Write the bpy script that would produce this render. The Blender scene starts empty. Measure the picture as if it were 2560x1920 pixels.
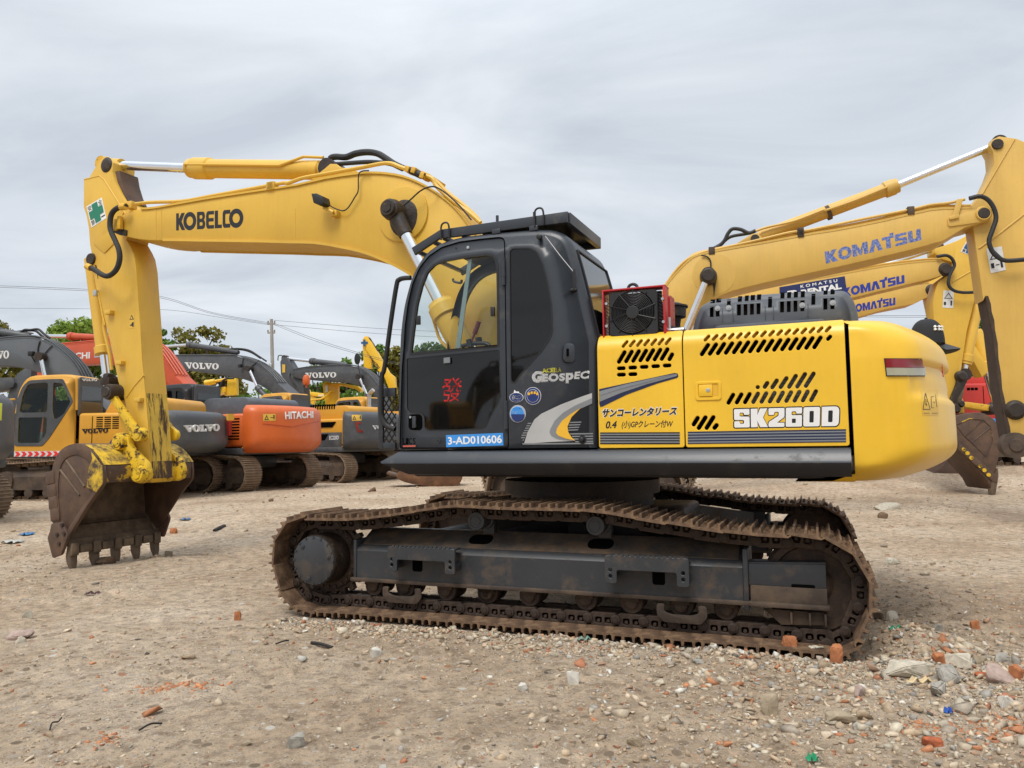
import bpy, bmesh, math, random
import numpy as np
from mathutils import Vector, Matrix
S = bpy.context.scene
COL = S.collection
# ------------------------------------------------------------------ camera
FOC = 1923.0                                   # focal length in pixels of a 2560 x 1920 frame
CAMH, PITCH, ROLL = 1.391, math.radians(4.456), math.radians(-0.692)
cd = bpy.data.cameras.new('camera'); cd.sensor_width = 36.0; cd.lens = 36.0*FOC/2560.0
cd.clip_start = 0.05; cd.clip_end = 5000.0
cam = bpy.data.objects.new('camera', cd); COL.objects.link(cam)
cam.matrix_world = Matrix.Translation((0, 0, CAMH)) @ Matrix.Rotation(math.pi/2+PITCH, 4, 'X') @ Matrix.Rotation(ROLL, 4, 'Z')
S.camera = cam
CM = cam.matrix_world.to_3x3(); CP = Vector((0, 0, CAMH))
# ------------------------------------------------------------------ sky, sun, exposure
SUN_EL, SUN_AZ = math.radians(58), math.radians(205)   # azimuth clockwise from +Y
W = bpy.data.worlds.new("World"); S.world = W; W.use_nodes = True
wn, wl = W.node_tree.nodes, W.node_tree.links; wn.clear()
wo = wn.new('ShaderNodeOutputWorld')
sky = wn.new('ShaderNodeTexSky'); sky.sky_type = 'NISHITA'; sky.sun_disc = False
sky.sun_elevation = SUN_EL; sky.sun_rotation = SUN_AZ
b1 = wn.new('ShaderNodeBackground'); b1.inputs[1].default_value = 0.05
wl.new(sky.outputs[0], b1.inputs[0])
tc = wn.new('ShaderNodeTexCoord'); sp = wn.new('ShaderNodeSeparateXYZ'); wl.new(tc.outputs['Generated'], sp.inputs[0])
# cloud deck: direction projected on a flat layer, so clouds foreshorten towards the horizon
ad = wn.new('ShaderNodeMath'); ad.operation = 'ADD'; ad.inputs[1].default_value = 0.22; wl.new(sp.outputs[2], ad.inputs[0])
mx = wn.new('ShaderNodeMath'); mx.operation = 'MAXIMUM'; mx.inputs[1].default_value = 0.06; wl.new(ad.outputs[0], mx.inputs[0])
dvx = wn.new('ShaderNodeMath'); dvx.operation = 'DIVIDE'; wl.new(sp.outputs[0], dvx.inputs[0]); wl.new(mx.outputs[0], dvx.inputs[1])
dvy = wn.new('ShaderNodeMath'); dvy.operation = 'DIVIDE'; wl.new(sp.outputs[1], dvy.inputs[0]); wl.new(mx.outputs[0], dvy.inputs[1])
cb = wn.new('ShaderNodeCombineXYZ'); wl.new(dvx.outputs[0], cb.inputs[0]); wl.new(dvy.outputs[0], cb.inputs[1])
mp = wn.new('ShaderNodeMapping'); mp.inputs['Rotation'].default_value = (0, 0, 0.9); mp.inputs['Scale'].default_value = (0.75, 1.25, 1); wl.new(cb.outputs[0], mp.inputs[0])
n1 = wn.new('ShaderNodeTexNoise'); n1.inputs['Scale'].default_value = 1.5; n1.inputs['Detail'].default_value = 8; n1.inputs['Roughness'].default_value = 0.55; n1.inputs['Distortion'].default_value = 0.6
wl.new(mp.outputs[0], n1.inputs[0])
cr = wn.new('ShaderNodeValToRGB'); e = cr.color_ramp.elements
e[0].position = 0.36; e[0].color = (0.465, 0.51, 0.572, 1); e[1].position = 0.66; e[1].color = (0.66, 0.695, 0.735, 1)
wl.new(n1.outputs[0], cr.inputs[0])
# overcast sky: brighter towards the zenith
gr = wn.new('ShaderNodeMapRange'); gr.inputs[1].default_value = 0.45; gr.inputs[2].default_value = 0.95; gr.inputs[3].default_value = 1.0; gr.inputs[4].default_value = 2.1
wl.new(sp.outputs[2], gr.inputs[0])
b2 = wn.new('ShaderNodeBackground'); wl.new(cr.outputs[0], b2.inputs[0]); wl.new(gr.outputs[0], b2.inputs[1])
ms = wn.new('ShaderNodeMixShader'); ms.inputs[0].default_value = 0.93
wl.new(b1.outputs[0], ms.inputs[1]); wl.new(b2.outputs[0], ms.inputs[2]); wl.new(ms.outputs[0], wo.inputs[0])
sl = bpy.data.lights.new('sun', 'SUN'); sl.energy = 1.9; sl.angle = math.radians(25); sl.color = (1, 0.95, 0.88)
so = bpy.data.objects.new('sun', sl); COL.objects.link(so)
so.rotation_euler = (math.pi/2-SUN_EL, 0, -SUN_AZ+math.pi); so.location = (-10, -20, 30)
S.view_settings.view_transform = 'Standard'; S.view_settings.look = 'None'; S.view_settings.gamma = 1.0
S.view_settings.exposure = 0.40
S.cycles.max_bounces = 8; S.cycles.transparent_max_bounces = 16
S.cycles.use_denoising = True
# ------------------------------------------------------------------ pixel rays and frames
REG = dict(A=(100, 350), B=(640, 350), C=(940, 500), D=(940, 820), E=(1480, 680), F=(1920, 300), G=(1920, 740), H=(0, 780),
           I=(440, 780), J=(640, 1180), K=(1080, 1180), L=(1620, 1180), M=(1920, 1440), O=(0, 1440), Q=(1600, 500))
def px(r, x, y):
    if r == 'N': return (80+x/3.95, 1020+y/3.95)
    if r == 'S': return (x, y)
    if r == 'V': return (x*2560/2212, y*1920/1659)
    return (REG[r][0]+x/3.456, REG[r][1]+y/3.456)
def ray(p): return CM @ Vector(((p[0]-1280)/FOC, -(p[1]-960)/FOC, -1))
def hit(p, o, n):
    d = ray(p); n = Vector(n); return CP + d*((Vector(o)-CP).dot(n)/d.dot(n))
def atY(p, Y):
    d = ray(p); return CP + d*(Y/d.y)
class Frame:
    def __init__(s, x, y, rot, z=0.0):
        s.o = Vector((x, y, z)); s.rot = rot; s.m = Matrix.Translation(s.o) @ Matrix.Rotation(rot, 4, 'Z'); s.mi = s.m.inverted()
    def L(s, p, y):                              # image point on the plane local y = const -> (x, z)
        n = s.m.to_3x3() @ Vector((0, 1, 0)); q = s.mi @ hit(p, s.m @ Vector((0, y, 0)), n); return (q.x, q.z)
    def LX(s, p, x):                             # on the plane local x = const -> (y, z)
        n = s.m.to_3x3() @ Vector((1, 0, 0)); q = s.mi @ hit(p, s.m @ Vector((x, 0, 0)), n); return (q.y, q.z)
    def LZ(s, p, z):
        q = s.mi @ hit(p, s.m @ Vector((0, 0, z)), (0, 0, 1)); return (q.x, q.y)
    def pts(s, r, y, *c):                        # polygon: region letter, plane y, then x,y pairs (a letter switches the region)
        out = []; i = 0
        while i < len(c):
            if isinstance(c[i], str): r = c[i]; i += 1; continue
            out.append(s.L(px(r, c[i], c[i+1]), y)); i += 2
        return out
    def p3(s, r, y, *c): return [Vector((x, y, z)) for x, z in s.pts(r, y, *c)]
# ------------------------------------------------------------------ objects
def obj(name, me, mat, parent=None, angle=32, label=None):
    o = bpy.data.objects.new(name, me); COL.objects.link(o)
    if mat is not None:
        for m in (mat if isinstance(mat, (list, tuple)) else [mat]): me.materials.append(m)
    if parent is not None: o.parent = parent
    if label: o['label'] = label
    return o
def tag(o, label=None, cat=None, group=None, kind=None):
    if label: o['label'] = label
    if cat: o['category'] = cat
    if group: o['group'] = group
    if kind: o['kind'] = kind
    return o
def thing(name, label, cat, loc=(0, 0, 0), rz=0.0, group=None):
    o = bpy.data.objects.new(name, None); COL.objects.link(o); o.empty_display_size = 0.3
    o.location = loc; o.rotation_euler = (0, 0, rz)
    return tag(o, label, cat, group)
def copy_tree(o, parent=None):
    c = o.copy(); COL.objects.link(c)
    if parent is not None: c.parent = parent
    for ch in list(o.children): copy_tree(ch, c)
    return c
# ------------------------------------------------------------------ mesh collector
def smoothpath(P, n=8, closed=False):
    P = [Vector(p) for p in P]; out = []; N = len(P)
    R = range(N if closed else N-1)
    for i in R:
        a = P[(i-1) % N] if (closed or i > 0) else P[0]*2-P[1]
        b = P[i]; c = P[(i+1) % N]
        d = P[(i+2) % N] if (closed or i+2 < N) else P[-1]*2-P[-2]
        for k in range(n):
            t = k/n
            out.append(0.5*((2*b)+(c-a)*t+(2*a-5*b+4*c-d)*t*t+(3*b-a-3*c+d)*t**3))
    if not closed: out.append(P[-1])
    return out
def sm2(P, n=5, closed=False):
    return [(v.x, v.y) for v in smoothpath([(p[0], p[1], 0) for p in P], n, closed)]
def rrect(x0, z0, x1, z1, r, n=5):
    out = []
    for cx, cz, a in ((x1-r, z1-r, 0), (x0+r, z1-r, 90), (x0+r, z0+r, 180), (x1-r, z0+r, 270)):
        for k in range(n+1):
            t = math.radians(a+90*k/n); out.append((cx+r*math.cos(t), cz+r*math.sin(t)))
    return out
def roundpoly(P, r, n=4):
    out = []; N = len(P)
    for i in range(N):
        a, b, c = Vector(P[i-1]).to_2d(), Vector(P[i]).to_2d(), Vector(P[(i+1) % N]).to_2d()
        u = (a-b); w = (c-b); d = min(r, u.length*0.45, w.length*0.45)
        p, q = b+u.normalized()*d, b+w.normalized()*d
        for k in range(n+1):
            t = k/n; s = (1-t)**2*p+2*t*(1-t)*b+t*t*q; out.append((s.x, s.y))
    return out
def circ(cx, cz, r, n=24, ph=0): return [(cx+r*math.cos(2*math.pi*k/n+ph), cz+r*math.sin(2*math.pi*k/n+ph)) for k in range(n)]
class MB:
    def __init__(s, tf=None): s.bm = bmesh.new(); s.tf = tf
    def v(s, p): return s.bm.verts.new(p)
    def face(s, vs):
        try: return s.bm.faces.new(vs)
        except ValueError: return None
    def bev(s, edges, b, seg=2):
        if b > 0 and edges: bmesh.ops.bevel(s.bm, geom=list(edges), offset=b, segments=seg, affect='EDGES', clamp_overlap=True, profile=0.5)
        return s
    def prism(s, P, y0, y1, b=0, seg=2, axis='y'):
        if axis == 'y': f = lambda p, t: (p[0], t, p[1])
        elif axis == 'x': f = lambda p, t: (t, p[0], p[1])
        else: f = lambda p, t: (p[0], p[1], t)
        A = [s.v(f(p, y0)) for p in P]; B = [s.v(f(p, y1)) for p in P]
        F = [s.face(A), s.face(list(reversed(B)))]
        for i in range(len(P)):
            j = (i+1) % len(P); F.append(s.face([A[i], B[i], B[j], A[j]]))
        F = [x for x in F if x]
        bmesh.ops.recalc_face_normals(s.bm, faces=F)
        if b > 0:
            E = set()
            for x in F[:2]:
                E.update(x.edges)
            s.bev(E, b, seg)
        return s
    def box(s, c, d, b=0, rot=None, seg=2):
        M = Matrix.Translation(c) @ (rot.to_4x4() if rot is not None else Matrix.Identity(4)) @ Matrix.Diagonal((d[0], d[1], d[2], 1))
        r = bmesh.ops.create_cube(s.bm, size=1, matrix=M)
        if b > 0: s.bev({e for v in r['verts'] for e in v.link_edges}, b, seg)
        return s
    def cyl(s, a, c, r, r2=None, n=24, b=0):
        a, c = Vector(a), Vector(c); d = c-a; r2 = r if r2 is None else r2
        M = Matrix.Translation((a+c)/2) @ d.to_track_quat('Z', 'Y').to_matrix().to_4x4()
        q = bmesh.ops.create_cone(s.bm, cap_ends=True, cap_tris=False, segments=n, radius1=r, radius2=r2, depth=d.length, matrix=M)
        if b > 0:
            E = {e for v in q['verts'] for e in v.link_edges if sum(len(f.verts) > 4 for f in e.link_faces) == 1}
            s.bev(E, b, 2)
        return s
    def lathe(s, a, ax, prof, n=32):             # prof: (distance along axis, radius)
        a = Vector(a); ax = Vector(ax).normalized(); q = ax.to_track_quat('Z', 'Y').to_matrix()
        rings = []
        for h, r in prof:
            rings.append([s.v(a+ax*h+q @ Vector((r*math.cos(2*math.pi*k/n), r*math.sin(2*math.pi*k/n), 0))) for k in range(n)])
        F = []
        for A, B in zip(rings, rings[1:]):
            for k in range(n): F.append(s.face([A[k], A[(k+1) % n], B[(k+1) % n], B[k]]))
        F.append(s.face(list(reversed(rings[0])))); F.append(s.face(rings[-1]))
        bmesh.ops.recalc_face_normals(s.bm, faces=[f for f in F if f]); return s
    def tube(s, P, r, n=10, cap=True, closed=False):
        P = [Vector(p) for p in P]; N = len(P); rings = []; up = None
        for i in range(N):
            t = (P[(i+1) % N]-P[i-1]) if closed else (P[min(i+1, N-1)]-P[max(i-1, 0)])
            if t.length < 1e-9: t = Vector((0, 0, 1))
            t.normalize()
            if up is None: up = t.orthogonal().normalized()
            up = (up-t*up.dot(t)); up = up.normalized() if up.length > 1e-6 else t.orthogonal().normalized()
            w = t.cross(up); rr = r[i] if isinstance(r, (list, tuple)) else r
            rings.append([s.v(P[i]+(up*math.cos(2*math.pi*k/n)+w*math.sin(2*math.pi*k/n))*rr) for k in range(n)])
        F = []
        R = list(zip(rings, rings[1:]))+([(rings[-1], rings[0])] if closed else [])
        for A, B in R:
            for k in range(n): F.append(s.face([A[k], B[k], B[(k+1) % n], A[(k+1) % n]]))
        if cap and not closed: F.append(s.face(rings[0])); F.append(s.face(list(reversed(rings[-1]))))
        bmesh.ops.recalc_face_normals(s.bm, faces=[f for f in F if f])
        return s
    def grid(s, rows, closed=False):             # rows of points -> quads
        V = [[s.v(p) for p in r] for r in rows]; F = []
        for A, B in zip(V, V[1:]):
            n = len(A)
            for k in range(n if closed else n-1): F.append(s.face([A[k], A[(k+1) % n], B[(k+1) % n], B[k]]))
        s.last = V
        bmesh.ops.recalc_face_normals(s.bm, faces=[f for f in F if f]); return s
    def holes(s, outer, holes, y0, y1, b=0):     # plate with real openings
        me = platemesh(outer, holes, y0, y1, b); s.bm.from_mesh(me); bpy.data.meshes.remove(me); return s
    def quadplate(s, P4, th):                    # thin plate from four 3-D corners, th along its normal
        a = [Vector(p) for p in P4]; n = (a[1]-a[0]).cross(a[3]-a[0]).normalized()
        A = [s.v(p) for p in a]; B = [s.v(p+n*th) for p in a]; F = [s.face(A), s.face(list(reversed(B)))]
        for i in range(len(a)): F.append(s.face([A[i], A[(i+1) % len(a)], B[(i+1) % len(a)], B[i]]))
        bmesh.ops.recalc_face_normals(s.bm, faces=[f for f in F if f]); return s
    def mesh(s, name, angle=32):
        if s.tf is not None: s.bm.transform(s.tf)
        me = bpy.data.meshes.new(name); s.bm.to_mesh(me); s.bm.free()
        me.polygons.foreach_set('use_smooth', [True]*len(me.polygons)); me.set_sharp_from_angle(angle=math.radians(angle)); return me
    def out(s, name, mat, parent=None, angle=32, label=None): return obj(name, s.mesh(name, angle), mat, parent, label=label)
def poffset(P, d):                               # move a ring along its vertex normals (positive = to the left of travel)
    out = []; N = len(P)
    for i in range(N):
        p = Vector(P[i]); u = (p-Vector(P[i-1])); w = (Vector(P[(i+1) % N])-p)
        u = u.normalized() if u.length > 1e-9 else w.normalized(); w = w.normalized() if w.length > 1e-9 else u
        n = Vector((-u.y-w.y, u.x+w.x)); n = n.normalized() if n.length > 1e-6 else Vector((-u.y, u.x))
        c = max(0.5, n.dot(Vector((-u.y, u.x)))); q = p+n*(d/c); out.append((q.x, q.y))
    return out
def area2(P): return sum(P[i-1][0]*P[i][1]-P[i][0]*P[i-1][1] for i in range(len(P)))
def inpoly(x, y, P):
    c = False
    for i in range(len(P)):
        (x0, y0), (x1, y1) = P[i-1], P[i]
        if (y0 > y) != (y1 > y) and x < (x1-x0)*(y-y0)/(y1-y0)+x0: c = not c
    return c
from mathutils.geometry import delaunay_2d_cdt
def platemesh(outer, holes, y0, y1, b=0):
    """plate in the xz plane with openings: front y0 (chamfer b), back y1"""
    rings = []
    for k, P in enumerate([outer]+list(holes)):
        P = [(p[0], p[1]) for p in P]; P = [p for i, p in enumerate(P) if math.hypot(p[0]-P[i-1][0], p[1]-P[i-1][1]) > 1e-6]
        ccw = area2(P) > 0
        if ccw != (k == 0): P.reverse()            # outer ring counter-clockwise, openings clockwise
        rings.append(P)
    bm = bmesh.new()
    def fill(RR, y, flip):
        vs = []; ed = []
        for P in RR:
            n0 = len(vs); vs += [Vector(p) for p in P]; ed += [(n0+i, n0+(i+1) % len(P)) for i in range(len(P))]
        ov, oe, of, a_, b_, c_ = delaunay_2d_cdt(vs, ed, [], 0, 1e-7)
        V = [bm.verts.new((p.x, y, p.y)) for p in ov]
        for f in of:
            c = ((ov[f[0]]+ov[f[1]]+ov[f[2]])/3)
            if not inpoly(c.x, c.y, RR[0]) or any(inpoly(c.x, c.y, P) for P in RR[1:]): continue
            try: bm.faces.new([V[i] for i in (f if not flip else reversed(f))])
            except ValueError: pass
    thin = abs(y1-y0) < 1e-9
    front = [poffset(P, b) for P in rings] if b > 0 else rings
    fill(front, y0, False)
    if not thin:
        fill(rings, y1, True)
        for P, Q in zip(rings, front):
            lay = [[(q[0], y0, q[1]) for q in Q]]+([[(p[0], y0+math.copysign(b, y1-y0), p[1]) for p in P]] if b > 0 else [])+[[(p[0], y1, p[1]) for p in P]]
            V = [[bm.verts.new(p) for p in L_] for L_ in lay]
            for A, B in zip(V, V[1:]):
                for i in range(len(A)): bm.faces.new([A[i], B[i], B[(i+1) % len(A)], A[(i+1) % len(A)]])
        bmesh.ops.remove_doubles(bm, verts=bm.verts[:], dist=1e-6)
        bmesh.ops.recalc_face_normals(bm, faces=bm.faces[:])
    me = bpy.data.meshes.new('plate'); bm.to_mesh(me); bm.free(); return me
def textmesh(body, bold=0.0, shear=0.0, space=1.0):
    """outline of the built-in font, thickened ring by ring and filled by winding number"""
    c = bpy.data.curves.new('text', 'FONT'); c.body = body; c.shear = shear; c.space_character = space
    o = bpy.data.objects.new('text', c); COL.objects.link(o); cu = o.to_curve(bpy.context.evaluated_depsgraph_get()); R = []
    for sp_ in cu.splines:
        B = sp_.bezier_points; P = []
        for i in range(len(B)):
            p0, p1, p2, p3 = B[i].co, B[i].handle_right, B[(i+1) % len(B)].handle_left, B[(i+1) % len(B)].co
            st = (p1-p0).length < 1e-6 and (p3-p2).length < 1e-6
            d0, d1 = (p1-p0), (p3-p0)
            if not st and d0.cross(d1).length < 1e-6 and (p3-p2).cross(d1).length < 1e-6: st = True
            for k in range(1 if st else 4):
                t = k/4; q = p0*(1-t)**3+p1*3*t*(1-t)**2+p2*3*t*t*(1-t)+p3*t**3; P.append((q.x, q.y))
        P = [p for i, p in enumerate(P) if math.hypot(p[0]-P[i-1][0], p[1]-P[i-1][1]) > 1e-4]
        if len(P) > 2: R.append(P)
    bpy.data.objects.remove(o); bpy.data.curves.remove(c)
    big = max(R, key=lambda P: abs(area2(P))); sg = 1 if area2(big) > 0 else -1
    if sg < 0: R = [list(reversed(P)) for P in R]
    if bold: R = [poffset(P, -bold) for P in R]
    BB = [(min(p[0] for p in P), max(p[0] for p in P), min(p[1] for p in P), max(p[1] for p in P), 1 if area2(P) > 0 else -1) for P in R]
    vs, ed = [], []
    for P in R:
        n0 = len(vs); vs += [Vector(p) for p in P]; ed += [(n0+i, n0+(i+1) % len(P)) for i in range(len(P))]
    ov, oe, of, _a, _b, _c = delaunay_2d_cdt(vs, ed, [], 0, 1e-6); F = []
    for f in of:
        m = (ov[f[0]]+ov[f[1]]+ov[f[2]])/3; w = 0
        for P, (xa, xb, ya, yb, s_) in zip(R, BB):
            if xa <= m.x <= xb and ya <= m.y <= yb and inpoly(m.x, m.y, P): w += s_
        if w > 0: F.append(tuple(f))
    me = bpy.data.meshes.new('text'); me.from_pydata([(v.x, v.y, 0) for v in ov], [], F); me.update(); return me
def letters(body, Q, mat, parent, th=0.003, bold=0.0, shear=0.0, space=1.0, name='lettering', mesh=None):
    """flat raised letters filling the 3-D quad Q (top left, top right, bottom right, bottom left)"""
    me = mesh or textmesh(body, bold, shear, space)
    n = len(me.vertices); co = np.empty(n*3); me.vertices.foreach_get('co', co); co = co.reshape(-1, 3)
    lo, hi = co.min(0), co.max(0); u = (co[:, 0]-lo[0])/(hi[0]-lo[0]); v = (co[:, 1]-lo[1])/(hi[1]-lo[1])
    tl, tr, br, bl = [np.array(q) for q in Q]
    P = (bl*((1-u)*(1-v))[:, None]+br*(u*(1-v))[:, None]+tr*(u*v)[:, None]+tl*((1-u)*v)[:, None])
    nn = np.cross(tr-tl, bl-tl); nn = -nn/np.linalg.norm(nn)   # towards the reader
    bm = bmesh.new(); bm.from_mesh(me); bpy.data.meshes.remove(me)
    bm.verts.ensure_lookup_table()
    for i, w in enumerate(bm.verts): w.co = P[i]
    F = bm.faces[:]; r = bmesh.ops.extrude_face_region(bm, geom=F)
    for g in r['geom']:
        if isinstance(g, bmesh.types.BMVert): g.co -= Vector(nn)*th
    bmesh.ops.recalc_face_normals(bm, faces=bm.faces[:])
    m = bpy.data.meshes.new(name); bm.to_mesh(m); bm.free()
    return obj(name, m, mat, parent)
def polyletters(shapes):                         # hand-drawn capitals in a unit box -> flat mesh, shapes: list of (outer, holes)
    bm = bmesh.new()
    for o_, h_ in shapes:
        me = platemesh(o_, h_, 0, 0, 0); bm.from_mesh(me); bpy.data.meshes.remove(me)
    me = bpy.data.meshes.new('l')
    for v_ in bm.verts: v_.co = (v_.co.x, v_.co.z, 0)
    bm.to_mesh(me); bm.free(); return me
# ------------------------------------------------------------------ materials
def nodes(name):
    m = bpy.data.materials.new(name); m.use_nodes = True; nt = m.node_tree
    return m, nt, nt.nodes, nt.links, nt.nodes['Principled BSDF']
def C4(c): return (c[0], c[1], c[2], 1)
def paint(name, col, rough=0.4, metal=0.0, var=0.12, vscale=3.0, dirt=None, dthr=0.62, dscale=5.0, dsoft=0.06, bump=0.0, bscale=60, coat=0.0, streak=0.0, spec=0.5, fade=None, dst=None):
    m, nt, N, L, P = nodes(name)
    t = N.new('ShaderNodeTexCoord')
    n = N.new('ShaderNodeTexNoise'); n.inputs['Scale'].default_value = vscale; n.inputs['Detail'].default_value = 7; n.inputs['Roughness'].default_value = 0.62
    L.new(t.outputs['Object'], n.inputs[0])
    r = N.new('ShaderNodeValToRGB'); el = r.color_ramp.elements
    el[0].position = 0.3; el[0].color = C4([c*(1-var) for c in col]); el[1].position = 0.7; el[1].color = C4(fade if fade else [min(1, c*(1+var*0.7)) for c in col])
    L.new(n.outputs[0], r.inputs[0]); out = r.outputs[0]
    if streak > 0:                               # rain streaks run down the sheet
        mpn = N.new('ShaderNodeMapping'); mpn.inputs['Scale'].default_value = (9, 9, 0.7); L.new(t.outputs['Object'], mpn.inputs[0])
        s_ = N.new('ShaderNodeTexNoise'); s_.inputs['Scale'].default_value = 3.0; s_.inputs['Detail'].default_value = 4; L.new(mpn.outputs[0], s_.inputs[0])
        sr = N.new('ShaderNodeMapRange'); sr.inputs[1].default_value = 0.45; sr.inputs[2].default_value = 0.75; sr.inputs[3].default_value = 0; sr.inputs[4].default_value = streak; L.new(s_.outputs[0], sr.inputs[0])
        mx_ = N.new('ShaderNodeMixRGB'); mx_.inputs[2].default_value = C4([c*0.55+0.02 for c in col]); L.new(sr.outputs[0], mx_.inputs[0]); L.new(out, mx_.inputs[1]); out = mx_.outputs[0]
    if dirt is not None:
        d = N.new('ShaderNodeTexNoise'); d.inputs['Scale'].default_value = dscale; d.inputs['Detail'].default_value = 9; d.inputs['Roughness'].default_value = 0.7
        if dst: mpd = N.new('ShaderNodeMapping'); mpd.inputs['Scale'].default_value = dst; L.new(t.outputs['Object'], mpd.inputs[0]); L.new(mpd.outputs[0], d.inputs[0])
        else: L.new(t.outputs['Object'], d.inputs[0])
        q = N.new('ShaderNodeMapRange'); q.inputs[1].default_value = dthr-dsoft; q.inputs[2].default_value = dthr+dsoft; L.new(d.outputs[0], q.inputs[0])
        mx2 = N.new('ShaderNodeMixRGB'); mx2.inputs[2].default_value = C4(dirt); L.new(q.outputs[0], mx2.inputs[0]); L.new(out, mx2.inputs[1]); out = mx2.outputs[0]
        rr = N.new('ShaderNodeMapRange'); rr.inputs[3].default_value = rough; rr.inputs[4].default_value = min(0.95, rough+0.4); L.new(q.outputs[0], rr.inputs[0]); L.new(rr.outputs[0], P.inputs['Roughness'])
    else:
        rr = N.new('ShaderNodeMapRange'); rr.inputs[3].default_value = rough*0.8; rr.inputs[4].default_value = min(1, rough*1.25); L.new(n.outputs[0], rr.inputs[0]); L.new(rr.outputs[0], P.inputs['Roughness'])
    L.new(out, P.inputs['Base Color']); P.inputs['Metallic'].default_value = metal
    P.inputs['Specular IOR Level'].default_value = spec
    if coat: P.inputs['Coat Weight'].default_value = coat; P.inputs['Coat Roughness'].default_value = 0.12
    if bump:
        bn = N.new('ShaderNodeTexNoise'); bn.inputs['Scale'].default_value = bscale; bn.inputs['Detail'].default_value = 6; L.new(t.outputs['Object'], bn.inputs[0])
        bb = N.new('ShaderNodeBump'); bb.inputs['Strength'].default_value = bump; bb.inputs['Distance'].default_value = 0.01; L.new(bn.outputs[0], bb.inputs['Height']); L.new(bb.outputs[0], P.inputs['Normal'])
    return m
def glass(name, tint=(0.5, 0.58, 0.56), alpha=0.55):
    m, nt, N, L, P = nodes(name)
    N.remove(P); o = N['Material Output']
    tr = N.new('ShaderNodeBsdfTransparent'); tr.inputs[0].default_value = C4(tint)
    gl = N.new('ShaderNodeBsdfGlossy'); gl.inputs['Roughness'].default_value = 0.02
    lw = N.new('ShaderNodeLayerWeight'); lw.inputs[0].default_value = 0.5; pw_ = N.new('ShaderNodeMath'); pw_.operation = 'POWER'; pw_.inputs[1].default_value = 4.0; L.new(lw.outputs['Facing'], pw_.inputs[0])
    fr = N.new('ShaderNodeMath'); fr.operation = 'MULTIPLY_ADD'; fr.inputs[1].default_value = 0.6; fr.inputs[2].default_value = 0.025; L.new(pw_.outputs[0], fr.inputs[0])
    mxx = N.new('ShaderNodeMixShader'); L.new(fr.outputs[0], mxx.inputs[0]); L.new(tr.outputs[0], mxx.inputs[1]); L.new(gl.outputs[0], mxx.inputs[2]); L.new(mxx.outputs[0], o.inputs[0])
    return m
RUST = (0.045, 0.022, 0.012)
YEL = paint('yellow_paint', (0.80, 0.485, 0.028), 0.36, var=0.10, vscale=1.3, streak=0.07, coat=0.07, dirt=(0.42, 0.22, 0.03), dthr=0.78, dscale=9, dsoft=0.03, bump=0.015, bscale=25)
YELA = paint('yellow_arm_paint', (0.68, 0.415, 0.05), 0.45, var=0.10, vscale=1.1, dirt=(0.16, 0.08, 0.02), dthr=0.74, dscale=14, dsoft=0.02, streak=0.10, bump=0.02, bscale=30)
YELW = paint('worn_yellow_paint', (0.72, 0.46, 0.02), 0.55, var=0.18, vscale=4, dirt=RUST, dthr=0.55, dscale=11, dsoft=0.05, bump=0.15, bscale=40)
YELS = paint('scratched_yellow_paint', (0.70, 0.40, 0.03), 0.5, var=0.14, vscale=2.5, dirt=(0.07, 0.03, 0.012), dthr=0.63, dscale=7, dsoft=0.025, bump=0.05, bscale=35, streak=0.35)
YELK = paint('faded_yellow_paint', (0.64, 0.40, 0.085), 0.5, var=0.13, vscale=0.9, dirt=(0.12, 0.05, 0.02), dthr=0.735, dscale=12, dsoft=0.02, streak=0.12, bump=0.02, bscale=30)
YELV = paint('amber_yellow_paint', (0.62, 0.30, 0.025), 0.45, var=0.12, vscale=1.5, dirt=(0.12, 0.06, 0.02), dthr=0.73, dscale=10, dsoft=0.03, streak=0.12)
CHAR = paint('charcoal_paint', (0.027, 0.032, 0.040), 0.38, var=0.12, vscale=2.0, dirt=(0.07, 0.066, 0.06), dthr=0.66, dscale=6, dsoft=0.1, bump=0.03, bscale=180, coat=0.08)
CHARU = paint('undercarriage_paint', (0.032, 0.035, 0.040), 0.45, var=0.18, vscale=2.5, dirt=(0.10, 0.068, 0.042), dthr=0.63, dscale=6, dsoft=0.12, bump=0.08, bscale=90, streak=0.25)
DUSTY = paint('dusty_frame_top', (0.055, 0.046, 0.038), 0.8, var=0.4, vscale=6, dirt=(0.14, 0.085, 0.045), dthr=0.56, dscale=7, dsoft=0.14, bump=0.12, bscale=60)
BLK = paint('black_plastic', (0.012, 0.012, 0.013), 0.5, var=0.2)
VOID = paint('dark_interior', (0.004, 0.004, 0.004), 0.9, var=0.2, spec=0.0)  # near-black without sheen; on opening plates it stands for the shade inside
YELX = paint('scraped_yellow_paint', (0.64, 0.42, 0.05), 0.55, var=0.2, vscale=3, dirt=(0.075, 0.042, 0.022), dthr=0.53, dscale=9, dsoft=0.04, dst=(1.6, 1.6, 0.16), bump=0.1, bscale=30)
RUB = paint('rubber_hose', (0.016, 0.016, 0.017), 0.6, var=0.25, vscale=8, dirt=(0.06, 0.055, 0.05), dthr=0.66, dscale=12, dsoft=0.1)
GREASE = paint('greasy_steel', (0.028, 0.018, 0.012), 0.55, var=0.5, vscale=9, dirt=(0.09, 0.06, 0.03), dthr=0.62, dscale=14, dsoft=0.06, bump=0.4, bscale=50)
STEEL = paint('rusty_track_steel', (0.115, 0.066, 0.038), 0.66, metal=0.08, var=0.4, vscale=6, dirt=(0.27, 0.168, 0.092), dthr=0.53, dscale=9, dsoft=0.12, bump=0.25, bscale=60)
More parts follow.
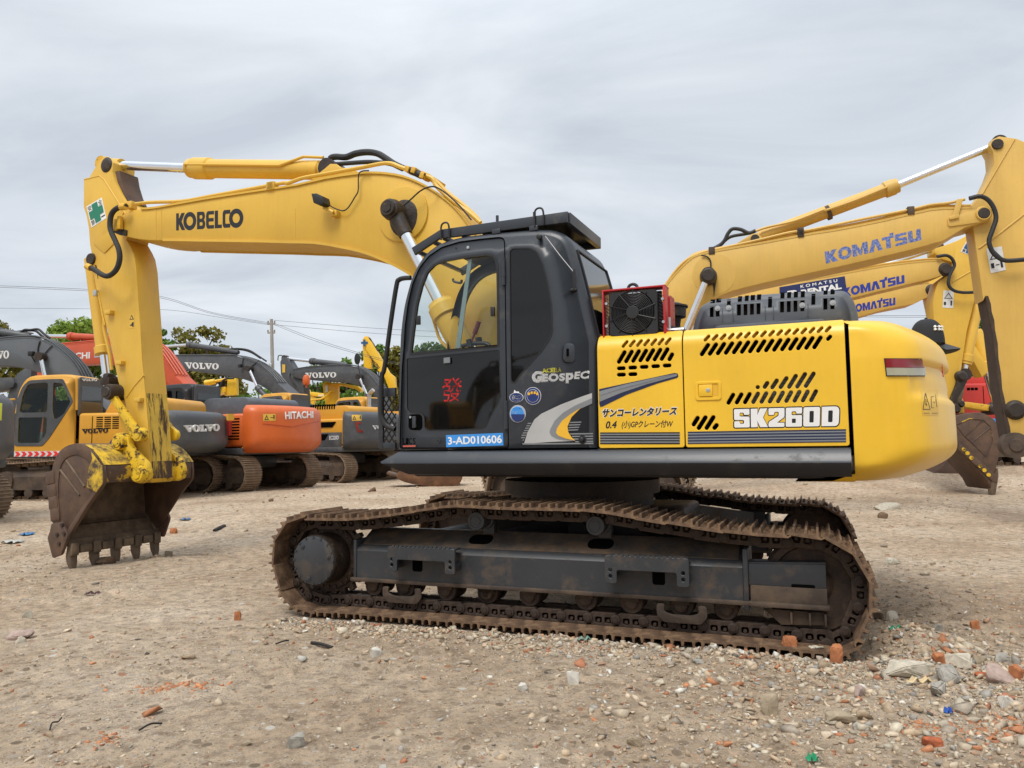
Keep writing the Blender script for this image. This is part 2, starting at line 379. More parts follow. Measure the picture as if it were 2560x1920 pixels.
LINK = paint('rusty_link_steel', (0.046, 0.027, 0.018), 0.65, metal=0.08, var=0.4, vscale=8, dirt=(0.10, 0.065, 0.04), dthr=0.60, dscale=12, dsoft=0.1, bump=0.3, bscale=60)
BKT = paint('worn_bucket_steel', (0.088, 0.051, 0.034), 0.6, metal=0.08, var=0.35, vscale=4, dirt=(0.15, 0.088, 0.052), dthr=0.58, dscale=6, dsoft=0.14, bump=0.2, bscale=40, streak=0.3)
BKTY = paint('bucket_steel_with_yellow_remains', (0.080, 0.047, 0.032), 0.6, metal=0.08, var=0.35, vscale=4, dirt=(0.62, 0.40, 0.03), dthr=0.60, dscale=4, dsoft=0.03, bump=0.2, bscale=40)
BKTIN = paint('lightened_muddy_steel', (0.175, 0.125, 0.08), 0.8, var=0.35, vscale=3, dirt=(0.045, 0.032, 0.024), dthr=0.55, dscale=4, dsoft=0.15, bump=0.2, bscale=40)  # tone lifted to put the light reaching into the bucket into the colour
CHROME = paint('chrome_rod', (0.78, 0.79, 0.80), 0.12, metal=1.0, var=0.05, vscale=6)
HOODG = paint('grey_plastic_hood', (0.085, 0.095, 0.11), 0.5, var=0.12, vscale=3, dirt=(0.13, 0.135, 0.14), dthr=0.62, dscale=7, dsoft=0.1, bump=0.04, bscale=120)
REDP = paint('red_bracket_paint', (0.46, 0.02, 0.024), 0.35, var=0.12, coat=0.1)
DGLASS = paint('dark_tinted_glass', (0.005, 0.0045, 0.004), 0.03, var=0.1, spec=0.5)
RGLASS = paint('grey_reflecting_glass', (0.030, 0.034, 0.036), 0.06, var=0.2, spec=0.9)
GLASS = glass('clear_tinted_glass', (0.95, 0.975, 0.965))
WHITE = paint('white_vinyl', (0.78, 0.78, 0.76), 0.45, var=0.05)
WHITED = paint('weathered_white_vinyl', (0.66, 0.66, 0.64), 0.55, var=0.12, vscale=20)
BLACKV = paint('black_vinyl', (0.012, 0.012, 0.015), 0.4, var=0.1)
NAVYV = paint('navy_vinyl', (0.010, 0.018, 0.06), 0.4, var=0.1)
GREYV = paint('grey_vinyl', (0.20, 0.215, 0.235), 0.4, var=0.05)
SILV = paint('silver_vinyl', (0.48, 0.48, 0.47), 0.35, metal=0.3, var=0.08)
SILD = paint('dark_silver_vinyl', (0.24, 0.25, 0.26), 0.35, metal=0.3, var=0.08)
GOLDV = paint('golden_vinyl', (0.75, 0.42, 0.03), 0.4, var=0.1)
BLUEV = paint('bright_blue_vinyl', (0.045, 0.27, 0.70), 0.4, var=0.06)
DBLUEV = paint('deep_blue_vinyl', (0.012, 0.03, 0.14), 0.4, var=0.1)
KBLUE = paint('scratched_blue_vinyl', (0.06, 0.10, 0.34), 0.5, var=0.35, vscale=6, dirt=(0.40, 0.43, 0.50), dthr=0.58, dscale=30, dsoft=0.12)
KBLUE2 = paint('blue_vinyl', (0.018, 0.04, 0.32), 0.45, var=0.25, vscale=9, dirt=(0.42, 0.45, 0.52), dthr=0.70, dscale=22, dsoft=0.04)
GREENV = paint('green_vinyl', (0.012, 0.19, 0.11), 0.45, var=0.1)
TEALV = paint('teal_blue_vinyl', (0.015, 0.09, 0.22), 0.45, var=0.1)
REDV = paint('red_vinyl', (0.78, 0.025, 0.025), 0.4, var=0.1)
REDL = paint('red_lamp_lens', (0.22, 0.012, 0.018), 0.1, var=0.1, coat=0.4)
CLRL = paint('pale_lamp_lens', (0.36, 0.35, 0.25), 0.12, var=0.1, coat=0.4)
SIGNY = paint('yellow_warning_vinyl', (0.70, 0.44, 0.06), 0.45, var=0.08)
VGREY = paint('dark_grey_machine_paint', (0.062, 0.066, 0.072), 0.45, var=0.18, vscale=1.5, dirt=(0.10, 0.10, 0.095), dthr=0.60, dscale=4, dsoft=0.12, streak=0.2)
VGREYL = paint('grey_boom_paint', (0.095, 0.105, 0.115), 0.45, var=0.15, vscale=1.5, dirt=(0.14, 0.13, 0.115), dthr=0.66, dscale=5, dsoft=0.1, streak=0.15)
ORANGE = paint('orange_machine_paint', (0.60, 0.115, 0.018), 0.42, var=0.14, vscale=1.4, dirt=(0.30, 0.08, 0.03), dthr=0.70, dscale=7, dsoft=0.06, coat=0.1)
ORRED = paint('orange_red_boom_paint', (0.50, 0.070, 0.018), 0.45, var=0.14, vscale=1.4, dirt=(0.18, 0.05, 0.03), dthr=0.70, dscale=9, dsoft=0.06)
REDM = paint('red_machine_paint', (0.52, 0.032, 0.020), 0.4, var=0.12, vscale=1.4)
MUDTRK = paint('muddy_track_steel', (0.18, 0.122, 0.078), 0.75, var=0.4, vscale=4, dirt=(0.28, 0.20, 0.13), dthr=0.52, dscale=6, dsoft=0.15, bump=0.3, bscale=30)
MUDF = paint('muddy_frame', (0.050, 0.034, 0.025), 0.75, var=0.4, vscale=3, dirt=(0.13, 0.088, 0.055), dthr=0.58, dscale=4, dsoft=0.15, bump=0.2, bscale=30)
ZINC = paint('zinc_fitting', (0.55, 0.55, 0.54), 0.3, metal=0.8, var=0.15)

YELZ = paint('rust_streaked_end', (0.60, 0.38, 0.04), 0.55, var=0.2, vscale=3, dirt=(0.07, 0.040, 0.024), dthr=0.42, dscale=9, dsoft=0.06, dst=(1.6, 1.6, 0.25), bump=0.1, bscale=30)
BKTW = paint('worn_corner_paint', (0.66, 0.43, 0.03), 0.55, var=0.2, vscale=5, dirt=(0.075, 0.05, 0.036), dthr=0.50, dscale=7, dsoft=0.09, bump=0.15, bscale=40)
BGLASS = glass('greenish_clear_glass', (0.66, 0.76, 0.74))
# ------------------------------------------------------------------ main excavator: undercarriage
OX, OY = 0.642, 7.265
U = Frame(OX, OY, math.radians(-23.0)); T = Frame(OX, OY, math.radians(-21.4))
TR = Matrix.Rotation(T.rot-U.rot, 4, 'Z')
root = thing('tracked_excavator', 'large yellow excavator with charcoal cab and brown bucket resting on the rubble in the foreground', 'excavator', (OX, OY, 0), U.rot)
SY = -1.60                                       # outer edge of the near track shoes
loop_px = [('J', 335, 395), ('J', 600, 398), ('J', 860, 392), ('J', 1200, 352), ('J', 1580, 292), ('J', 1800, 276), ('K', 260, 282), ('K', 660, 302), ('K', 1080, 310), ('K', 1500, 332), ('K', 1740, 382), ('K', 1980, 420), ('K', 2212, 445),
           ('L', 360, 462), ('L', 600, 490), ('L', 860, 515), ('L', 1120, 536), ('L', 1420, 545), ('L', 1740, 660), ('L', 1890, 860), ('L', 1945, 1030), ('L', 1930, 1220), ('L', 1870, 1370), ('L', 1690, 1490)]
top = [T.L(px(*p), SY) for p in loop_px]
zb = 0.035
lead = [T.L(px('J', *p), SY) for p in ((300, 1110), (180, 950), (135, 740), (180, 540), (240, 460))]
lp = [(x, z) for x, z in top[:-1]]
xr = T.L(px('L', 1690, 1480), SY)[0]; xl = T.L(px('J', 330, 1135), SY)[0]
lp += [(xr+0.02, zb)]+[(xr+(xl-xr)*k/8, zb) for k in range(1, 8)]+[(xl, zb+0.01)]+[(lead[1][0], lead[1][1])]+lead[2:]
path = sm2(lp, 6, True)
def resample(P, n):
    P = [Vector(p) for p in P]; P.append(P[0]); d = [0]
    for a, b in zip(P, P[1:]): d.append(d[-1]+(b-a).length)
    out = []
    for k in range(n):
        s_ = d[-1]*k/n; i = max(j for j in range(len(d)-1) if d[j] <= s_); t = (s_-d[i])/max(1e-9, d[i+1]-d[i]); out.append(P[i].lerp(P[i+1], t))
    return out, d[-1]
_, tot = resample(path, 4); NS = min(50, max(40, round(tot/0.19)))
cl, tot = resample(path, NS)
def shoe_mesh():
    b = MB(); p = tot/NS                          # local: x along travel, y across, z outward; plate lies at z 0..-0.012
    prof = [(-p*0.54, -0.020), (-p*0.50, -0.008), (-p*0.42, -0.006), (-p*0.40, 0.030), (-p*0.34, 0.030), (-p*0.31, -0.004), (-p*0.06, -0.004), (-p*0.035, 0.026), (p*0.03, 0.026), (p*0.055, -0.004), (p*0.28, -0.004), (p*0.31, 0.028), (p*0.37, 0.028), (p*0.40, -0.006), (p*0.47, -0.012), (p*0.56, -0.004), (p*0.57, -0.012), (p*0.48, -0.024), (-p*0.45, -0.022)]
    b.prism(prof, -0.30, 0.30)
    for sx in (-0.04, 0.04):
        for sy in (-0.12, -0.06, 0.06, 0.12): b.cyl((sx*1.1, sy, -0.006), (sx*1.1, sy, 0.012), 0.013, n=6)
    return b.mesh('track_shoe')
def link_mesh():
    b = MB(); p = tot/NS
    for s_ in (-1, 1):
        y0, y1 = s_*0.075, s_*0.115
        b.holes([(-p*0.62, -0.055), (-p*0.62, -0.10), (-p*0.50, -0.118), (p*0.30, -0.118), (p*0.42, -0.105), (p*0.42, -0.05), (p*0.34, -0.022), (-p*0.48, -0.022)],
                [rrect(-p*0.40, -0.085, -p*0.14, -0.042, 0.012, 3), rrect(-p*0.04, -0.085, p*0.20, -0.042, 0.012, 3)], min(y0, y1), max(y0, y1), 0.003)
        b.cyl((-p*0.27, y1, -0.06), (-p*0.27, y1-s_*0.02, -0.06), 0.013, n=6); b.cyl((p*0.08, y1, -0.06), (p*0.08, y1-s_*0.02, -0.06), 0.013, n=6)
        b.cyl((p*0.46, s_*0.10, -0.075), (p*0.46, s_*0.128, -0.075), 0.036, n=16, b=0.004); b.cyl((p*0.46, s_*0.125, -0.075), (p*0.46, s_*0.136, -0.075), 0.02, n=12)
    b.cyl((p*0.46, -0.10, -0.075), (p*0.46, 0.10, -0.075), 0.026, n=12)
    return b.mesh('track_link')
SHOE, LINKM = shoe_mesh(), link_mesh(); SHOE.materials.append(STEEL); LINKM.materials.append(LINK)
def track(yc, name='crawler_track'):
    b = MB()                                      # the chain bushes: a thin continuous core so the chain is one part
    ctr = sum((Vector(c) for c in cl), Vector((0, 0)))/NS
    pts = []
    for i in range(NS):
        a, c = cl[i-1], cl[(i+1) % NS]; t = (c-a).normalized(); nrm = Vector((-t.y, t.x))
        if nrm.dot(cl[i]-ctr) < 0: nrm = -nrm
        q = cl[i]-nrm*0.075; pts.append((q.x, yc, q.y))
    b.tf = TR; b.tube(pts, 0.03, n=8, closed=True)
    chain = b.out(name, LINK, root)
    for i in range(NS):
        a, c = cl[i-1], cl[(i+1) % NS]; t = (c-a).normalized(); nrm = Vector((-t.y, t.x))
        if nrm.dot(cl[i]-ctr) < 0: nrm = -nrm
        X = Vector((t.x, 0, t.y)); Z = Vector((nrm.x, 0, nrm.y)); Y = Z.cross(X)
        M = Matrix((X, Y, Z)).transposed().to_4x4(); M.translation = Vector((cl[i].x, yc, cl[i].y))
        for nm, me in (('track_shoe', SHOE), ('track_link', LINKM)):
            o = bpy.data.objects.new(nm, me); COL.objects.link(o); o.parent = chain; o.matrix_local = TR @ M
    return chain
def TP(r, y, x, z): return T.L(px(r, x, z), y)
def tb(): return MB(tf=TR)
def side_frame(s):                               # s = -1 near side, +1 far side: the far one is the mirror image
    def Y(y): return y if s < 0 else -y
    YF = -1.46
    a = TP('J', YF, 870, 650); c = TP('L', YF, 815, 785); ab = TP('J', YF, 870, 925); cb_ = TP('L', YF, 815, 1095)
    ztop = (a[1]+c[1])/2; zbot = (ab[1]+cb_[1])/2; x0, x1 = a[0], c[0]
    b = tb()
    sec = [(Y(YF), zbot), (Y(YF), ztop-0.03), (Y(YF+0.015), ztop-0.008), (Y(YF+0.04), ztop+0.008), (Y(-1.20), ztop+0.13), (Y(-1.12), ztop+0.13), (Y(-1.12), zbot)]
    b.prism([(p[0], p[1]) for p in sec], x0, x1, axis='x')
    fr = b.out('track_frame', CHARU, root)
    b = tb(); b.prism([(Y(YF+0.05), ztop+0.016), (Y(-1.21), ztop+0.128), (Y(-1.21), ztop+0.133), (Y(YF+0.05), ztop+0.021)], x0+0.03, x1-0.03, axis='x'); b.out('frame_top_dirt', DUSTY, fr)
    b = tb(); b.box(((x0+x1)/2, Y(-1.30), zbot-0.014), (x1-x0+0.10, 0.36, 0.03), 0.006); b.out('bottom_flange', MUDF, fr)
    b = tb(); b.box((x0-0.012, Y(-1.30), (ztop+zbot)/2+0.01), (0.03, 0.34, ztop-zbot+0.10), 0.008); b.out('end_plate', CHARU, fr); b = tb(); b.box((x1+0.02, Y(-1.30), (ztop+zbot)/2+0.02), (0.035, 0.35, ztop-zbot+0.16), 0.008); b.out('end_plate', CHARU, fr)
    # idler guard at the rear
    g0 = TP('L', YF, 880, 800); g1 = TP('L', YF, 1535, 800); gb = TP('L', YF, 1535, 1010)
    b = tb(); b.prism([(x1+0.038, gb[1]), (g1[0], gb[1]), (g1[0], g1[1]+0.0), (x1+0.038, g0[1]+0.005)], Y(YF), Y(YF+0.03), 0.006)
    b.prism([(x1+0.038, g0[1]-0.01), (g1[0], g1[1]-0.01), (g1[0], g1[1]+0.012), (x1+0.038, g0[1]+0.016)], Y(YF+0.012), Y(-1.30), 0.004)
    gp = b.out('idler_guard', CHARU, fr)
    hb = TP('L', YF, 1550, 1190)
    b = tb(); b.box(((x1+0.05+g1[0])/2, Y(YF+0.02), (gb[1]+hb[1])/2), (g1[0]-x1-0.045, 0.05, gb[1]-hb[1]), 0.006); b.box(((x1+0.06+g1[0])/2, Y(YF-0.005), hb[1]+0.012), (g1[0]-x1-0.03, 0.06, 0.03), 0.005)
    d0 = TP('L', YF, 1000, 1190); d1 = TP('L', YF, 1150, 1330); d2 = TP('L', YF, 1550, 1335)
    b.prism([(d0[0], d0[1]), (d2[0], d0[1]), (d2[0], d2[1]), (d1[0], d1[1])], Y(YF+0.03), Y(YF+0.05), 0.003)
    for q in (1010, 1240, 1400, 1535):
        e_ = TP('L', YF, q, 1260); b.box((e_[0], Y(YF+0.012), (d0[1]+d2[1])/2+(0.02 if q < 1100 else 0)), (0.014, 0.05, (d0[1]-d2[1])*(0.6 if q < 1100 else 1)), 0.003)
    b.out('chain_guide', MUDF, fr)
    sl = TP('L', YF, 1340, 988); b = tb(); b.prism(rrect(sl[0]-0.075, sl[1]-0.012, sl[0]+0.075, sl[1]+0.012, 0.011, 4), Y(YF-0.0015), Y(YF+0.02)); b.out('adjuster_slot', VOID, fr)
    # square lightening holes: flat black plates, the shade inside put in as colour
    for q in (('J', 1395, 800), ('K', 1958, 907)):
        e_ = TP(q[0], YF, q[1], q[2]); b = tb(); b.prism(rrect(e_[0]-0.045, e_[1]-0.055, e_[0]+0.045, e_[1]+0.055, 0.018, 4), Y(YF-0.0018), Y(YF+0.02)); b.out('frame_opening', VOID, fr)
    for q in (('J', 1940, 596), ('K', 1455, 637)):
        e_ = TP(q[0], YF+0.14, q[1], q[2]); b = tb()
        pts = rrect(e_[0]-0.10, -0.055, e_[0]+0.10, 0.055, 0.05, 5)
        z0 = ztop+0.008+0.122*(0.13-0.04)/0.22
        Pn = [b.v((p, Y(YF+0.15+w), ztop+0.0215+(0.15-0.05+w)*0.112/0.20)) for p, w in pts]; b.face(Pn if s < 0 else list(reversed(Pn))); b.out('carrier_opening', VOID, fr)
    # steps
    for q in ((('J', 1135, 648), ('J', 1715, 662), ('J', 1740, 890)), (('K', 1490, 728), ('L', 350, 742), ('L', 355, 1000))):
        e0 = TP(q[0][0], -1.60, *q[0][1:]); e1 = TP(q[1][0], -1.60, *q[1][1:]); e2 = TP(q[2][0], -1.60, *q[2][1:])
        zt = (e0[1]+e1[1])/2; zl = e2[1]; xa, xb = e0[0], e1[0]
        O_ = roundpoly([(xa, zt), (xb, zt), (xb, zl), (xb-0.085, zl), (xb-0.085, zt-0.10), (xa+0.085, zt-0.10), (xa+0.085, zl), (xa, zl)], 0.018, 3)
        H_ = [circ(x_, z_, 0.014, 10) for x_ in (xa+0.04, xb-0.04) for z_ in (zt-0.10, zl+0.05)]
        b = tb(); ya, yb = Y(-1.60), Y(-1.575); b.holes(O_, H_, min(ya, yb), max(ya, yb), 0.003)
        b.box(((xa+xb)/2, Y(-1.52), zt-0.010), (xb-xa-0.02, 0.10, 0.016), 0.003)
        for k in range(14): b.box((xa+0.05+(xb-xa-0.1)*k/13, Y(-1.592), zt+0.004), (0.018, 0.02, 0.012))
        for x_ in (xa+0.035, xb-0.035): b.box((x_, Y(-1.518), (zt-0.1+zl)/2), (0.05, 0.11, zt-0.1-zl-0.03), 0.003)
        b.out('boarding_step', CHARU, fr)
    # carrier rollers
    for q in ((1900, 425, 'J'), (1410, 465, 'K')):
        e_ = TP(q[2], -1.44, q[0], q[1]); b = tb()
        b.lathe((e_[0], Y(-1.44), e_[1]), (0, Y(1.0), 0), [(0, 0.02), (0.0, 0.035), (0.004, 0.036), (0.004, 0.05), (0.0, 0.052), (0.0, 0.068), (0.012, 0.074), (0.05, 0.074), (0.055, 0.062), (0.16, 0.062), (0.165, 0.078), (0.19, 0.078)], 28)
        cr_ = b.out('carrier_roller', CHARU, fr); b = tb(); b.box((e_[0]+0.02, Y(-1.20), (e_[1]+ztop+0.05)/2), (0.10, 0.08, e_[1]-ztop), 0.01); b.out('roller_bracket', CHARU, fr)
    # lower rollers
    for q in (('J', 1000, 1005), ('J', 1270, 1020), ('J', 1630, 1050), ('J', 1985, 1080), ('K', 460, 1075), ('K', 830, 1100), ('K', 1320, 1130), ('K', 1715, 1150), ('K', 2150, 1185), ('L', 670, 1205)):
        e_ = TP(q[0], -1.42, q[1], q[2]); b = tb(); z_ = 0.235
        b.lathe((e_[0], Y(-1.42), z_), (0, Y(1.0), 0), [(0, 0.012), (0, 0.03), (0.008, 0.045), (0.03, 0.05), (0.03, 0.078), (0.04, 0.085), (0.06, 0.085), (0.06, 0.070), (0.18, 0.070), (0.18, 0.085), (0.24, 0.085)], 24)
        b.box((e_[0], Y(-1.40), z_+0.04), (0.13, 0.06, 0.06), 0.008)
        b.out('track_roller', LINK, fr)
    for q in ((('J', 1100, 985), ('J', 1430, 1145)), (('L', 75, 1130), ('L', 512, 1322))):
        e0 = TP(q[0][0], -1.46, *q[0][1:]); e1 = TP(q[1][0], -1.46, *q[1][1:]); xa, xb, zt, zl = e0[0], e1[0], e0[1], e1[1]; h_ = (zt-zl)
        O_ = roundpoly([(xa, zt), (xa+0.06, zt), (xa+0.05, zt-h_*0.4), (xa+0.10, zt-h_*0.55), (xb-0.10, zt-h_*0.55), (xb-0.05, zt-h_*0.4), (xb-0.06, zt), (xb, zt), (xb+0.005, zl+0.05), (xb-0.04, zl), (xa+0.05, zl), (xa, zl+0.05)], 0.02, 3)
        b = tb(); b.prism(O_, Y(-1.475), Y(-1.455), 0.004); b.out('roller_guard', MUDF, fr)
    # idler wheel
    e_ = TP('L', -1.33, 1425, 965)
    b = tb(); b.lathe((e_[0], Y(-1.40), e_[1]), (0, Y(1.0), 0), [(0.02, 0.02), (0.02, 0.10), (0.05, 0.13), (0.05, 0.25), (0.02, 0.262), (0.02, 0.30), (0.03, 0.312), (0.07, 0.312), (0.07, 0.325), (0.14, 0.325), (0.14, 0.30), (0.2, 0.30)], 56); b.out('idler_wheel', LINK, fr)
    # sprocket and final drive
    e_ = TP('J', -1.575, 500, 765)
    teeth = []
    for k in range(21):
        for da, r_ in ((-0.10, 0.30), (-0.05, 0.345), (0.05, 0.345), (0.10, 0.30)):
            A_ = 2*math.pi*k/21+da; teeth.append((e_[0]+r_*math.cos(A_), e_[1]+r_*math.sin(A_)))
    b = tb(); b.prism(teeth, Y(-1.33), Y(-1.27), 0.006); b.lathe((e_[0], Y(-1.355), e_[1]), (0, Y(1.0), 0), [(0, 0.2), (0, 0.27), (0.03, 0.275), (0.05, 0.275)], 40)
    for k in range(24):
        A_ = 2*math.pi*k/24; b.cyl((e_[0]+0.25*math.cos(A_), Y(-1.35), e_[1]+0.25*math.sin(A_)), (e_[0]+0.25*math.cos(A_), Y(-1.372), e_[1]+0.25*math.sin(A_)), 0.016, n=6)
    spk = b.out('sprocket', LINK, fr)
    b = tb(); b.lathe((e_[0], Y(-1.565), e_[1]), (0, Y(1.0), 0), [(0, 0.19), (0.0, 0.205), (0.03, 0.21), (0.05, 0.204), (0.10, 0.205), (0.14, 0.212), (0.22, 0.212)], 48); b.out('drive_housing', GREASE, fr)
    b = tb(); b.lathe((e_[0], Y(-1.583), e_[1]), (0, Y(1.0), 0), [(0, 0.01), (0, 0.190), (0.004, 0.198), (0.018, 0.200)], 48)
    for k in range(3):
        A_ = 0.25+2*math.pi*k/3; cx_, cz_ = e_[0]+0.155*math.cos(A_), e_[1]+0.155*math.sin(A_); b.cyl((cx_, Y(-1.590), cz_), (cx_, Y(-1.58), cz_), 0.020, n=16, b=0.002); b.cyl((cx_, Y(-1.596), cz_), (cx_, Y(-1.589), cz_), 0.010, n=6)
    for k in range(16):
        A_ = 2*math.pi*k/16; b.cyl((e_[0]+0.19*math.cos(A_), Y(-1.590), e_[1]+0.19*math.sin(A_)), (e_[0]+0.19*math.cos(A_), Y(-1.575), e_[1]+0.19*math.sin(A_)), 0.009, n=6)
    b.out('drive_cover', CHARU, fr)
    return fr
for s_ in (-1, 1):
    track(s_*1.30); side_frame(s_)
b = tb(); zc = 0.62
b.box((0.25, 0, zc), (1.5, 1.3, 0.42), 0.05)
for sx in (-1, 1):
    for sy in (-1, 1):
        A_ = [Vector((0.25+sx*0.45, sy*0.5, zc-0.2)), Vector((0.25+sx*0.45, sy*0.5, zc+0.21)), Vector((0.25+sx*0.05, sy*0.5, zc+0.21)), Vector((0.25+sx*0.05, sy*0.5, zc-0.2))]
        B_ = [Vector((0.25+sx*1.25, sy*1.16, zc-0.28)), Vector((0.25+sx*1.25, sy*1.16, zc+0.05)), Vector((0.25+sx*0.65, sy*1.16, zc+0.05)), Vector((0.25+sx*0.65, sy*1.16, zc-0.28))]
        b.grid([A_, B_], True)
b.out('undercarriage_frame', CHARU, root)
b = MB(); b.lathe((0, 0, 0.82), (0, 0, 1), [(0, 0.50), (0, 0.66), (0.12, 0.66), (0.12, 0.72), (0.24, 0.72), (0.24, 0.5)], 56); b.out('swing_bearing', GREASE, root)
# ------------------------------------------------------------------ upper structure
YS = -1.45
b = MB()
xt = U.L(px('D', 35, 1160), -1.53); xs = U.L(px('D', 195, 1058), -1.46); xb0 = U.L(px('D', 290, 1275), -1.44); xe = U.L(px('G', 715, 1310), -1.46)[0]; xe2 = xe
zt, zk, zl = xs[1]-0.005, xt[1], U.L(px('K', 1100, 30), -1.44)[1]
zt = (zt+U.L(px('G', 715, 1318), -1.46)[1])/2; zk = (zk+U.L(px('G', 715, 1440), -1.53)[1])/2
rows = []
for X_, in ((0,), (1,)):
    f_ = lambda a, c: a if X_ == 0 else c
    rows.append([Vector((f_(xs[0], xe), -1.40, zt+0.004)), Vector((f_(xs[0], xe), -1.462, zt)), Vector((f_(xs[0]-0.01, xe), -1.475, zt-0.012)), Vector((f_(xt[0], xe2), -1.525, zk+0.008)), Vector((f_(xt[0]+0.01, xe2), -1.528, zk-0.006)), Vector((f_(xb0[0]-0.02, xe2), -1.455, zl+0.01)), Vector((f_(xb0[0], xe2), -1.43, zl)), Vector((f_(xb0[0], xe2), -1.36, zl+0.01))])
b.grid(rows); V_ = b.last
b.face(V_[0]); b.face(list(reversed(V_[1]))); bmesh.ops.recalc_face_normals(b.bm, faces=b.bm.faces[:])
skirt = b.out('side_sill', CHAR, root, 40)
b = MB(); b.box((0.55, 0, 1.20), (3.2, 2.6, 0.14), 0.02); b.box((-0.55, 0.0, 1.2), (1.2, 1.1, 0.2), 0.02); b.out('revolving_frame', BLK, root); b = MB(); b.box((-0.2, -0.9, 1.285), (1.75, 1.0, 0.13), 0.01); b.out('cab_mount', BLK, root)
b = MB(); b.box((1.4, 0.05, 1.68), (2.0, 2.4, 0.80), 0.05); b.out('engine_bay', VOID, root)
b = MB(); b.box((-0.3, 0.85, 1.7), (1.5, 1.1, 0.9), 0.05); b.box((0.5, 0.95, 1.75), (0.9, 0.95, 0.8), 0.05); b.out('fuel_tank', CHAR, root)
# side doors with pressed slots, rolled over at the top
RB = 0.14
ZF = {}
def bent_s(p, zf):
    y = YS
    for _ in range(25):
        x, z = U.L(p, y)
        if z <= zf: return (x, z)
        ph = math.asin(min(0.999, (z-zf)/RB)); y = YS+RB*(1-math.cos(ph))
    return (x, zf+min(RB*ph, 0.138))
def bend(me_b, zf, inset=0.0):
    R_ = RB-inset
    for v in me_b.verts:
        if v.co.z > zf:
            d = v.co.y-YS; s_ = v.co.z-zf; ph = min(s_/RB, math.pi/2); ex = max(0, s_-RB*math.pi/2)
            r = RB-d; v.co.y = YS+RB-r*math.cos(ph)+ex; v.co.z = zf+r*math.sin(ph)
def slot(r, x0, y0, x1, y1, w, zf):               # slot from lower end to upper end (zoom pixels), width in zoom pixels
    pts = []; d = Vector((x1-x0, y1-y0)); d.normalize(); n = Vector((-d.y, d.x)); h = w/2
    for k in range(7):
        a = math.pi*k/6; q = Vector((x1, y1))-d*h+n*h*math.cos(a)+d*h*math.sin(a); pts.append(bent_s(px(r, q.x, q.y), zf))
    for k in range(7):
        a = math.pi*k/6; q = Vector((x0, y0))+d*h-n*h*math.cos(a)-d*h*math.sin(a); pts.append(bent_s(px(r, q.x, q.y), zf))
    return pts
def side_door(xa, xb, zlow, zf, arc, slots, name, label=None):
    me = platemesh(roundpoly([(xa, zlow), (xb, zlow), (xb, zf+arc), (xa, zf+arc)], 0.02, 3), slots, YS, YS+0.012, 0.003)
    bm = bmesh.new(); bm.from_mesh(me); bpy.data.meshes.remove(me)
    for k in range(0, 13):
        bmesh.ops.bisect_plane(bm, geom=bm.verts[:]+bm.edges[:]+bm.faces[:], plane_co=(0, 0, zf+arc*k/12-1e-4), plane_no=(0, 0, 1))
    class _: pass
    bend(bm, zf); bmesh.ops.recalc_face_normals(bm, faces=bm.faces[:])
    m = bpy.data.meshes.new(name); bm.to_mesh(m); bm.free(); m.polygons.foreach_set('use_smooth', [True]*len(m.polygons)); m.set_sharp_from_angle(angle=math.radians(35))
    o = obj(name, m, YEL, root, label=label)
    g = MB(); R_ = RB-0.05                        # inner skin seen through the top slots
    g.grid([[Vector((x_, YS+RB-R_*math.cos(a_), zf+0.03+R_*math.sin(a_))) for a_ in [math.pi/2*k/8 for k in range(9)]] for x_ in (xa+0.03, xb-0.03)]); g.out('inner_skin', YELS, o)
    return o
zdl = U.L(px('E', 60, 1518), YS)[1]; zdl2 = U.L(px('E', 2205, 1508), YS)[1]; zdl = (zdl+zdl2)/2
d1a, d1b = U.L(px('E', 50, 1000), YS)[0], U.L(px('E', 786, 1000), YS)[0]
d2a, d2b = U.L(px('E', 796, 1000), YS)[0], U.L(px('E', 2204, 1000), YS)[0]
zf1 = U.L(px('E', 420, 668), YS)[1]; zf2 = U.L(px('E', 1500, 596), YS)[1]; zfm = (zf1+zf2)/2
S1 = [slot('E', 222+i*61.7, 792-i*4.2, 290+i*61.7, 678-i*4.2, 36, zfm) for i in range(7)]+[slot('E', 660, 770, 700, 697, 36, zfm)]
S1 += [slot('E', 260+i*62, 652-i*4, 310+i*62, 590-i*4, 26, zfm) for i in range(7)]
S1 += [slot('E', 214+i*99, 834-i*6, 290+i*99, 831-i*6, 34, zfm) for i in range(5)]+[slot('E', 214+i*99, 889-i*4, 292+i*99, 886-i*4, 34, zfm) for i in range(2)]
S2 = [slot('E', 938+i*69.5, 726-i*4.3, 1012+i*69.5, 616-i*4.6, 37, zfm) for i in range(15)]+[slot('E', 2028, 592, 2070, 546, 34, zfm)]
S2 += [slot('E', 968+i*69.8, 597-i*5.2, 1018+i*69.8, 543-i*5.2, 28, zfm) for i in range(16)]
S2 += [slot('E', 1170+i*71.5, 1146-i*2.2, 1228+i*71.5, 1046-i*3.0, 36, zfm) for i in range(11)]
S2 += [slot('E', 1414, 1000, 1450, 992, 35, zfm)]+[slot('E', x0, y0, x1, y1, 36, zfm) for x0, y0, x1, y1 in ((1482, 1008, 1524, 946), (1548, 1012, 1606, 924), (1620, 1010, 1690, 904), (1694, 1008, 1770, 884), (1764, 1006, 1850, 868), (1838, 1000, 1924, 864))]
S2 += [slot('E', x0, y0, x1, y1, 38, zfm) for x0, y0, x1, y1 in ((868, 1334, 922, 1246), (912, 1364, 990, 1242), (980, 1364, 1058, 1240), (1046, 1362, 1088, 1310))]
door1 = side_door(d1a, d1b, zdl, zfm, 0.155, S1, 'side_door')
door2 = side_door(d2a, d2b, zdl, zfm, 0.155, S2, 'side_door')
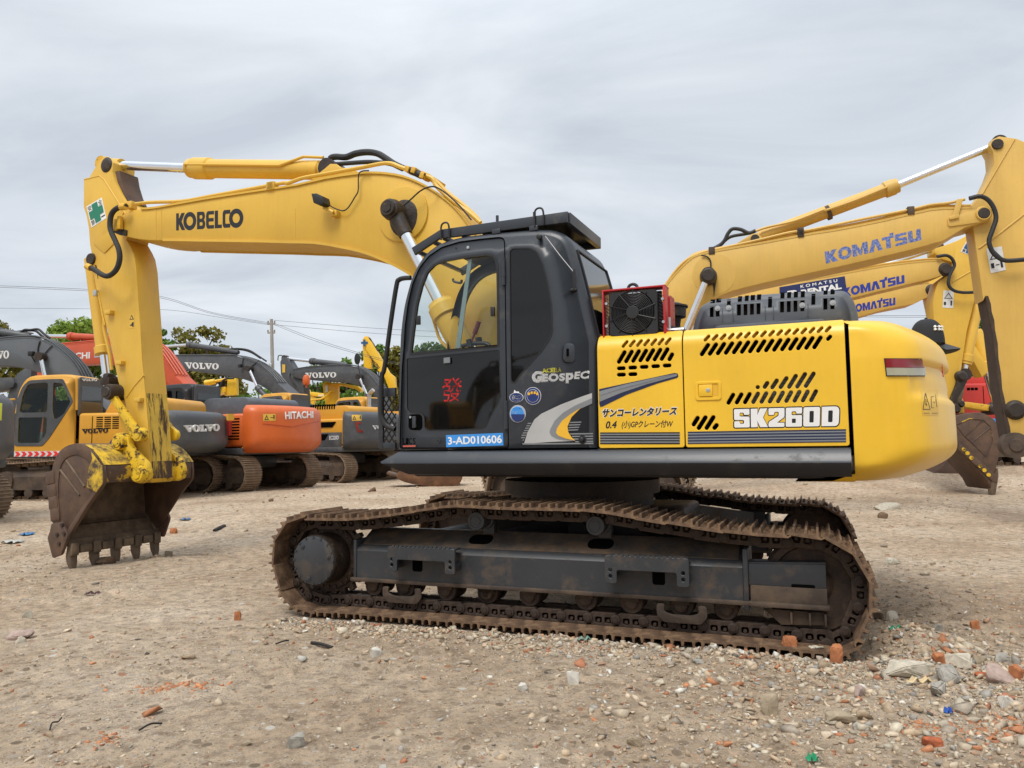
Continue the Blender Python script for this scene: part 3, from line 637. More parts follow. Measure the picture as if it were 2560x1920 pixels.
b = MB(); b.box(((d1a+d2b)/2, -0.65, zfm+RB-0.045), (d2b-d1a, 1.35, 0.03), 0.005); b.out('deck_plate', BLK, root)
# fins seen behind the lower slots
b = MB(); fa, fb = U.L(px('E', 1370, 1080), YS)[0], U.L(px('E', 1960, 1080), YS)[0]; fz0, fz1 = U.L(px('E', 1700, 1150), YS)[1], U.L(px('E', 1700, 860), YS)[1]
for k in range(26): b.box(((fa+fb)/2, YS+0.045, fz0+(fz1-fz0)*k/25), (fb-fa, 0.012, 0.004))
b.out('radiator_fins', GREYV, door2)
# latch
q0 = U.L(px('E', 890, 950), YS); q1 = U.L(px('E', 1120, 1105), YS); l0 = U.L(px('E', 918, 972), YS); l1 = U.L(px('E', 1092, 1076), YS)
b = MB(); b.holes(rrect(q0[0], q1[1], q1[0], q0[1], 0.02, 4), [rrect(l0[0], l1[1], l1[0], l0[1], 0.008, 3)], YS-0.008, YS+0.001, 0.003); la = b.out('latch', YEL, door2)
b = MB(); b.box(((l0[0]*0.62+l1[0]*0.38), YS-0.006, (l0[1]+l1[1])/2), ((l1[0]-l0[0])*0.68, 0.014, (l0[1]-l1[1])*0.92), 0.003); b.out('latch_flap', YEL, door2)
kk = U.L(px('E', 1005, 1022), YS); b = MB(); b.lathe((kk[0], YS-0.013, kk[1]), (0, -1, 0), [(0, 0.015), (0.002, 0.015), (0.003, 0.012), (0.003, 0.002)], 20); b.out('lock_cylinder', ZINC, door2)
b = MB(); b.box((l1[0]*0.87+l0[0]*0.13, YS-0.0012, (l0[1]+l1[1])/2), ((l1[0]-l0[0])*0.24, 0.002, (l0[1]-l1[1])*0.9)); b.out('latch_recess', YELS, door2)
def vinyl(parent, mat, r, y, *c, th=0.0025, fr=U, name='decal', smooth=0):
    P = fr.pts(r, y, *c)
    if smooth: P = sm2(P, smooth, True)
    m = MB(); m.prism(P, y-th, y-0.0004); return m.out(name, mat, parent)
def quad(fr, r, y, *c): return fr.p3(r, y, *c)
# decals of the yellow doors
vinyl(door1, NAVYV, 'E', YS, 62, 1012, 715, 872, 740, 878, 747, 900, 735, 915, 560, 965, 300, 1060, 95, 1160, 72, 1166, 64, 1140, name='swoosh_decal')
vinyl(door1, SILD, 'E', YS-0.0022, 64, 1030, 300, 968, 520, 918, 715, 880, 733, 884, 735, 898, 480, 968, 250, 1045, 66, 1122, name='swoosh_decal')
vinyl(door1, GREYV, 'E', YS-0.0044, 64, 1030, 300, 968, 520, 918, 715, 880, 500, 945, 250, 1010, 65, 1068, name='swoosh_decal')
for k in range(5):
    a_ = 1386+k*22.5; c_ = 1384+k*23
    vinyl(door1, (BLACKV, GREYV)[0], 'E', YS, 70, a_, 758, c_-0.5, 759, c_+11, 71, a_+11, name='stripe')
    if k < 4: vinyl(door1, GREYV, 'E', YS, 71, a_+11.5, 759, c_+11.5, 759, c_+22, 71, a_+22, name='stripe')
for k in range(5):
    a_, c_ = 1380+k*24.5, 1358+k*26.0; a2, c2 = 1380+(k+0.5)*24.5, 1358+(k+0.5)*26; a3, c3 = 1380+(k+1)*24.5, 1358+(k+1)*26
    if k < 4:
        vinyl(door2, NAVYV, 'E', YS, 828, a_, 2195, c_, 2195, c2, 828, a2, name='stripe'); vinyl(door2, GREYV, 'E', YS, 828, a2+.4, 2195, c2+.4, 2195, c3-.4, 828, a3-.4, name='stripe')
    else: vinyl(door2, NAVYV, 'E', YS, 828, a_, 2195, c_, 2195, c_+8, 828, a_+8, name='stripe')
HV = []                                            # heavy square model letters
def hv(x, w, o_, *h): HV.append(([(x+p[0]*w, p[1]) for p in o_], [[(x+p[0]*w, p[1]) for p in q] for q in h]))
def rc_(P, r=0.09): return roundpoly(P, r, 3)
hv(0.0, 0.95, rc_([(0, 0), (1, 0), (1, 0.58), (0.36, 0.60), (0.36, 0.80), (0.64, 0.80), (0.64, 0.68), (1, 0.68), (1, 1), (0, 1), (0, 0.42), (0.64, 0.40), (0.64, 0.20), (0.36, 0.20), (0.36, 0.34), (0, 0.34)], 0.07))
hv(1.03, 1.0, [(0, 0), (0.40, 0), (0.40, 0.34), (0.56, 0), (1.04, 0), (0.74, 0.52), (1.0, 1), (0.56, 1), (0.40, 0.66), (0.40, 1), (0, 1)])
hv(2.10, 0.95, rc_([(0, 0), (1, 0), (1, 0.22), (0.52, 0.22), (1, 0.52), (1, 1), (0, 1), (0, 0.64), (0.36, 0.64), (0.36, 0.80), (0.64, 0.80), (0.64, 0.60), (0, 0.26)], 0.07))
hv(3.13, 0.95, rc_([(0, 0), (1, 0), (1, 0.60), (0.36, 0.60), (0.36, 0.80), (0.64, 0.80), (0.64, 0.68), (1, 0.68), (1, 1), (0, 1)], 0.07), rrect(0.38, 0.19, 0.62, 0.42, 0.03, 2))
hv(4.16, 0.95, rrect(0, 0, 1, 1, 0.10, 4), rrect(0.37, 0.2, 0.63, 0.8, 0.05, 3))
hv(5.22, 0.98, [(0, 0)]+[(p[0], p[1]) for p in roundpoly([(0.2, 0), (1, 0), (1, 1), (0.2, 1)], 0.26, 4) if p[0] > 0.5]+[(0, 1)], rrect(0.37, 0.2, 0.63, 0.8, 0.05, 3))
letters('', quad(U, 'E', YS-0.0005, 1216, 1176, 2148, 1150, 2142, 1340, 1220, 1354), BLACKV, door2, 0.002, mesh=polyletters([(poffset(o_ if area2(o_) > 0 else list(reversed(o_)), -0.045), []) for o_, h_ in HV]))
letters('', quad(U, 'E', YS-0.0028, 1226, 1186, 2138, 1160, 2132, 1330, 1230, 1344), WHITE, door2, 0.002, mesh=polyletters(HV))
letters('サンコーレンタリース', quad(U, 'E', YS-0.0005, 84, 1176, 742, 1154, 732, 1242, 82, 1262), WHITE, door1, 0.0015, bold=0.085, shear=0.15)
letters('サンコーレンタリース', quad(U, 'E', YS-0.0022, 90, 1182, 736, 1162, 726, 1236, 88, 1256), BLACKV, door1, 0.0015, bold=0.042, shear=0.15)
letters('0.4', quad(U, 'E', YS-0.0005, 120, 1290, 216, 1286, 212, 1350, 118, 1354), BLACKV, door1, 0.002, bold=0.03, shear=0.15)
letters('(小)GPクレーン付W', quad(U, 'E', YS-0.0005, 258, 1284, 702, 1278, 698, 1352, 256, 1358), BLACKV, door1, 0.002, bold=0.022, shear=0.15)
# ------------------------------------------------------------------ counterweight
def counterweight(name, mat, parent, x0, R, ysd, rc, prof, recess=None, nt=40, fr=None):
    """prof: list of (z, side inset, rear inset); plan = straight sides, rounded corner, rear arc of radius R about the swing axis"""
    def outline(ds, dr):
        y = ysd-ds; r = R-dr; out = [(x0, -y)]
        xc = math.sqrt(max(0.01, (r-rc)**2-(y-rc)**2)); a0 = math.atan2(-(y-rc), xc)
        for k in range(5): out.append((x0+(xc-x0)*(k+1)/5, -y))
        for k in range(1, 9):
            a = -math.pi/2+(a0+math.pi/2)*k/8; out.append((xc+rc*math.cos(a), -(y-rc)+rc*math.sin(a)))
        for k in range(1, 16):
            a = a0*(1-k/15); out.append((r*math.cos(a), r*math.sin(a)))
        return out+[(p[0], -p[1]) for p in reversed(out[:-1])]
    rows = []
    for z, ds, dr in prof:
        row = []
        for i, (x, y) in enumerate(outline(ds, dr)):
            if recess: x, y = recess(x, y, z, i)
            row.append(Vector((x, y, z)))
        rows.append(row)
    b = MB(); b.grid(rows, True); V = b.last; b.face(V[0]); b.face(list(reversed(V[-1]))); bmesh.ops.recalc_face_normals(b.bm, faces=b.bm.faces[:])
    return b.out(name, mat, parent, 50)
cx0 = U.L(px('G', 705, 700), YS)[0]+0.008
zcb = 1.118; zct = U.L(px('G', 900, 222), -1.25)[1]
def sstep(a, b_, t): t = min(1, max(0, (t-a)/(b_-a))); return t*t*(3-2*t)
cprof = []
for k in range(46):
    z = zcb+(zct-zcb)*k/45; u_ = k/45
    ds = 0.15*(1-sstep(0, 0.13, u_))**2*0.8+0.07*max(0, (u_-0.93)/0.07)**2.0+0.02*max(0, (u_-0.76)/0.24)
    dr = 0.34*(1-min(1, u_/0.22))**2.2+0.02*max(0, u_-0.3)+0.05*max(0, (u_-0.62)/0.38)+0.17*max(0, (u_-0.80)/0.20)**2.4
    cprof.append((z, ds, dr))
cprof = [(zcb-0.012, 0.26, 0.62)]+cprof+[(zct+0.014, 0.17, 0.34), (zct+0.02, 0.4, 0.6)]
def rec(x, y, z, i):
    u_ = (z-zcb)/(zct-zcb)
    m = sstep(0.49, 0.545, u_)*(1-sstep(0.715, 0.74, u_))*sstep(cx0+0.33, cx0+0.40, x)*0.040
    l = math.hypot(x, y*1.2)
    # outward direction blends from sideways to rearward round the corner
    w_ = sstep(2.45, 2.85, x)
    return (x-m*w_, y-math.copysign(m*(1-w_), y))
cw = counterweight('counterweight', YEL, root, cx0, 3.07, 1.45, 0.32, cprof, rec)
# tail lamp follows the recess
b = MB()
def cwside(p, d=0.0):                             # nearest counterweight surface hit by the ray (bvh)
    o_, d_ = U.mi @ CP, (U.mi.to_3x3() @ ray(p)).normalized()
    h_, n_, _, _ = cw_bvh.ray_cast(o_, d_)
    if h_ is None: raise LookupError
    if n_.dot(d_) > 0: n_ = -n_
    return h_+n_*d
from mathutils.bvhtree import BVHTree
def bvh_of(o): 
    m = o.data; return BVHTree.FromPolygons([v.co[:] for v in m.vertices], [p.vertices[:] for p in m.polygons])
cw_bvh = bvh_of(cw)
def conform(fn, r, pts4, nu, nv, th, mat, parent, name, off=0.0):
    tl, tr, br, bl = [Vector(p) for p in pts4]; b = MB()
    for o_, rev in ((off+th, False), (off-0.02, True)):
        rows = []
        for j in range(nv+1):
            v = j/nv; rows.append([fn(px(r, *((tl*(1-u)+tr*u)*(1-v)+(bl*(1-u)+br*u)*v)), o_) for u in [i/nu for i in range(nu+1)]])
        if not rev: top_ = rows
        else: bot = rows
    b.grid(top_); A = b.last
    ring = [bot[0][i] for i in range(nu+1)]
    B0 = [[b.v(p) for p in row] for row in bot]
    for j in (0, nv):
        for i in range(nu): b.face([A[j][i], A[j][i+1], B0[j][i+1], B0[j][i]])
    for i in (0, nu):
        for j in range(nv): b.face([A[j][i], A[j+1][i], B0[j+1][i], B0[j][i]])
    bmesh.ops.recalc_face_normals(b.bm, faces=b.bm.faces[:]); return b.out(name, mat, parent, 60)
tl_ = conform(cwside, 'G', ((1000, 538), (1322, 540), (1352, 696), (1020, 694)), 10, 2, 0.004, BLK, cw, 'tail_lamp')
conform(cwside, 'G', ((1008, 546), (1314, 549), (1336, 624), (1016, 620)), 10, 2, 0.016, REDL, cw, 'red_lens')
conform(cwside, 'G', ((1016, 622), (1336, 626), (1347, 690), (1026, 687)), 10, 2, 0.015, CLRL, cw, 'pale_lens')
conform(cwside, 'G', ((1318, 812), (1464, 812), (1472, 1030), (1332, 1030)), 6, 6, 0.002, SIGNY, cw, 'warning_sign')
def cwline(c0, c1, w=3.0, m=BLACKV):
    a, c = Vector(c0), Vector(c1); d = (c-a).normalized(); n = Vector((-d.y, d.x))*w/2
    try: conform(cwside, 'G', (a+n, c+n, c-n, a-n), 4, 1, 0.0035, m, cw, 'pictogram')
    except LookupError: pass
for a, c in (((1357, 838), (1337, 980)), ((1357, 838), (1398, 980)), ((1336, 979), (1399, 979)), ((1362, 890), (1364, 950)), ((1352, 930), (1372, 940)), ((1407, 872), (1430, 872)), ((1407, 872), (1409, 965)), ((1409, 965), (1430, 965)), ((1424, 916), (1444, 916)), ((1444, 850), (1456, 960)), ((1343, 1012), (1392, 1012)), ((1414, 1012), (1462, 1012))): cwline(a, c, 5 if c[1] == 979 else 3)
for x_ in (1548, 1562, 1575): cwline((x_, 815), (x_+19, 1095), 5)
cwline((1500, 590), (1514, 700), 5, REDV)
# ------------------------------------------------------------------ engine hood with grilles
YH = -1.12
hp = [U.L(px('Q', *p), YH) for p in ((445, 1150), (455, 1080), (480, 990), (515, 920), (570, 880), (640, 856), (800, 836), (1000, 812), (1200, 797), (1400, 783), (1600, 776), (1740, 773), (1800, 800), (1850, 870), (1880, 960), (1893, 1060))]
hp = sm2(hp, 3)[:]
def shell(P, y0, y1, r, closed=False, nr=5):
    """strip that follows the open profile P (x,z) from y0 to y1 with rounded shoulders; returns rows and the inset profile"""
    P = [Vector(p) for p in P]; N = len(P); nrm = []
    for i in range(N):
        t = (P[min(i+1, N-1)]-P[max(i-1, 0)]).normalized(); nrm.append(Vector((-t.y, t.x)))
    rows = []
    for i in range(N):
        row = []
        for k in range(nr+1):
            a = math.pi/2*k/nr; q = P[i]-nrm[i]*r*(1-math.sin(a)); row.append(Vector((q.x, y0+r*(1-math.cos(a)), q.y)))
        for k in range(nr+1):
            a = math.pi/2*(1-k/nr); q = P[i]-nrm[i]*r*(1-math.sin(a)); row.append(Vector((q.x, y1-r*(1-math.cos(a)), q.y)))
        rows.append(row)
    inset = [((p-n*r).x, (p-n*r).y) for p, n in zip(P, nrm)]
    return rows, inset
rows, ins = shell(hp, YH-0.0, 0.15, 0.055)
b = MB(); b.grid(rows)
G_ = []
for r0, x0, x1, y0, y1 in ((0, 603, 636, 918, 1012), (0, 655, 688, 915, 1008), (0, 838, 872, 902, 998), (0, 895, 928, 900, 996), (0, 950, 984, 897, 992), (0, 1007, 1040, 893, 988), (0, 1210, 1245, 878, 972), (0, 1268, 1302, 874, 969), (0, 1326, 1360, 870, 966), (0, 1386, 1420, 868, 962), (0, 1584, 1619, 850, 948), (0, 1645, 1680, 846, 944)):
    G_.append([U.L(px('Q', *p), YH) for p in ((x0, y0), (x1, y0-2), (x1, y1-2), (x0, y1))])
b.holes(ins, G_, YH, YH+0.012, 0.0)
bmesh.ops.remove_doubles(b.bm, verts=b.bm.verts[:], dist=0.0008)
hood = b.out('engine_hood', HOODG, root, 40)
hb = bvh_of(hood)
def hfn(p, d=0.0):
    o_, d_ = U.mi @ CP, (U.mi.to_3x3() @ ray(p)).normalized(); h_, n_, _, _ = hb.ray_cast(o_, d_)
    if h_ is None: x, z = U.L(p, YH+0.05); h_ = Vector((x, YH+0.05, z)); n_ = Vector((0, -1, 0))
    if n_.dot(d_) > 0: n_ = -n_
    return h_+n_*d
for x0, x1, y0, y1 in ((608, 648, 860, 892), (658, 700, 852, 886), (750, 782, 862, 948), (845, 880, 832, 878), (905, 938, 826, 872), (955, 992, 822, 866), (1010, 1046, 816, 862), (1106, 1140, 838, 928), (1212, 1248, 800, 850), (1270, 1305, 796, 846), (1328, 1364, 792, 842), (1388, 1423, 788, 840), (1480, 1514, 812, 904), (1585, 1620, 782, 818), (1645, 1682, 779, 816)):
    conform(hfn, 'Q', ((x0+2, y0), (x1+2, y0-2), (x1, y1-2), (x0, y1)), 2, 4, 0.0015, VOID, hood, 'grille_opening')  # flat black patches, shade of the openings painted on
b = MB(); b.box(((hp[0][0]+hp[-1][0])/2+0.0, YH+0.5, (hp[0][1]+max(p[1] for p in hp))/2-0.07), ((hp[-1][0]-hp[0][0])*0.82, 0.8, 0.30), 0.02); b.out('engine_block', GREASE, hood)
for x_, y_ in ((670, 935), (765, 930), (1402, 908), (1665, 886)):
    e_ = U.L(px('Q', x_, y_), YH-0.004); b = MB(); b.lathe((e_[0], YH+0.004, e_[1]), (0, -1, 0), [(0, 0.020), (0.006, 0.020), (0.006, 0.011), (0.016, 0.010), (0.016, 0.002)], 14); b.out('hood_bolt', ZINC, hood)
b = MB()
P_ = sm2(U.pts('Q', YH, 640, 1120, 700, 1092, 1560, 1032, 1600, 1030), 3)
for x_ in (710, 800, 1080, 1150, 1450):
    e0 = U.L(px('Q', x_, 880+ (1450-x_)*0.05), YH); e1 = U.L(px('Q', x_, 1070-(x_-700)*0.05), YH); b.box((e0[0], YH-0.002, (e0[1]+e1[1])/2), (0.006, 0.006, abs(e0[1]-e1[1])*0.8), 0.002)
b.prism(U.pts('Q', YH-0.0, 640, 1122, 660, 1092, 720, 1082, 1570, 1026, 1600, 1040, 1610, 1066), YH-0.006, YH+0.002, 0.003)
b.out('hood_rib', HOODG, hood)
# ------------------------------------------------------------------ condenser fan in its red frame
ff = [U.L(px('E', *p), -1.36) for p in ((105, 170), (630, 125), (640, 560), (112, 590))]
fx0, fx1 = (ff[0][0]+ff[3][0])/2, (ff[1][0]+ff[2][0])/2; fz1 = (ff[0][1]+ff[1][1])/2; fz0 = (ff[2][1]+ff[3][1])/2
b = MB(); yf0, yf1 = -1.40, -1.27; t_ = 0.022
b.box(((fx0+fx1)/2, (yf0+yf1)/2, fz1), (fx1-fx0+t_, yf1-yf0, t_*0.6), 0.003); b.box(((fx0+fx1)/2, (yf0+yf1)/2, fz0), (fx1-fx0+t_, yf1-yf0, t_), 0.003)
b.box((fx0, (yf0+yf1)/2, (fz0+fz1)/2), (t_*0.5, yf1-yf0, fz1-fz0), 0.003); b.box((fx1, (yf0+yf1)/2, (fz0+fz1)/2), (t_*0.8, yf1-yf0, fz1-fz0), 0.003)
b.holes(rrect(-0.085, fz0+0.005, 0.085, fz1-0.05, 0.02, 3), [circ(0.02, fz0+(fz1-fz0)*k, 0.008, 8) for k in (0.2, 0.4, 0.6, 0.8)], -0.006, 0.006, 0.001)
for v in b.bm.verts:
    if abs(v.co.x) < 0.1 and abs(v.co.y) < 0.02: v.co = Vector((fx1+0.012+v.co.y, -1.185+v.co.x, v.co.z))
fan = b.out('cooling_fan', REDP, root)
b = MB(); cxf, czf = (fx0+fx1)/2-0.005, (fz0+fz1)/2+0.005; RF = (fz1-fz0)*0.43
b.holes(rrect(fx0+0.045, fz0+0.02, fx1-0.05, fz1-0.02, 0.03, 4), [circ(cxf, czf, RF, 40)], -1.395, -1.375, 0.004)
b.box((cxf, -1.30, czf), (fx1-fx0-0.06, 0.03, fz1-fz0-0.05), 0.004)
for k in range(11):
    for sx in (fx0+0.025, fx1-0.03): b.box((sx, -1.37, fz0+0.06+(fz1-fz0-0.12)*k/10), (0.035, 0.008, 0.006), rot=Matrix.Rotation(0.6, 3, 'Y'))
b.out('fan_shroud', BLK, fan)
b = MB()
for k in range(9):
    r_ = RF*(0.38+0.07*k); b.tube([(x, -1.402, z) for x, z in circ(cxf, czf, r_, 36)], 0.0028, n=5, closed=True)
for k in range(10):
    a = 2*math.pi*k/10+0.15; b.tube([(cxf+RF*0.3*math.cos(a), -1.404, czf+RF*0.3*math.sin(a)), (cxf+RF*1.12*math.cos(a+0.15), -1.401, czf+RF*1.12*math.sin(a+0.15))], 0.004, n=5)
b.out('fan_grille', BLK, fan)
b = MB(); b.lathe((cxf, -1.412, czf), (0, 1, 0), [(0, 0.01), (0, RF*0.28), (0.006, RF*0.32), (0.03, RF*0.33)], 32); b.out('fan_hub', BLK, fan)
b = MB()
for k in range(9):
    a = 2*math.pi*k/9; M_ = Matrix.Rotation(0.6, 3, Vector((math.cos(a), 0, math.sin(a)))); b.box((cxf+RF*0.6*math.cos(a), -1.37, czf+RF*0.6*math.sin(a)), (RF*0.62, 0.003, RF*0.30), rot=Matrix.Rotation(-a, 3, 'Y') @ Matrix.Rotation(0.6, 3, 'X'))
b.out('fan_blades', VOID, fan)
for q in ((125, 275), (128, 468), (610, 232), (618, 430)):
    e_ = U.L(px('E', *q), -1.40); b = MB(); b.cyl((e_[0], -1.409, e_[1]), (e_[0], -1.39, e_[1]), 0.011, n=10); b.out('fan_bolt', ZINC, fan)
b = MB()
b.tube(smoothpath([U.p3('E', -1.28, 660, 505)[0], U.p3('E', -1.28, 720, 508)[0], U.p3('E', -1.24, 765, 495)[0], U.p3('E', -1.2, 800, 520)[0], U.p3('E', -1.15, 812, 560)[0]], 6), 0.018, n=8)
b.tube(smoothpath([U.p3('E', -1.25, 670, 475)[0], U.p3('E', -1.2, 740, 500)[0], U.p3('E', -1.15, 775, 520)[0], U.p3('E', -1.1, 790, 560)[0]], 6), 0.016, n=8); b.out('coolant_hose', RUB, fan)
b = MB(); e_ = U.p3('E', -1.28, 668, 508)[0]; b.cyl(e_, e_+Vector((0.11, 0, 0)), 0.02, n=12); b.cyl(e_+Vector((0, 0, 0)), e_+Vector((0, 0, 0.10)), 0.014, n=10); b.out('hose_fitting', ZINC, fan)
b = MB(); e_ = U.p3('E', -1.3, 352, 128)[0]; b.tube([e_+Vector((0.035*math.cos(a), 0, 0.03*math.sin(a)-0.01)) for a in [math.pi*k/8 for k in range(9)]], 0.012, n=8); b.out('lifting_loop', RUB, fan)
# air pre-cleaner behind
e0 = U.p3('E', -0.75, 735, 268)[0]; e1 = U.p3('E', -0.75, 730, 450)[0]
b = MB(); h_ = (e0-e1).length; b.lathe((e1.x-0.06, -0.75, e1.z-0.25), (0, 0, 1), [(0, 0.09), (0.25, 0.09), (0.25+h_*0.3, 0.10), (0.25+h_*0.32, 0.135), (0.25+h_*0.74, 0.14), (0.25+h_*0.78, 0.155), (0.25+h_*0.86, 0.155), (0.25+h_*0.9, 0.13), (0.25+h_, 0.09), (0.25+h_, 0.01)], 28); b.out('air_cleaner', GREASE, root)
# ------------------------------------------------------------------ cab
YC0, YC1, RC = -1.45, -0.50, 0.07
prof = U.pts('D', YC0, 165, 1045, 168, 700, 178, 320, 'C', 184, 1250, 192, 1120, 217, 930, 252, 780, 292, 650, 342, 550, 402, 465, 482, 395, 582, 345, 722, 308, 950, 278, 1200, 254, 1400, 242, 1500, 245, 1580, 267, 1640, 304, 1690, 375, 1740, 530, 1800, 760, 1850, 985, 1890, 1150, 1905, 1230, 'D', 1907, 800, 1907, 1040)
prof = prof[:3]+sm2(prof[3:-2], 3)+prof[-2:]
zlow = (prof[0][1]+prof[-1][1])/2; prof[0] = (prof[0][0], zlow); prof[-1] = (prof[-1][0], zlow)
rows, ins = shell(prof, YC0, YC1, RC)
W1 = roundpoly(U.pts('C', YC0, 290, 1340, 312, 1150, 345, 900, 388, 735, 435, 618, 500, 553, 575, 520, 760, 485, 960, 460, 1015, 470, 1045, 505, 1058, 570, 1064, 900, 1066, 1268), 0.02, 3)
W2 = roundpoly(U.pts('D', YC0, 262, 262, 1066, 184, 1073, 420, 1080, 590, 1048, 665, 998, 750, 958, 840, 926, 870, 700, 883, 450, 886, 418, 862, 414, 765, 394, 738, 300, 732, 266, 702), 0.02, 3)
W3 = roundpoly(U.pts('C', YC0, 1152, 440, 1180, 414, 1330, 412, 1392, 442, 1442, 545, 1482, 690, 1520, 905, 1530, 1130, 1508, 1195, 1440, 1300, 1250, 1510, 1205, 1578, 1178, 1582, 1163, 1558, 1156, 1000), 0.02, 3)
cab = MB()
# roof, rear and the two front pillars follow the profile
i0 = next(i for i, p in enumerate(prof) if p[1] > U.L(px('C', 480, 395), YC0)[1])
cab.grid(rows[i0:])
for k0, k1 in ((0, 6), (6, 12)): cab.grid([r[k0:k1] for r in rows[:i0+1]])
cab.holes(ins, [W1, W2, W3], YC0, YC0+0.05, 0.0)
# right-hand side: a frame with one big opening
rin = [p for p in ins]
cxs = [p[0] for p in ins]; czs = [p[1] for p in ins]
_rg = [p for p in ins if p[1] > zlow+0.62 and p[0] < max(cxs)-0.42]; _rg = _rg+[(max(cxs)-0.46, zlow+0.66)]+([(min(p[0] for p in _rg)+0.0, zlow+0.62)])
_cx, _cz = sum(p[0] for p in _rg)/len(_rg), sum(p[1] for p in _rg)/len(_rg)
big = [(_cx+(p[0]-_cx)*0.92, _cz+(p[1]-_cz)*0.90) for p in _rg]
cab.holes(ins, [big], YC1-0.04, YC1, 0.0)
bmesh.ops.remove_doubles(cab.bm, verts=cab.bm.verts[:], dist=0.0006)
cabo = cab.out('cab', CHAR, root, 35)
b = MB(); b.box(((prof[0][0]+prof[-1][0])/2, (YC0+YC1)/2, zlow+0.03), (prof[-1][0]-prof[0][0]-0.04, YC1-YC0-0.04, 0.05)); b.out('cab_floor', VOID, cabo)
b = MB(); b.box(((prof[0][0]+prof[-1][0])/2+0.62, (YC0+YC1)/2, zlow+0.55), (0.5, 0.8, 1.0), 0.03); b.out('rear_console', VOID, cabo)
# seat, consoles, levers
def sx(f): return prof[0][0]+(prof[-1][0]-prof[0][0])*f
b = MB(); b.box((sx(0.52), -0.98, zlow+0.50), (0.50, 0.48, 0.14), 0.05); b.box((sx(0.66), -0.98, zlow+0.90), (0.14, 0.46, 0.75), 0.06, Matrix.Rotation(0.12, 3, 'Y')); b.box((sx(0.52), -0.98, zlow+0.25), (0.36, 0.36, 0.40), 0.03); b.out('operator_seat', VOID, cabo)
for y_ in (-1.26, -0.70):
    b = MB(); b.box((sx(0.46), y_, zlow+0.62), (0.46, 0.13, 0.12), 0.03); b.tube(smoothpath([(sx(0.37), y_, zlow+0.66), (sx(0.36), y_, zlow+0.78), (sx(0.34), y_, zlow+0.90)], 4), [0.014]*5+[0.024]*4, n=8); b.out('control_console', BLK, cabo)
b = MB(); e0, e1 = U.p3('C', -1.20, 825, 1225)[0], U.p3('C', -1.20, 890, 1050)[0]; b.tube([e0, e0.lerp(e1, 0.4)], 0.010, n=8); b.tube(smoothpath([e0.lerp(e1, 0.38), e0.lerp(e1, 0.6), e1], 3), 0.020, n=10); b.out('safety_lever', paint('dull_red_grip', (0.16, 0.02, 0.025), 0.45), cabo)
b = MB(); b.tube(smoothpath(U.p3('C', -1.22, 740, 1262, 820, 1244, 930, 1238, 975, 1255, 982, 1290), 5), 0.018, n=8); b.tube(U.p3('C', -1.1, 885, 1190, 890, 1240), 0.03, n=10); b.out('arm_rest', BLK, cabo)
b = MB(); b.tube(smoothpath(U.p3('C', -0.56, 665, 680, 670, 700, 700, 712, 735, 715, 740, 690), 4), 0.012, n=8); b.out('grab_handle', BLK, cabo)
# glazing
glz = MB(); glz.prism([(p[0], p[1]) for p in W1], YC0+0.012, YC0+0.017); glz.out('door_window', GLASS, cabo)
g2 = MB(); g2.prism([(p[0], p[1]) for p in W2], YC0+0.004, YC0+0.012); dlow = g2.out('lower_door_glass', DGLASS, cabo)
g3 = MB(); g3.prism([(p[0], p[1]) for p in W3], YC0+0.004, YC0+0.012); g3.out('quarter_window', DGLASS, cabo)
g4 = MB(); g4.prism(big, YC1-0.022, YC1-0.017); g4.out('right_window', GLASS, cabo)
fg = MB(); fg.grid([[r[5]+Vector((0.02, 0.04, 0)), r[6]+Vector((0.02, -0.04, 0))] for r in rows[5:i0-1]]); fg.out('windscreen', GLASS, cabo)
# sliding window edge and black rubber seal round the door window
b = MB(); b.prism(U.pts('C', YC0, 785, 512, 818, 506, 712, 1300, 672, 1304), YC0+0.02, YC0+0.03); b.out('sliding_sash', paint('pale_sash', (0.20, 0.26, 0.26), 0.3), cabo)
def ring(P, off, y0, y1, mat, name, parent):
    Q = []; N = len(P); c_ = Vector((sum(p[0] for p in P)/N, sum(p[1] for p in P)/N))
    for i in range(N):
        t = Vector(P[(i+1) % N])-Vector(P[i-1]); t.normalize(); n = Vector((-t.y, t.x)); q = Vector(P[i])
        if n.dot(q-c_) > 0: n = -n
        q = q+n*off; Q.append((q.x, q.y))
    m = MB(); m.holes(P, [Q], y0, y1, 0.0); return m.out(name, mat, parent)
ring(W1, 0.018, YC0-0.004, YC0+0.01, BLK, 'window_seal', cabo); ring(W3, 0.008, YC0-0.004, YC0+0.004, BLK, 'window_seal', cabo); ring(W2, 0.006, YC0-0.003, YC0+0.004, BLK, 'window_seal', cabo)
# door leaf edge: a raised leaf with the three openings left clear
D_ = roundpoly(U.pts('D', YC0, 207, 1038, 215, 700, 226, 340, 'C', 240, 1300, 252, 1090, 277, 900, 317, 725, 377, 585, 457, 485, 567, 410, 722, 362, 900, 339, 1070, 322, 1100, 332, 1110, 356, 1114, 520, 'D', 1128, 600, 1140, 800, 1146, 1036), 0.02, 3)
W1o = [((p[0]-sum(q[0] for q in W1)/len(W1))*1.035+sum(q[0] for q in W1)/len(W1), (p[1]-sum(q[1] for q in W1)/len(W1))*1.03+sum(q[1] for q in W1)/len(W1)+0.004) for p in W1]
W2o = [((p[0]-sum(q[0] for q in W2)/len(W2))*1.015+sum(q[0] for q in W2)/len(W2), (p[1]-sum(q[1] for q in W2)/len(W2))*1.015+sum(q[1] for q in W2)/len(W2)-0.004) for p in W2]
b = MB()
for P in (D_,):
    Q = []
    b.tube([(p[0], YC0-0.0005, p[1]) for p in P], 0.0045, n=6, closed=True)
b.out('door_seam', VOID, cabo)
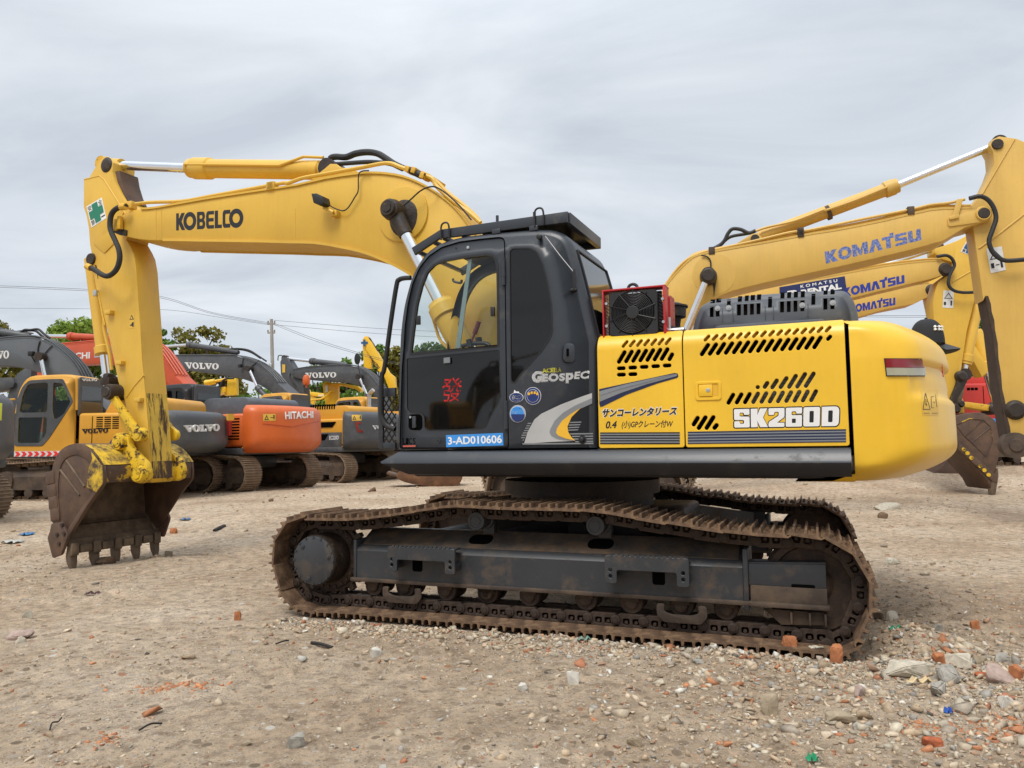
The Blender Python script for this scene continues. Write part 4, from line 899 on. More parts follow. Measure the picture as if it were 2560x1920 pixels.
b = MB(); x_, z_ = U.L(px('C', 1105, 620), YC0); b.cyl((x_, YC0-0.012, z_-0.11), (x_, YC0-0.012, z_+0.11), 0.016, n=10); b.cyl((x_, YC0-0.012, z_-0.04), (x_, YC0-0.012, z_+0.0), 0.019, n=10); b.out('door_hinge', CHAR, cabo)
b = MB(); x_, z_ = U.L(px('D', 1128, 750), YC0); b.cyl((x_, YC0-0.012, z_-0.11), (x_, YC0-0.012, z_+0.11), 0.016, n=10); b.out('door_hinge', CHAR, cabo)
P = U.pts('D', YC0, 283, 748, 378, 744, 400, 765, 402, 860, 380, 884, 300, 880, 282, 858); b = MB(); b.prism(roundpoly(P, 0.02, 4), YC0-0.004, YC0-0.001); b.out('handle_recess', VOID, cabo)
P = U.pts('D', YC0, 322, 764, 352, 762, 354, 862, 324, 866); b = MB(); b.prism(roundpoly(P, 0.006, 3), YC0-0.022, YC0-0.004, 0.003); b.out('door_handle', CHAR, cabo)
e_ = U.L(px('D', 300, 770), YC0); b = MB(); b.cyl((e_[0], YC0-0.009, e_[1]), (e_[0], YC0-0.003, e_[1]), 0.010, n=14); b.out('door_lock', ZINC, cabo)
for q in ((370, 1040, 'C'), (1012, 965, 'C'), (618, 285, 'D')):
    e_ = U.L(px(q[2], q[0], q[1]), YC0); b = MB(); b.box((e_[0], YC0-0.006, e_[1]), (0.035, 0.02, 0.075) if q[2] == 'C' else (0.06, 0.016, 0.05), 0.004); b.out('window_catch', BLK if q[2] == 'C' else CHAR, cabo)
b = MB(); P = U.pts('D', YC0, 592, 260, 645, 254, 648, 300, 594, 306); b.prism(P, YC0-0.017, YC0-0.013); b.out('catch_plate', SILD, cabo)
# grab recess on the rear pillar, lashing knob, wiper-like aerial
P = U.pts('C', YC0, 1625, 1262, 1650, 1240, 1700, 1242, 1722, 1265, 1722, 1385, 1700, 1405, 1640, 1402, 1618, 1375); b = MB(); b.prism(roundpoly(P, 0.015, 4), YC0-0.012, YC0-0.001, 0.006); b.out('grab_recess', CHAR, cabo)
P = U.pts('C', YC0, 1650, 1285, 1672, 1283, 1672, 1352, 1650, 1355); b = MB(); b.prism(roundpoly(P, 0.01, 4), YC0-0.0135, YC0-0.0125); b.out('recess_slot', VOID, cabo)
b = MB(); e_ = U.L(px('C', 1420, 325), YC0+0.0); b.lathe((e_[0], YC0+0.01, e_[1]), (0, -1, 0), [(0, 0.012), (0.02, 0.012), (0.02, 0.022), (0.045, 0.022), (0.05, 0.012)], 14); b.out('aerial_knob', BLK, cabo)
b = MB(); P = U.p3('C', YC0-0.03, 1463, 312, 1590, 480, 1712, 628); b.tube(P, 0.0035, n=6); b.out('aerial_rod', ZINC, cabo)
b = MB(); P = U.p3('C', YC0-0.03, 1712, 600, 1712, 640, 1714, 770); b.tube(P, [0.010, 0.012, 0.008], n=8); e_ = U.L(px('C', 1714, 780), YC0); b.box((e_[0], YC0-0.015, e_[1]), (0.05, 0.04, 0.02), 0.006); b.out('aerial_base', BLK, cabo)
for q, m_ in (((795, 410), ZINC), ((692, 412), BLK)):
    e_ = U.L(px('C', *q), YC0); b = MB(); b.lathe((e_[0], YC0+0.002, e_[1]), (0, -1, 0), [(0, 0.014 if m_ is ZINC else 0.006), (0.006, 0.012 if m_ is ZINC else 0.005), (0.007, 0.003)], 16); b.out('cab_plug', m_, cabo)
e_ = U.L(px('D', 537, 978), YC0); b = MB(); b.lathe((e_[0], YC0+0.001, e_[1]), (0, -1, 0), [(0, 0.018), (0.003, 0.016), (0.003, 0.008), (0.001, 0.007), (0.001, 0.001)], 16); b.out('door_stop', CHAR, cabo)
e_ = U.L(px('D', 1785, 965), YC0); b = MB(); b.lathe((e_[0], YC0-0.001, e_[1]), (0, -1, 0), [(0, 0.032), (0.004, 0.032), (0.005, 0.02), (0.03, 0.016), (0.034, 0.01)], 18); b.out('panel_knob', BLK, cabo)
# rear window: follows the rear face
r0 = next(i for i, p in enumerate(prof) if p[0] > U.L(px('C', 1690, 372), YC0)[0]-1e-6 and i > len(prof)//2)
rwin = []
for r, p in zip(rows[r0:-1], prof[r0:-1]):
    i = prof.index(p); t = (Vector(prof[i+1])-Vector(prof[i-1])).normalized(); n = Vector((-t.y, 0, t.x)) if False else Vector((-t.y, t.x))
    f = (p[1]-zlow)/(max(czs)-zlow)
    if f < 0.42: continue
    rwin.append([Vector((p[0]+n.x*0.004, y_, p[1]+n.y*0.004)) for y_ in (YC0+0.075, YC0+0.2, YC1-0.2, YC1-0.075)])
b = MB(); b.grid(rwin); b.out('rear_window', RGLASS, cabo)
b = MB(); edge_ = [Vector((p.x, p.y, p.z))+Vector((0.004, 0, 0)) for p in [r[0] for r in rwin]+list(rwin[-1][1:])+[r[-1] for r in reversed(rwin)]+list(reversed(rwin[0][1:-1]))]; b.tube(edge_, 0.009, n=6, closed=True); b.out('window_seal', BLK, cabo)
# roof visor frame
yv0, yv1 = -1.42, -0.52
v0, v1, v2 = U.L(px('C', 305, 425), yv0), U.L(px('C', 552, 268), yv0), U.L(px('C', 1652, 108), yv0)
b = MB(); hv = 0.075
for y_ in (yv0, yv1-0.03):
    b.prism([(v1[0], v1[1]+0.012), (v1[0]+0.01, v1[1]-hv*0.8), (v2[0], v2[1]-hv), (v2[0], v2[1]+0.01)], y_, y_+0.035, 0.003)
    b.prism([(v0[0], v0[1]+0.012), (v1[0], v1[1]+0.012), (v1[0]+0.012, v1[1]-0.05), (v0[0]+0.03, v0[1]-0.05)], y_+0.002, y_+0.033, 0.003)
b.prism([(v2[0]-0.03, v2[1]-hv), (v2[0]+0.012, v2[1]-hv), (v2[0]+0.012, v2[1]+0.01), (v2[0]-0.03, v2[1]+0.01)], yv0+0.036, yv1-0.032, 0.003)
for f in (0.0, 0.16, 0.33): b.box((v1[0]+(v2[0]-v1[0])*f+0.02, (yv0+yv1)/2, v1[1]+(v2[1]-v1[1])*f-0.05), (0.035, yv1-yv0-0.07, 0.035), 0.003)
for f in (0.05, 0.6): b.box((v0[0]+(v1[0]-v0[0])*f+0.02, (yv0+yv1)/2, v0[1]+(v1[1]-v0[1])*f-0.02), (0.035, yv1-yv0-0.07, 0.03), 0.003)
vis = b.out('roof_guard', CHAR, cabo)
b = MB(); f0 = 0.33; b.prism([(v1[0]+(v2[0]-v1[0])*f0, v1[1]+(v2[1]-v1[1])*f0-0.02), (v2[0]-0.03, v2[1]-0.03), (v2[0]-0.03, v2[1]-0.022), (v1[0]+(v2[0]-v1[0])*f0, v1[1]+(v2[1]-v1[1])*f0-0.012)], yv0+0.036, yv1-0.032); b.out('guard_plate', CHAR, vis)
for q in ((1040, 240), (1362, 212)):
    for y_ in (yv0+0.02, yv1-0.05):
        e_ = U.L(px('C', *q), yv0); b = MB(); b.cyl((e_[0], y_, e_[1]-0.10), (e_[0], y_, e_[1]+0.105), 0.012, n=10); b.box((e_[0], y_, e_[1]-0.03), (0.07, 0.06, 0.04), 0.003); b.out('guard_bolt', CHAR, vis)
for q in ((600, 228), (1412, 104)):
    e_ = U.L(px('C', *q), yv0-0.01); b = MB(); b.tube(smoothpath([(e_[0]-0.04, yv0-0.012, e_[1]-0.11), (e_[0]-0.04, yv0-0.012, e_[1]-0.01), (e_[0]-0.025, yv0-0.012, e_[1]+0.025), (e_[0]+0.01, yv0-0.012, e_[1]+0.03), (e_[0]+0.032, yv0-0.012, e_[1]), (e_[0]+0.035, yv0-0.012, e_[1]-0.10)], 4), 0.008, n=8); b.out('lifting_loop', BLK, vis)
# front handrail and mesh step guard
b = MB(); b.tube(smoothpath(U.p3('C', YC0+0.10, 300, 672, 240, 676, 200, 690, 178, 735, 130, 1040, 75, 1440, 'D', 50, 420, 44, 640, 45, 740, 62, 800, 100, 850, 165, 875), 5), 0.021, n=10); b.out('hand_rail', BLK, cabo)
yg = -1.30
b = MB(); P = U.pts('D', yg, 8, 522, 165, 522, 165, 1040, 40, 1035, 8, 960); gx0, gx1 = P[0][0], P[1][0]; gz1, gz0 = P[0][1], P[2][1]
b.prism([(gx0, gz1), (gx0+0.055, gz1), (gx0+0.06, gz0), (gx0+0.02, gz0)], yg, yg+0.03, 0.003); b.prism([(gx0+0.056, gz1), (gx1, gz1), (gx1, gz1-0.075), (gx0+0.056, gz1-0.075)], yg+0.002, yg+0.03, 0.003); b.prism([(gx0+0.06, gz0+0.05), (gx1, gz0+0.05), (gx1, gz0), (gx0+0.06, gz0)], yg+0.002, yg+0.03, 0.003)
gd = b.out('step_guard', CHAR, cabo)
b = MB(); wd = gx1-gx0-0.06; hgt = gz1-0.08-gz0-0.05
for k in range(-3, 13):
    for s_ in (1, -1):
        z_ = gz0+0.05+k*0.075
        a_ = Vector((gx0+0.058, yg+0.015, z_)); c_ = Vector((gx1, yg+0.015, z_+s_*wd*1.4))
        def clip(p, q):
            t0, t1 = 0, 1
            for lim, sg in ((gz0+0.05, 1), (gz1-0.076, -1)):
                fa, fb = sg*(p.z-lim), sg*(q.z-lim)
                if fa < 0 and fb < 0: return None
                if fa < 0: t0 = max(t0, fa/(fa-fb))
                if fb < 0: t1 = min(t1, fa/(fa-fb))
            return (p.lerp(q, t0), p.lerp(q, t1)) if t1 > t0 else None
        r_ = clip(a_, c_)
        if r_: b.tube(r_, 0.006, n=4)
b.out('guard_mesh', BLK, gd)
# ---- decals on the cab side
vinyl(cabo, BLUEV, 'D', YC0-0.003, 605, 926, 1098, 906, 1102, 1014, 608, 1030)
letters('3-AD010606', quad(U, 'D', YC0-0.0058, 620, 942, 1086, 924, 1088, 994, 622, 1008), WHITE, cabo, 0.002, bold=0.022)
for i, (c_, x_) in enumerate((('L', 232), ('1', 258), ('C', 286), ('S', 318))): letters(c_, quad(U, 'D', YC0, x_, 952-i, x_+24, 952-i, x_+24, 1008-i, x_, 1008-i), VOID, cabo, 0.002, bold=0.02)
vinyl(cabo, paint('coral_vinyl', (0.5, 0.10, 0.07), 0.4), 'D', YC0, 234, 1015, 343, 1013, 343, 1026, 234, 1028)
letters('發', quad(U, 'D', YC0+0.004, 568, 432, 744, 428, 742, 634, 570, 640), REDV, dlow, 0.003, bold=0.0, shear=0.08)
letters('ACERA', quad(U, 'D', YC0, 1434, 348, 1604, 340, 1608, 382, 1436, 388), paint('lime_gold_vinyl', (0.75, 0.68, 0.06), 0.4), cabo, 0.002, bold=0.05)
GW = textmesh('G', 0.05); letters('G', quad(U, 'D', YC0, 1348, 374, 1440, 370, 1438, 470, 1346, 474), WHITE, cabo, 0.0015, bold=0.07)
letters('G', quad(U, 'D', YC0-0.0018, 1354, 380, 1434, 376, 1432, 464, 1352, 468), SILV, cabo, 0.0015, bold=0.045)
letters('EOS', quad(U, 'D', YC0, 1432, 392, 1640, 386, 1638, 462, 1430, 468), WHITE, cabo, 0.0015, bold=0.07, space=1.12)
letters('EOS', quad(U, 'D', YC0-0.0018, 1438, 398, 1634, 392, 1632, 456, 1436, 462), SILV, cabo, 0.0015, bold=0.045, space=1.12)
letters('p', quad(U, 'D', YC0, 1634, 384, 1712, 380, 1712, 476, 1634, 480), WHITE, cabo, 0.0015, bold=0.07)
letters('p', quad(U, 'D', YC0-0.0018, 1640, 390, 1706, 387, 1706, 470, 1640, 474), SILV, cabo, 0.0015, bold=0.045)
letters('EC', quad(U, 'D', YC0, 1706, 372, 1846, 366, 1840, 442, 1704, 448), WHITE, cabo, 0.0015, bold=0.07, space=1.12, shear=0.1)
letters('EC', quad(U, 'D', YC0-0.0018, 1712, 378, 1840, 372, 1834, 436, 1710, 442), SILV, cabo, 0.0015, bold=0.045, space=1.12, shear=0.1)
# round badges
def badge(cx_, cy_, rx, ry, cols, y0=YC0):
    o_ = None
    for k, (f, m_) in enumerate(cols):
        P = []
        for j in range(40): a = 2*math.pi*j/40; P.append(U.L(px('D', cx_+rx*f*math.cos(a), cy_+ry*f*math.sin(a)), y0))
        m = MB(); m.prism(P, y0-0.0018*(k+1), y0-0.0018*k-0.0004); o_ = m.out('badge', m_, cabo)
badge(1214, 600, 60, 42, ((1, WHITE), (0.93, DBLUEV)))
vinyl(cabo, WHITE, 'D', YC0, 1190, 562, 1196, 534, 1212, 550, 1232, 548, 1242, 566); letters('ECO', quad(U, 'D', YC0-0.0036, 1174, 582, 1258, 578, 1258, 614, 1174, 618), WHITE, cabo, 0.0015, bold=0.05)
letters('www.eco.jp', quad(U, 'D', YC0-0.0036, 1180, 622, 1246, 620, 1244, 632, 1182, 634), WHITE, cabo, 0.001)
badge(1357, 587, 70, 76, ((1, WHITE), (0.95, DBLUEV), (0.74, WHITE), (0.70, DBLUEV)))
for k, x_ in enumerate((1312, 1336, 1362, 1384)): vinyl(cabo, GOLDV, 'D', YC0-0.0072, x_, 560-(10 if k in (1, 2) else 0), x_+18, 556-(10 if k in (1, 2) else 0), x_+20, 578-(10 if k in (1, 2) else 0), x_+2, 582-(10 if k in (1, 2) else 0))
badge(1225, 741, 69, 75, ((1, WHITE), (0.95, DBLUEV), (0.90, WHITE), (0.85, BLUEV)))
P = [(1225+58*math.cos(a), 745+64*math.sin(a)) for a in [math.pi*k/16 for k in range(17)]]
vinyl(cabo, DBLUEV, 'D', YC0-0.0072, *[c for p in P for c in p])
letters('排出ガス対策', quad(U, 'D', YC0-0.0072, 1176, 716, 1276, 710, 1276, 736, 1176, 742), WHITE, cabo, 0.001, bold=0.01)
letters('型建設', quad(U, 'D', YC0-0.009, 1196, 750, 1258, 746, 1258, 768, 1196, 772), BLUEV, cabo, 0.001, bold=0.02)
letters('国土交通省', quad(U, 'D', YC0-0.0072, 1190, 692, 1260, 689, 1260, 701, 1190, 704), DBLUEV, cabo, 0.001, bold=0.01)
# silver and gold swoosh with speed lines
vinyl(cabo, SILV, 'D', YC0, 1280, 1000, 1285, 985, 1310, 900, 1370, 790, 1430, 740, 1600, 660, 1780, 592, 1867, 562, 1868, 652, 1760, 700, 1690, 770, 1655, 850, 1662, 900, 1690, 945, 1725, 975, 1500, 985)
vinyl(cabo, SILD, 'D', YC0-0.0024, 1500, 900, 1508, 870, 1545, 800, 1620, 730, 1720, 670, 1868, 605, 1868, 652, 1760, 700, 1690, 770, 1655, 850, 1662, 900, 1690, 945, 1725, 975, 1620, 968, 1560, 955, 1515, 930)
vinyl(cabo, GOLDV, 'D', YC0-0.0048, 1556, 905, 1565, 865, 1610, 800, 1680, 745, 1770, 690, 1690, 770, 1655, 850, 1662, 900, 1690, 945, 1722, 972, 1640, 955, 1575, 930)
for k in range(8):
    y_ = 820+k*20.5; xa = 1312-k*10 if k < 6 else 1256+(k-6)*14; vinyl(cabo, SILD, 'D', YC0, xa, y_, 1345-k*9, y_-1, 1340-k*9, y_+9, xa-4, y_+10, name='stripe')
vinyl(cabo, SILD, 'D', YC0, 1262, 995, 1878, 990, 1878, 1003, 1270, 1008, name='stripe')
for k in range(4): vinyl(cabo, SILD, 'D', YC0, 1668-k*2, 812+k*22, 1776-k*9, 808+k*22, 1772-k*9, 818+k*22, 1664-k*1, 822+k*22, name='stripe')
for k in range(4): vinyl(cabo, SILD, 'D', YC0, 1676+k*14, 910+k*22, 1876, 907+k*22, 1876, 918+k*22, 1682+k*14, 921+k*22, name='stripe')
# ------------------------------------------------------------------ boom
YB0, YB1 = -0.31, 0.31
up = U.pts('A', YB0, 870, 592, 1010, 580, 1400, 510, 1866, 438, 'B', 350, 386, 600, 327, 870, 288, 1000, 280, 1130, 287, 1270, 312, 1400, 362, 1500, 415, 1600, 482, 1700, 566, 1780, 655, 1840, 738)
lo = U.pts('B', YB0, 1340, 1165, 1200, 1085, 1040, 1012, 900, 962, 700, 918, 500, 887, 270, 882, 0, 874, 'A', 1400, 868, 1060, 862, 1000, 866, 860, 855, 755, 835)
_fl = U.pts('C', YB0, 900, 1330, 800, 1140, 660, 930, 500, 755)
foot = [(-0.35, 2.72), (0.02, 2.18), (0.12, 1.95), (0.05, 1.78), (-0.12, 1.66)]+_fl
nose = U.pts('A', YB0, 690, 818, 640, 790, 628, 740, 645, 690, 690, 655, 750, 630, 768, 608)
bp = sm2(up, 2)+sm2([up[-1]]+foot[:2], 3)[1:]+foot[2:5]+sm2(_fl+[lo[0]], 2)[:-1]+sm2(lo, 2)+nose
b = MB(); b.prism(bp, YB0+0.012, YB1-0.012, 0.006)
# flange lips along the top and bottom edges
for E_ in (sm2(up, 2)+sm2([up[-1]]+foot[:2], 3)[1:],):
    for y_ in (YB0, YB1-0.02):
        b.grid([[Vector((p[0], y_-0.004, p[1]+0.010)), Vector((p[0], y_+0.03, p[1]+0.010)), Vector((p[0], y_+0.03, p[1]-0.012)), Vector((p[0], y_-0.004, p[1]-0.012))] for p in E_], True)
for E_ in ((sm2(_fl+[lo[0]], 2)[:-1]+sm2(lo, 2))[:-6],):
    for y_ in (YB0, YB1-0.03): b.grid([[Vector((p[0], y_-0.004, p[1]+0.016)), Vector((p[0], y_+0.03, p[1]+0.016)), Vector((p[0], y_+0.03, p[1]-0.014)), Vector((p[0], y_-0.004, p[1]-0.014))] for p in E_], True)
boom = b.out('boom', YELA, root, 35)
def bpart(name, mat, fn, parent=boom):
    m = MB(); fn(m); return m.out(name, mat, parent)
# nose boss, weld seam plates
e_ = U.L(px('A', 664, 735), YB0); NP = Vector((e_[0], 0, e_[1]))
b = MB(); b.lathe((NP.x, YB0-0.03, NP.z), (0, 1, 0), [(0, 0.03), (0, 0.07), (0.01, 0.075), (0.05, 0.075)], 24); b.box((NP.x+0.085, YB0-0.025, NP.z+0.01), (0.05, 0.05, 0.16), 0.006); b.out('nose_pin', YELS, boom)
P = U.pts('A', YB0-0.002, 620, 770, 690, 760, 750, 780, 745, 828, 690, 822, 640, 800); b = MB(); b.prism(P, YB0-0.0035, YB0+0.01); b.out('grease_patch', GREASE, boom)
b = MB()
for q in ((1002, 590, 1002, 858), (1050, 600, 1050, 845)): b.tube(U.p3('A', YB0+0.012, *q), 0.006, n=6)
b.tube(U.p3('B', YB0+0.012, 338, 590, 338, 850), 0.004, n=6)
b.out('weld_seam', YELA, boom)
KOB = []                                            # KOBELCO, heavy letters that lock together
def lt(x, w, pts, holes=()): KOB.append(([(x+p[0]*w, p[1]) for p in pts], [[(x+p[0]*w, p[1]) for p in h] for h in holes]))
def ell(cx_, cz_, rx, rz, n=28): return [(cx_+rx*math.cos(2*math.pi*k/n), cz_+rz*math.sin(2*math.pi*k/n)) for k in range(n)]
lt(0.0, 0.78, [(0, 0), (0.30, 0), (0.30, 0.36), (0.62, 0), (1.0, 0), (0.60, 0.5), (0.96, 1), (0.58, 1), (0.30, 0.66), (0.30, 1), (0, 1)])
lt(0.62, 1.1, ell(0.5, 0.5, 0.5, 0.53), [ell(0.5, 0.5, 0.25, 0.27)])
lt(1.78, 0.70, [(0, 0), (0.72, 0), (0.92, 0.08), (1, 0.28), (0.92, 0.46), (0.82, 0.52), (0.92, 0.6), (0.97, 0.75), (0.88, 0.94), (0.70, 1), (0, 1)], [[(0.32, 0.2), (0.62, 0.2), (0.68, 0.3), (0.62, 0.4), (0.32, 0.4)], [(0.32, 0.6), (0.60, 0.6), (0.66, 0.7), (0.60, 0.8), (0.32, 0.8)]])
lt(2.54, 0.66, [(0.2, 0), (1, 0), (1, 0.2), (0.38, 0.2), (0.34, 0.24), (0.34, 0.4), (0.95, 0.4), (0.95, 0.6), (0.34, 0.6), (0.34, 0.76), (0.38, 0.8), (1, 0.8), (1, 1), (0.2, 1), (0.05, 0.9), (0, 0.75), (0, 0.25), (0.05, 0.1)])
lt(3.26, 0.58, [(0, 0), (1, 0), (1, 0.2), (0.46, 0.2), (0.46, 1), (0, 1)])
lt(3.90, 0.62, [(0.2, 0), (1, 0), (1, 0.22), (0.42, 0.22), (0.36, 0.28), (0.36, 0.72), (0.42, 0.78), (1, 0.78), (1, 1), (0.2, 1), (0.05, 0.9), (0, 0.75), (0, 0.25), (0.05, 0.1)])
lt(4.42, 1.15, ell(0.5, 0.5, 0.5, 0.54), [ell(0.5, 0.5, 0.25, 0.27)])
letters('', quad(U, 'A', YB0+0.011, 1176, 628, 1757, 588, 1757, 756, 1176, 788), BLACKV, boom, 0.003, mesh=polyletters(KOB))
# work lamp and its cable
b = MB(); P = U.pts('B', YB0-0.12, 516, 480, 560, 478, 612, 502, 625, 560, 590, 580, 535, 560); b.prism(P, YB0-0.20, YB0-0.07, 0.01); wl_ = b.out('work_lamp', BLK, boom)
b = MB(); b.tube(U.p3('B', YB0-0.10, 585, 585, 660, 620)+U.p3('B', YB0-0.0, 685, 640), 0.018, n=6); b.box(U.p3('B', YB0-0.02, 690, 640)[0], (0.07, 0.08, 0.06), 0.004); b.out('lamp_bracket', YELA, boom)
b = MB(); b.tube(smoothpath(U.p3('B', YB0-0.03, 620, 550, 660, 580, 720, 605, 760, 610, 800, 580, 850, 500, 882, 440, 884, 340, 890, 290, 920, 268, 975, 264), 4), 0.007, n=6); b.out('lamp_cable', RUB, boom)
# boss of the hoist cylinders
e_ = U.L(px('B', 1270, 640), YB0); bz = Vector((e_[0], 0, e_[1]))
b = MB(); b.lathe((bz.x, YB0-0.012, bz.z), (0, 1, 0), [(0, 0.27), (0.004, 0.285), (0.03, 0.29)], 48); b.out('pin_boss', YELA, boom)
b = MB(); b.lathe((bz.x+0.01, YB0-0.018, bz.z-0.02), (0, 1, 0), [(0, 0.03), (0, 0.15), (0.008, 0.17)], 32)
for v in b.bm.verts:
    d = v.co-Vector((bz.x, v.co.y, bz.z)); v.co.z -= 0.05*max(0, -d.z/0.17)
b.out('grease_patch', GREASE, boom)
# grease line to the cylinder pin
b = MB(); b.tube(smoothpath(U.p3('B', YB0-0.10, 1265, 575, 1330, 520, 1420, 440, 1500, 405)+U.p3('B', YB0-0.03, 1560, 410, 1640, 460, 1760, 570, 1860, 690), 5), 0.008, n=6); b.out('grease_line', RUB, boom)
# hard lines on top of the boom
def line(r, w, y, n, *c): 
    m = MB(); m.tube(smoothpath(U.p3(r, y, *c), 5), w, n=8); return m
b = MB()
b.tube(smoothpath(U.p3('A', YB0+0.03, 830, 552, 960, 538, 1230, 528, 1500, 480, 1900, 408, 2100, 372)+U.p3('B', YB0+0.03, 280, 372, 400, 330, 560, 300, 900, 240, 1130, 200, 1250, 235, 1400, 290, 1520, 330, 1560, 400, 1700, 530, 1830, 620, 1940, 715), 4), 0.022, n=8)
b.out('hydraulic_pipe', YELA, boom)
for k, dy in enumerate((0.12, 0.24, 0.36)):
    b = MB(); b.tube(smoothpath(U.p3('B', YB0+dy, 1380, 280, 1540, 345, 1650, 450, 1790, 560, 1900, 660, 1950, 735), 4), 0.020, n=8); b.out('hydraulic_pipe', YELA, boom)
b = MB()
for q in ((1385, 275), (1330, 265), (1460, 320)): e_ = U.p3('B', YB0+0.05, *q)[0]; b.box(e_, (0.05, 0.14, 0.06), 0.005, Matrix.Rotation(0.4, 3, 'Y'))
b.box(U.p3('B', YB0+0.2, 1530, 345)[0], (0.10, 0.36, 0.05), 0.005, Matrix.Rotation(0.5, 3, 'Y')); b.out('pipe_clamp', YELS, boom)
b = MB()
for q in (('A', 2010, 395), ('B', 140, 395), ('A', 790, 560)):
    e_ = U.p3(q[0], YB0+0.03, q[1], q[2])[0]; b.box(e_-Vector((0, 0, 0.01)), (0.10, 0.09, 0.09), 0.006)
b.out('pipe_bracket', YELA, boom)
b = MB(); e_ = U.p3('B', YB0+0.03, 1382, 285)[0]; b.cyl(e_-Vector((0.07, 0, -0.04)), e_+Vector((0.07, 0, -0.04)), 0.036, n=12); b.out('pipe_coupling', RUB, boom)
b = MB(); b.tube(smoothpath(U.p3('B', 0.05, 640, 165, 660, 150, 700, 145, 780, 148, 860, 118, 960, 105, 1050, 118, 1120, 158, 1190, 205, 1270, 245), 5), 0.036, n=10); b.out('boom_hose', RUB, boom)
b = MB(); b.tube(smoothpath(U.p3('B', -0.08, 560, 202, 680, 208, 800, 200, 960, 190, 1080, 195, 1170, 210, 1270, 240), 5), 0.024, n=10); b.out('boom_hose', RUB, boom)
# black hose looping over the boom nose
b = MB(); b.tube(smoothpath(U.p3('A', -0.40, 745, 575, 690, 580, 640, 610, 612, 660, 605, 740, 618, 800, 650, 870, 682, 950, 688, 1030, 665, 1110, 620, 1160, 575, 1176, 530, 1160)+U.p3('A', -0.36, 470, 1120, 405, 1090), 5), 0.032, n=10); b.out('nose_hose', RUB, boom)
b = MB(); b.tube(U.p3('A', -0.40, 700, 580, 745, 574), 0.042, n=10); b.out('hose_fitting', YELS, boom); b = MB(); b.tube(U.p3('A', -0.36, 405, 1090, 440, 1106), 0.040, n=10); b.out('hose_fitting', YELS, boom)
# arm cylinder on top of the boom
c0 = U.p3('A', 0, 575, 215)[0]; c1 = U.p3('B', 0, 660, 262)[0]
jr = U.p3('A', 0, 1290, 245)[0]
b = MB(); b.cyl(c0, jr.lerp(c1, 0.05), 0.058, n=24); ac = b.out('arm_cylinder_rod', CHROME, root)
b = MB(); d = (c1-jr).normalized(); L_ = (c1-jr).length
q_ = jr
b.lathe(q_, d, [(0, 0.06), (0, 0.10), (0.02, 0.115), (0.06, 0.105), (0.10, 0.13), (0.34, 0.13), (0.36, 0.112), (L_-0.16, 0.108), (L_-0.14, 0.09), (L_-0.02, 0.085), (L_, 0.02)], 32); acb = b.out('arm_cylinder', YELA, root)
b = MB(); b.tube([q_+d*t+Vector((0, -0.12, 0.01)) for t in (0.04, 0.4, 1.5)]+[q_+d*1.9+Vector((0, -0.12, 0.0)), q_+d*2.3+Vector((0, -0.10, 0.12)), q_+d*(L_-0.3)+Vector((0, -0.08, 0.12))] if L_ > 2.6 else [q_+d*t+Vector((0, -0.12, 0.01)) for t in (0.04, L_*0.7)]+[q_+d*L_*0.85+Vector((0, -0.1, 0.12)), q_+d*L_*0.97+Vector((0, -0.08, 0.12))], 0.017, n=8); b.out('cylinder_pipe', YELA, acb)
b = MB(); b.lathe(c1+Vector((0, -0.13, 0)), (0, 1, 0), [(0, 0.02), (0, 0.10), (0.26, 0.10), (0.26, 0.02)], 24); b.out('cylinder_eye', GREASE, acb)
b = MB(); b.lathe(c0+Vector((0, -0.10, 0)), (0, 1, 0), [(0, 0.02), (0, 0.09), (0.20, 0.09), (0.20, 0.02)], 24); b.cyl(c0, c0+(jr-c0).normalized()*0.28, 0.085, n=20); b.out('rod_eye', YELS, acb)
b = MB()
for y_ in (-0.19, 0.14): b.prism(U.pts('B', y_, 470, 345, 600, 240, 640, 205, 690, 205, 730, 235, 840, 250, 900, 285, 600, 330), y_, y_+0.05, 0.006)
b.out('cylinder_bracket', YELA, boom)
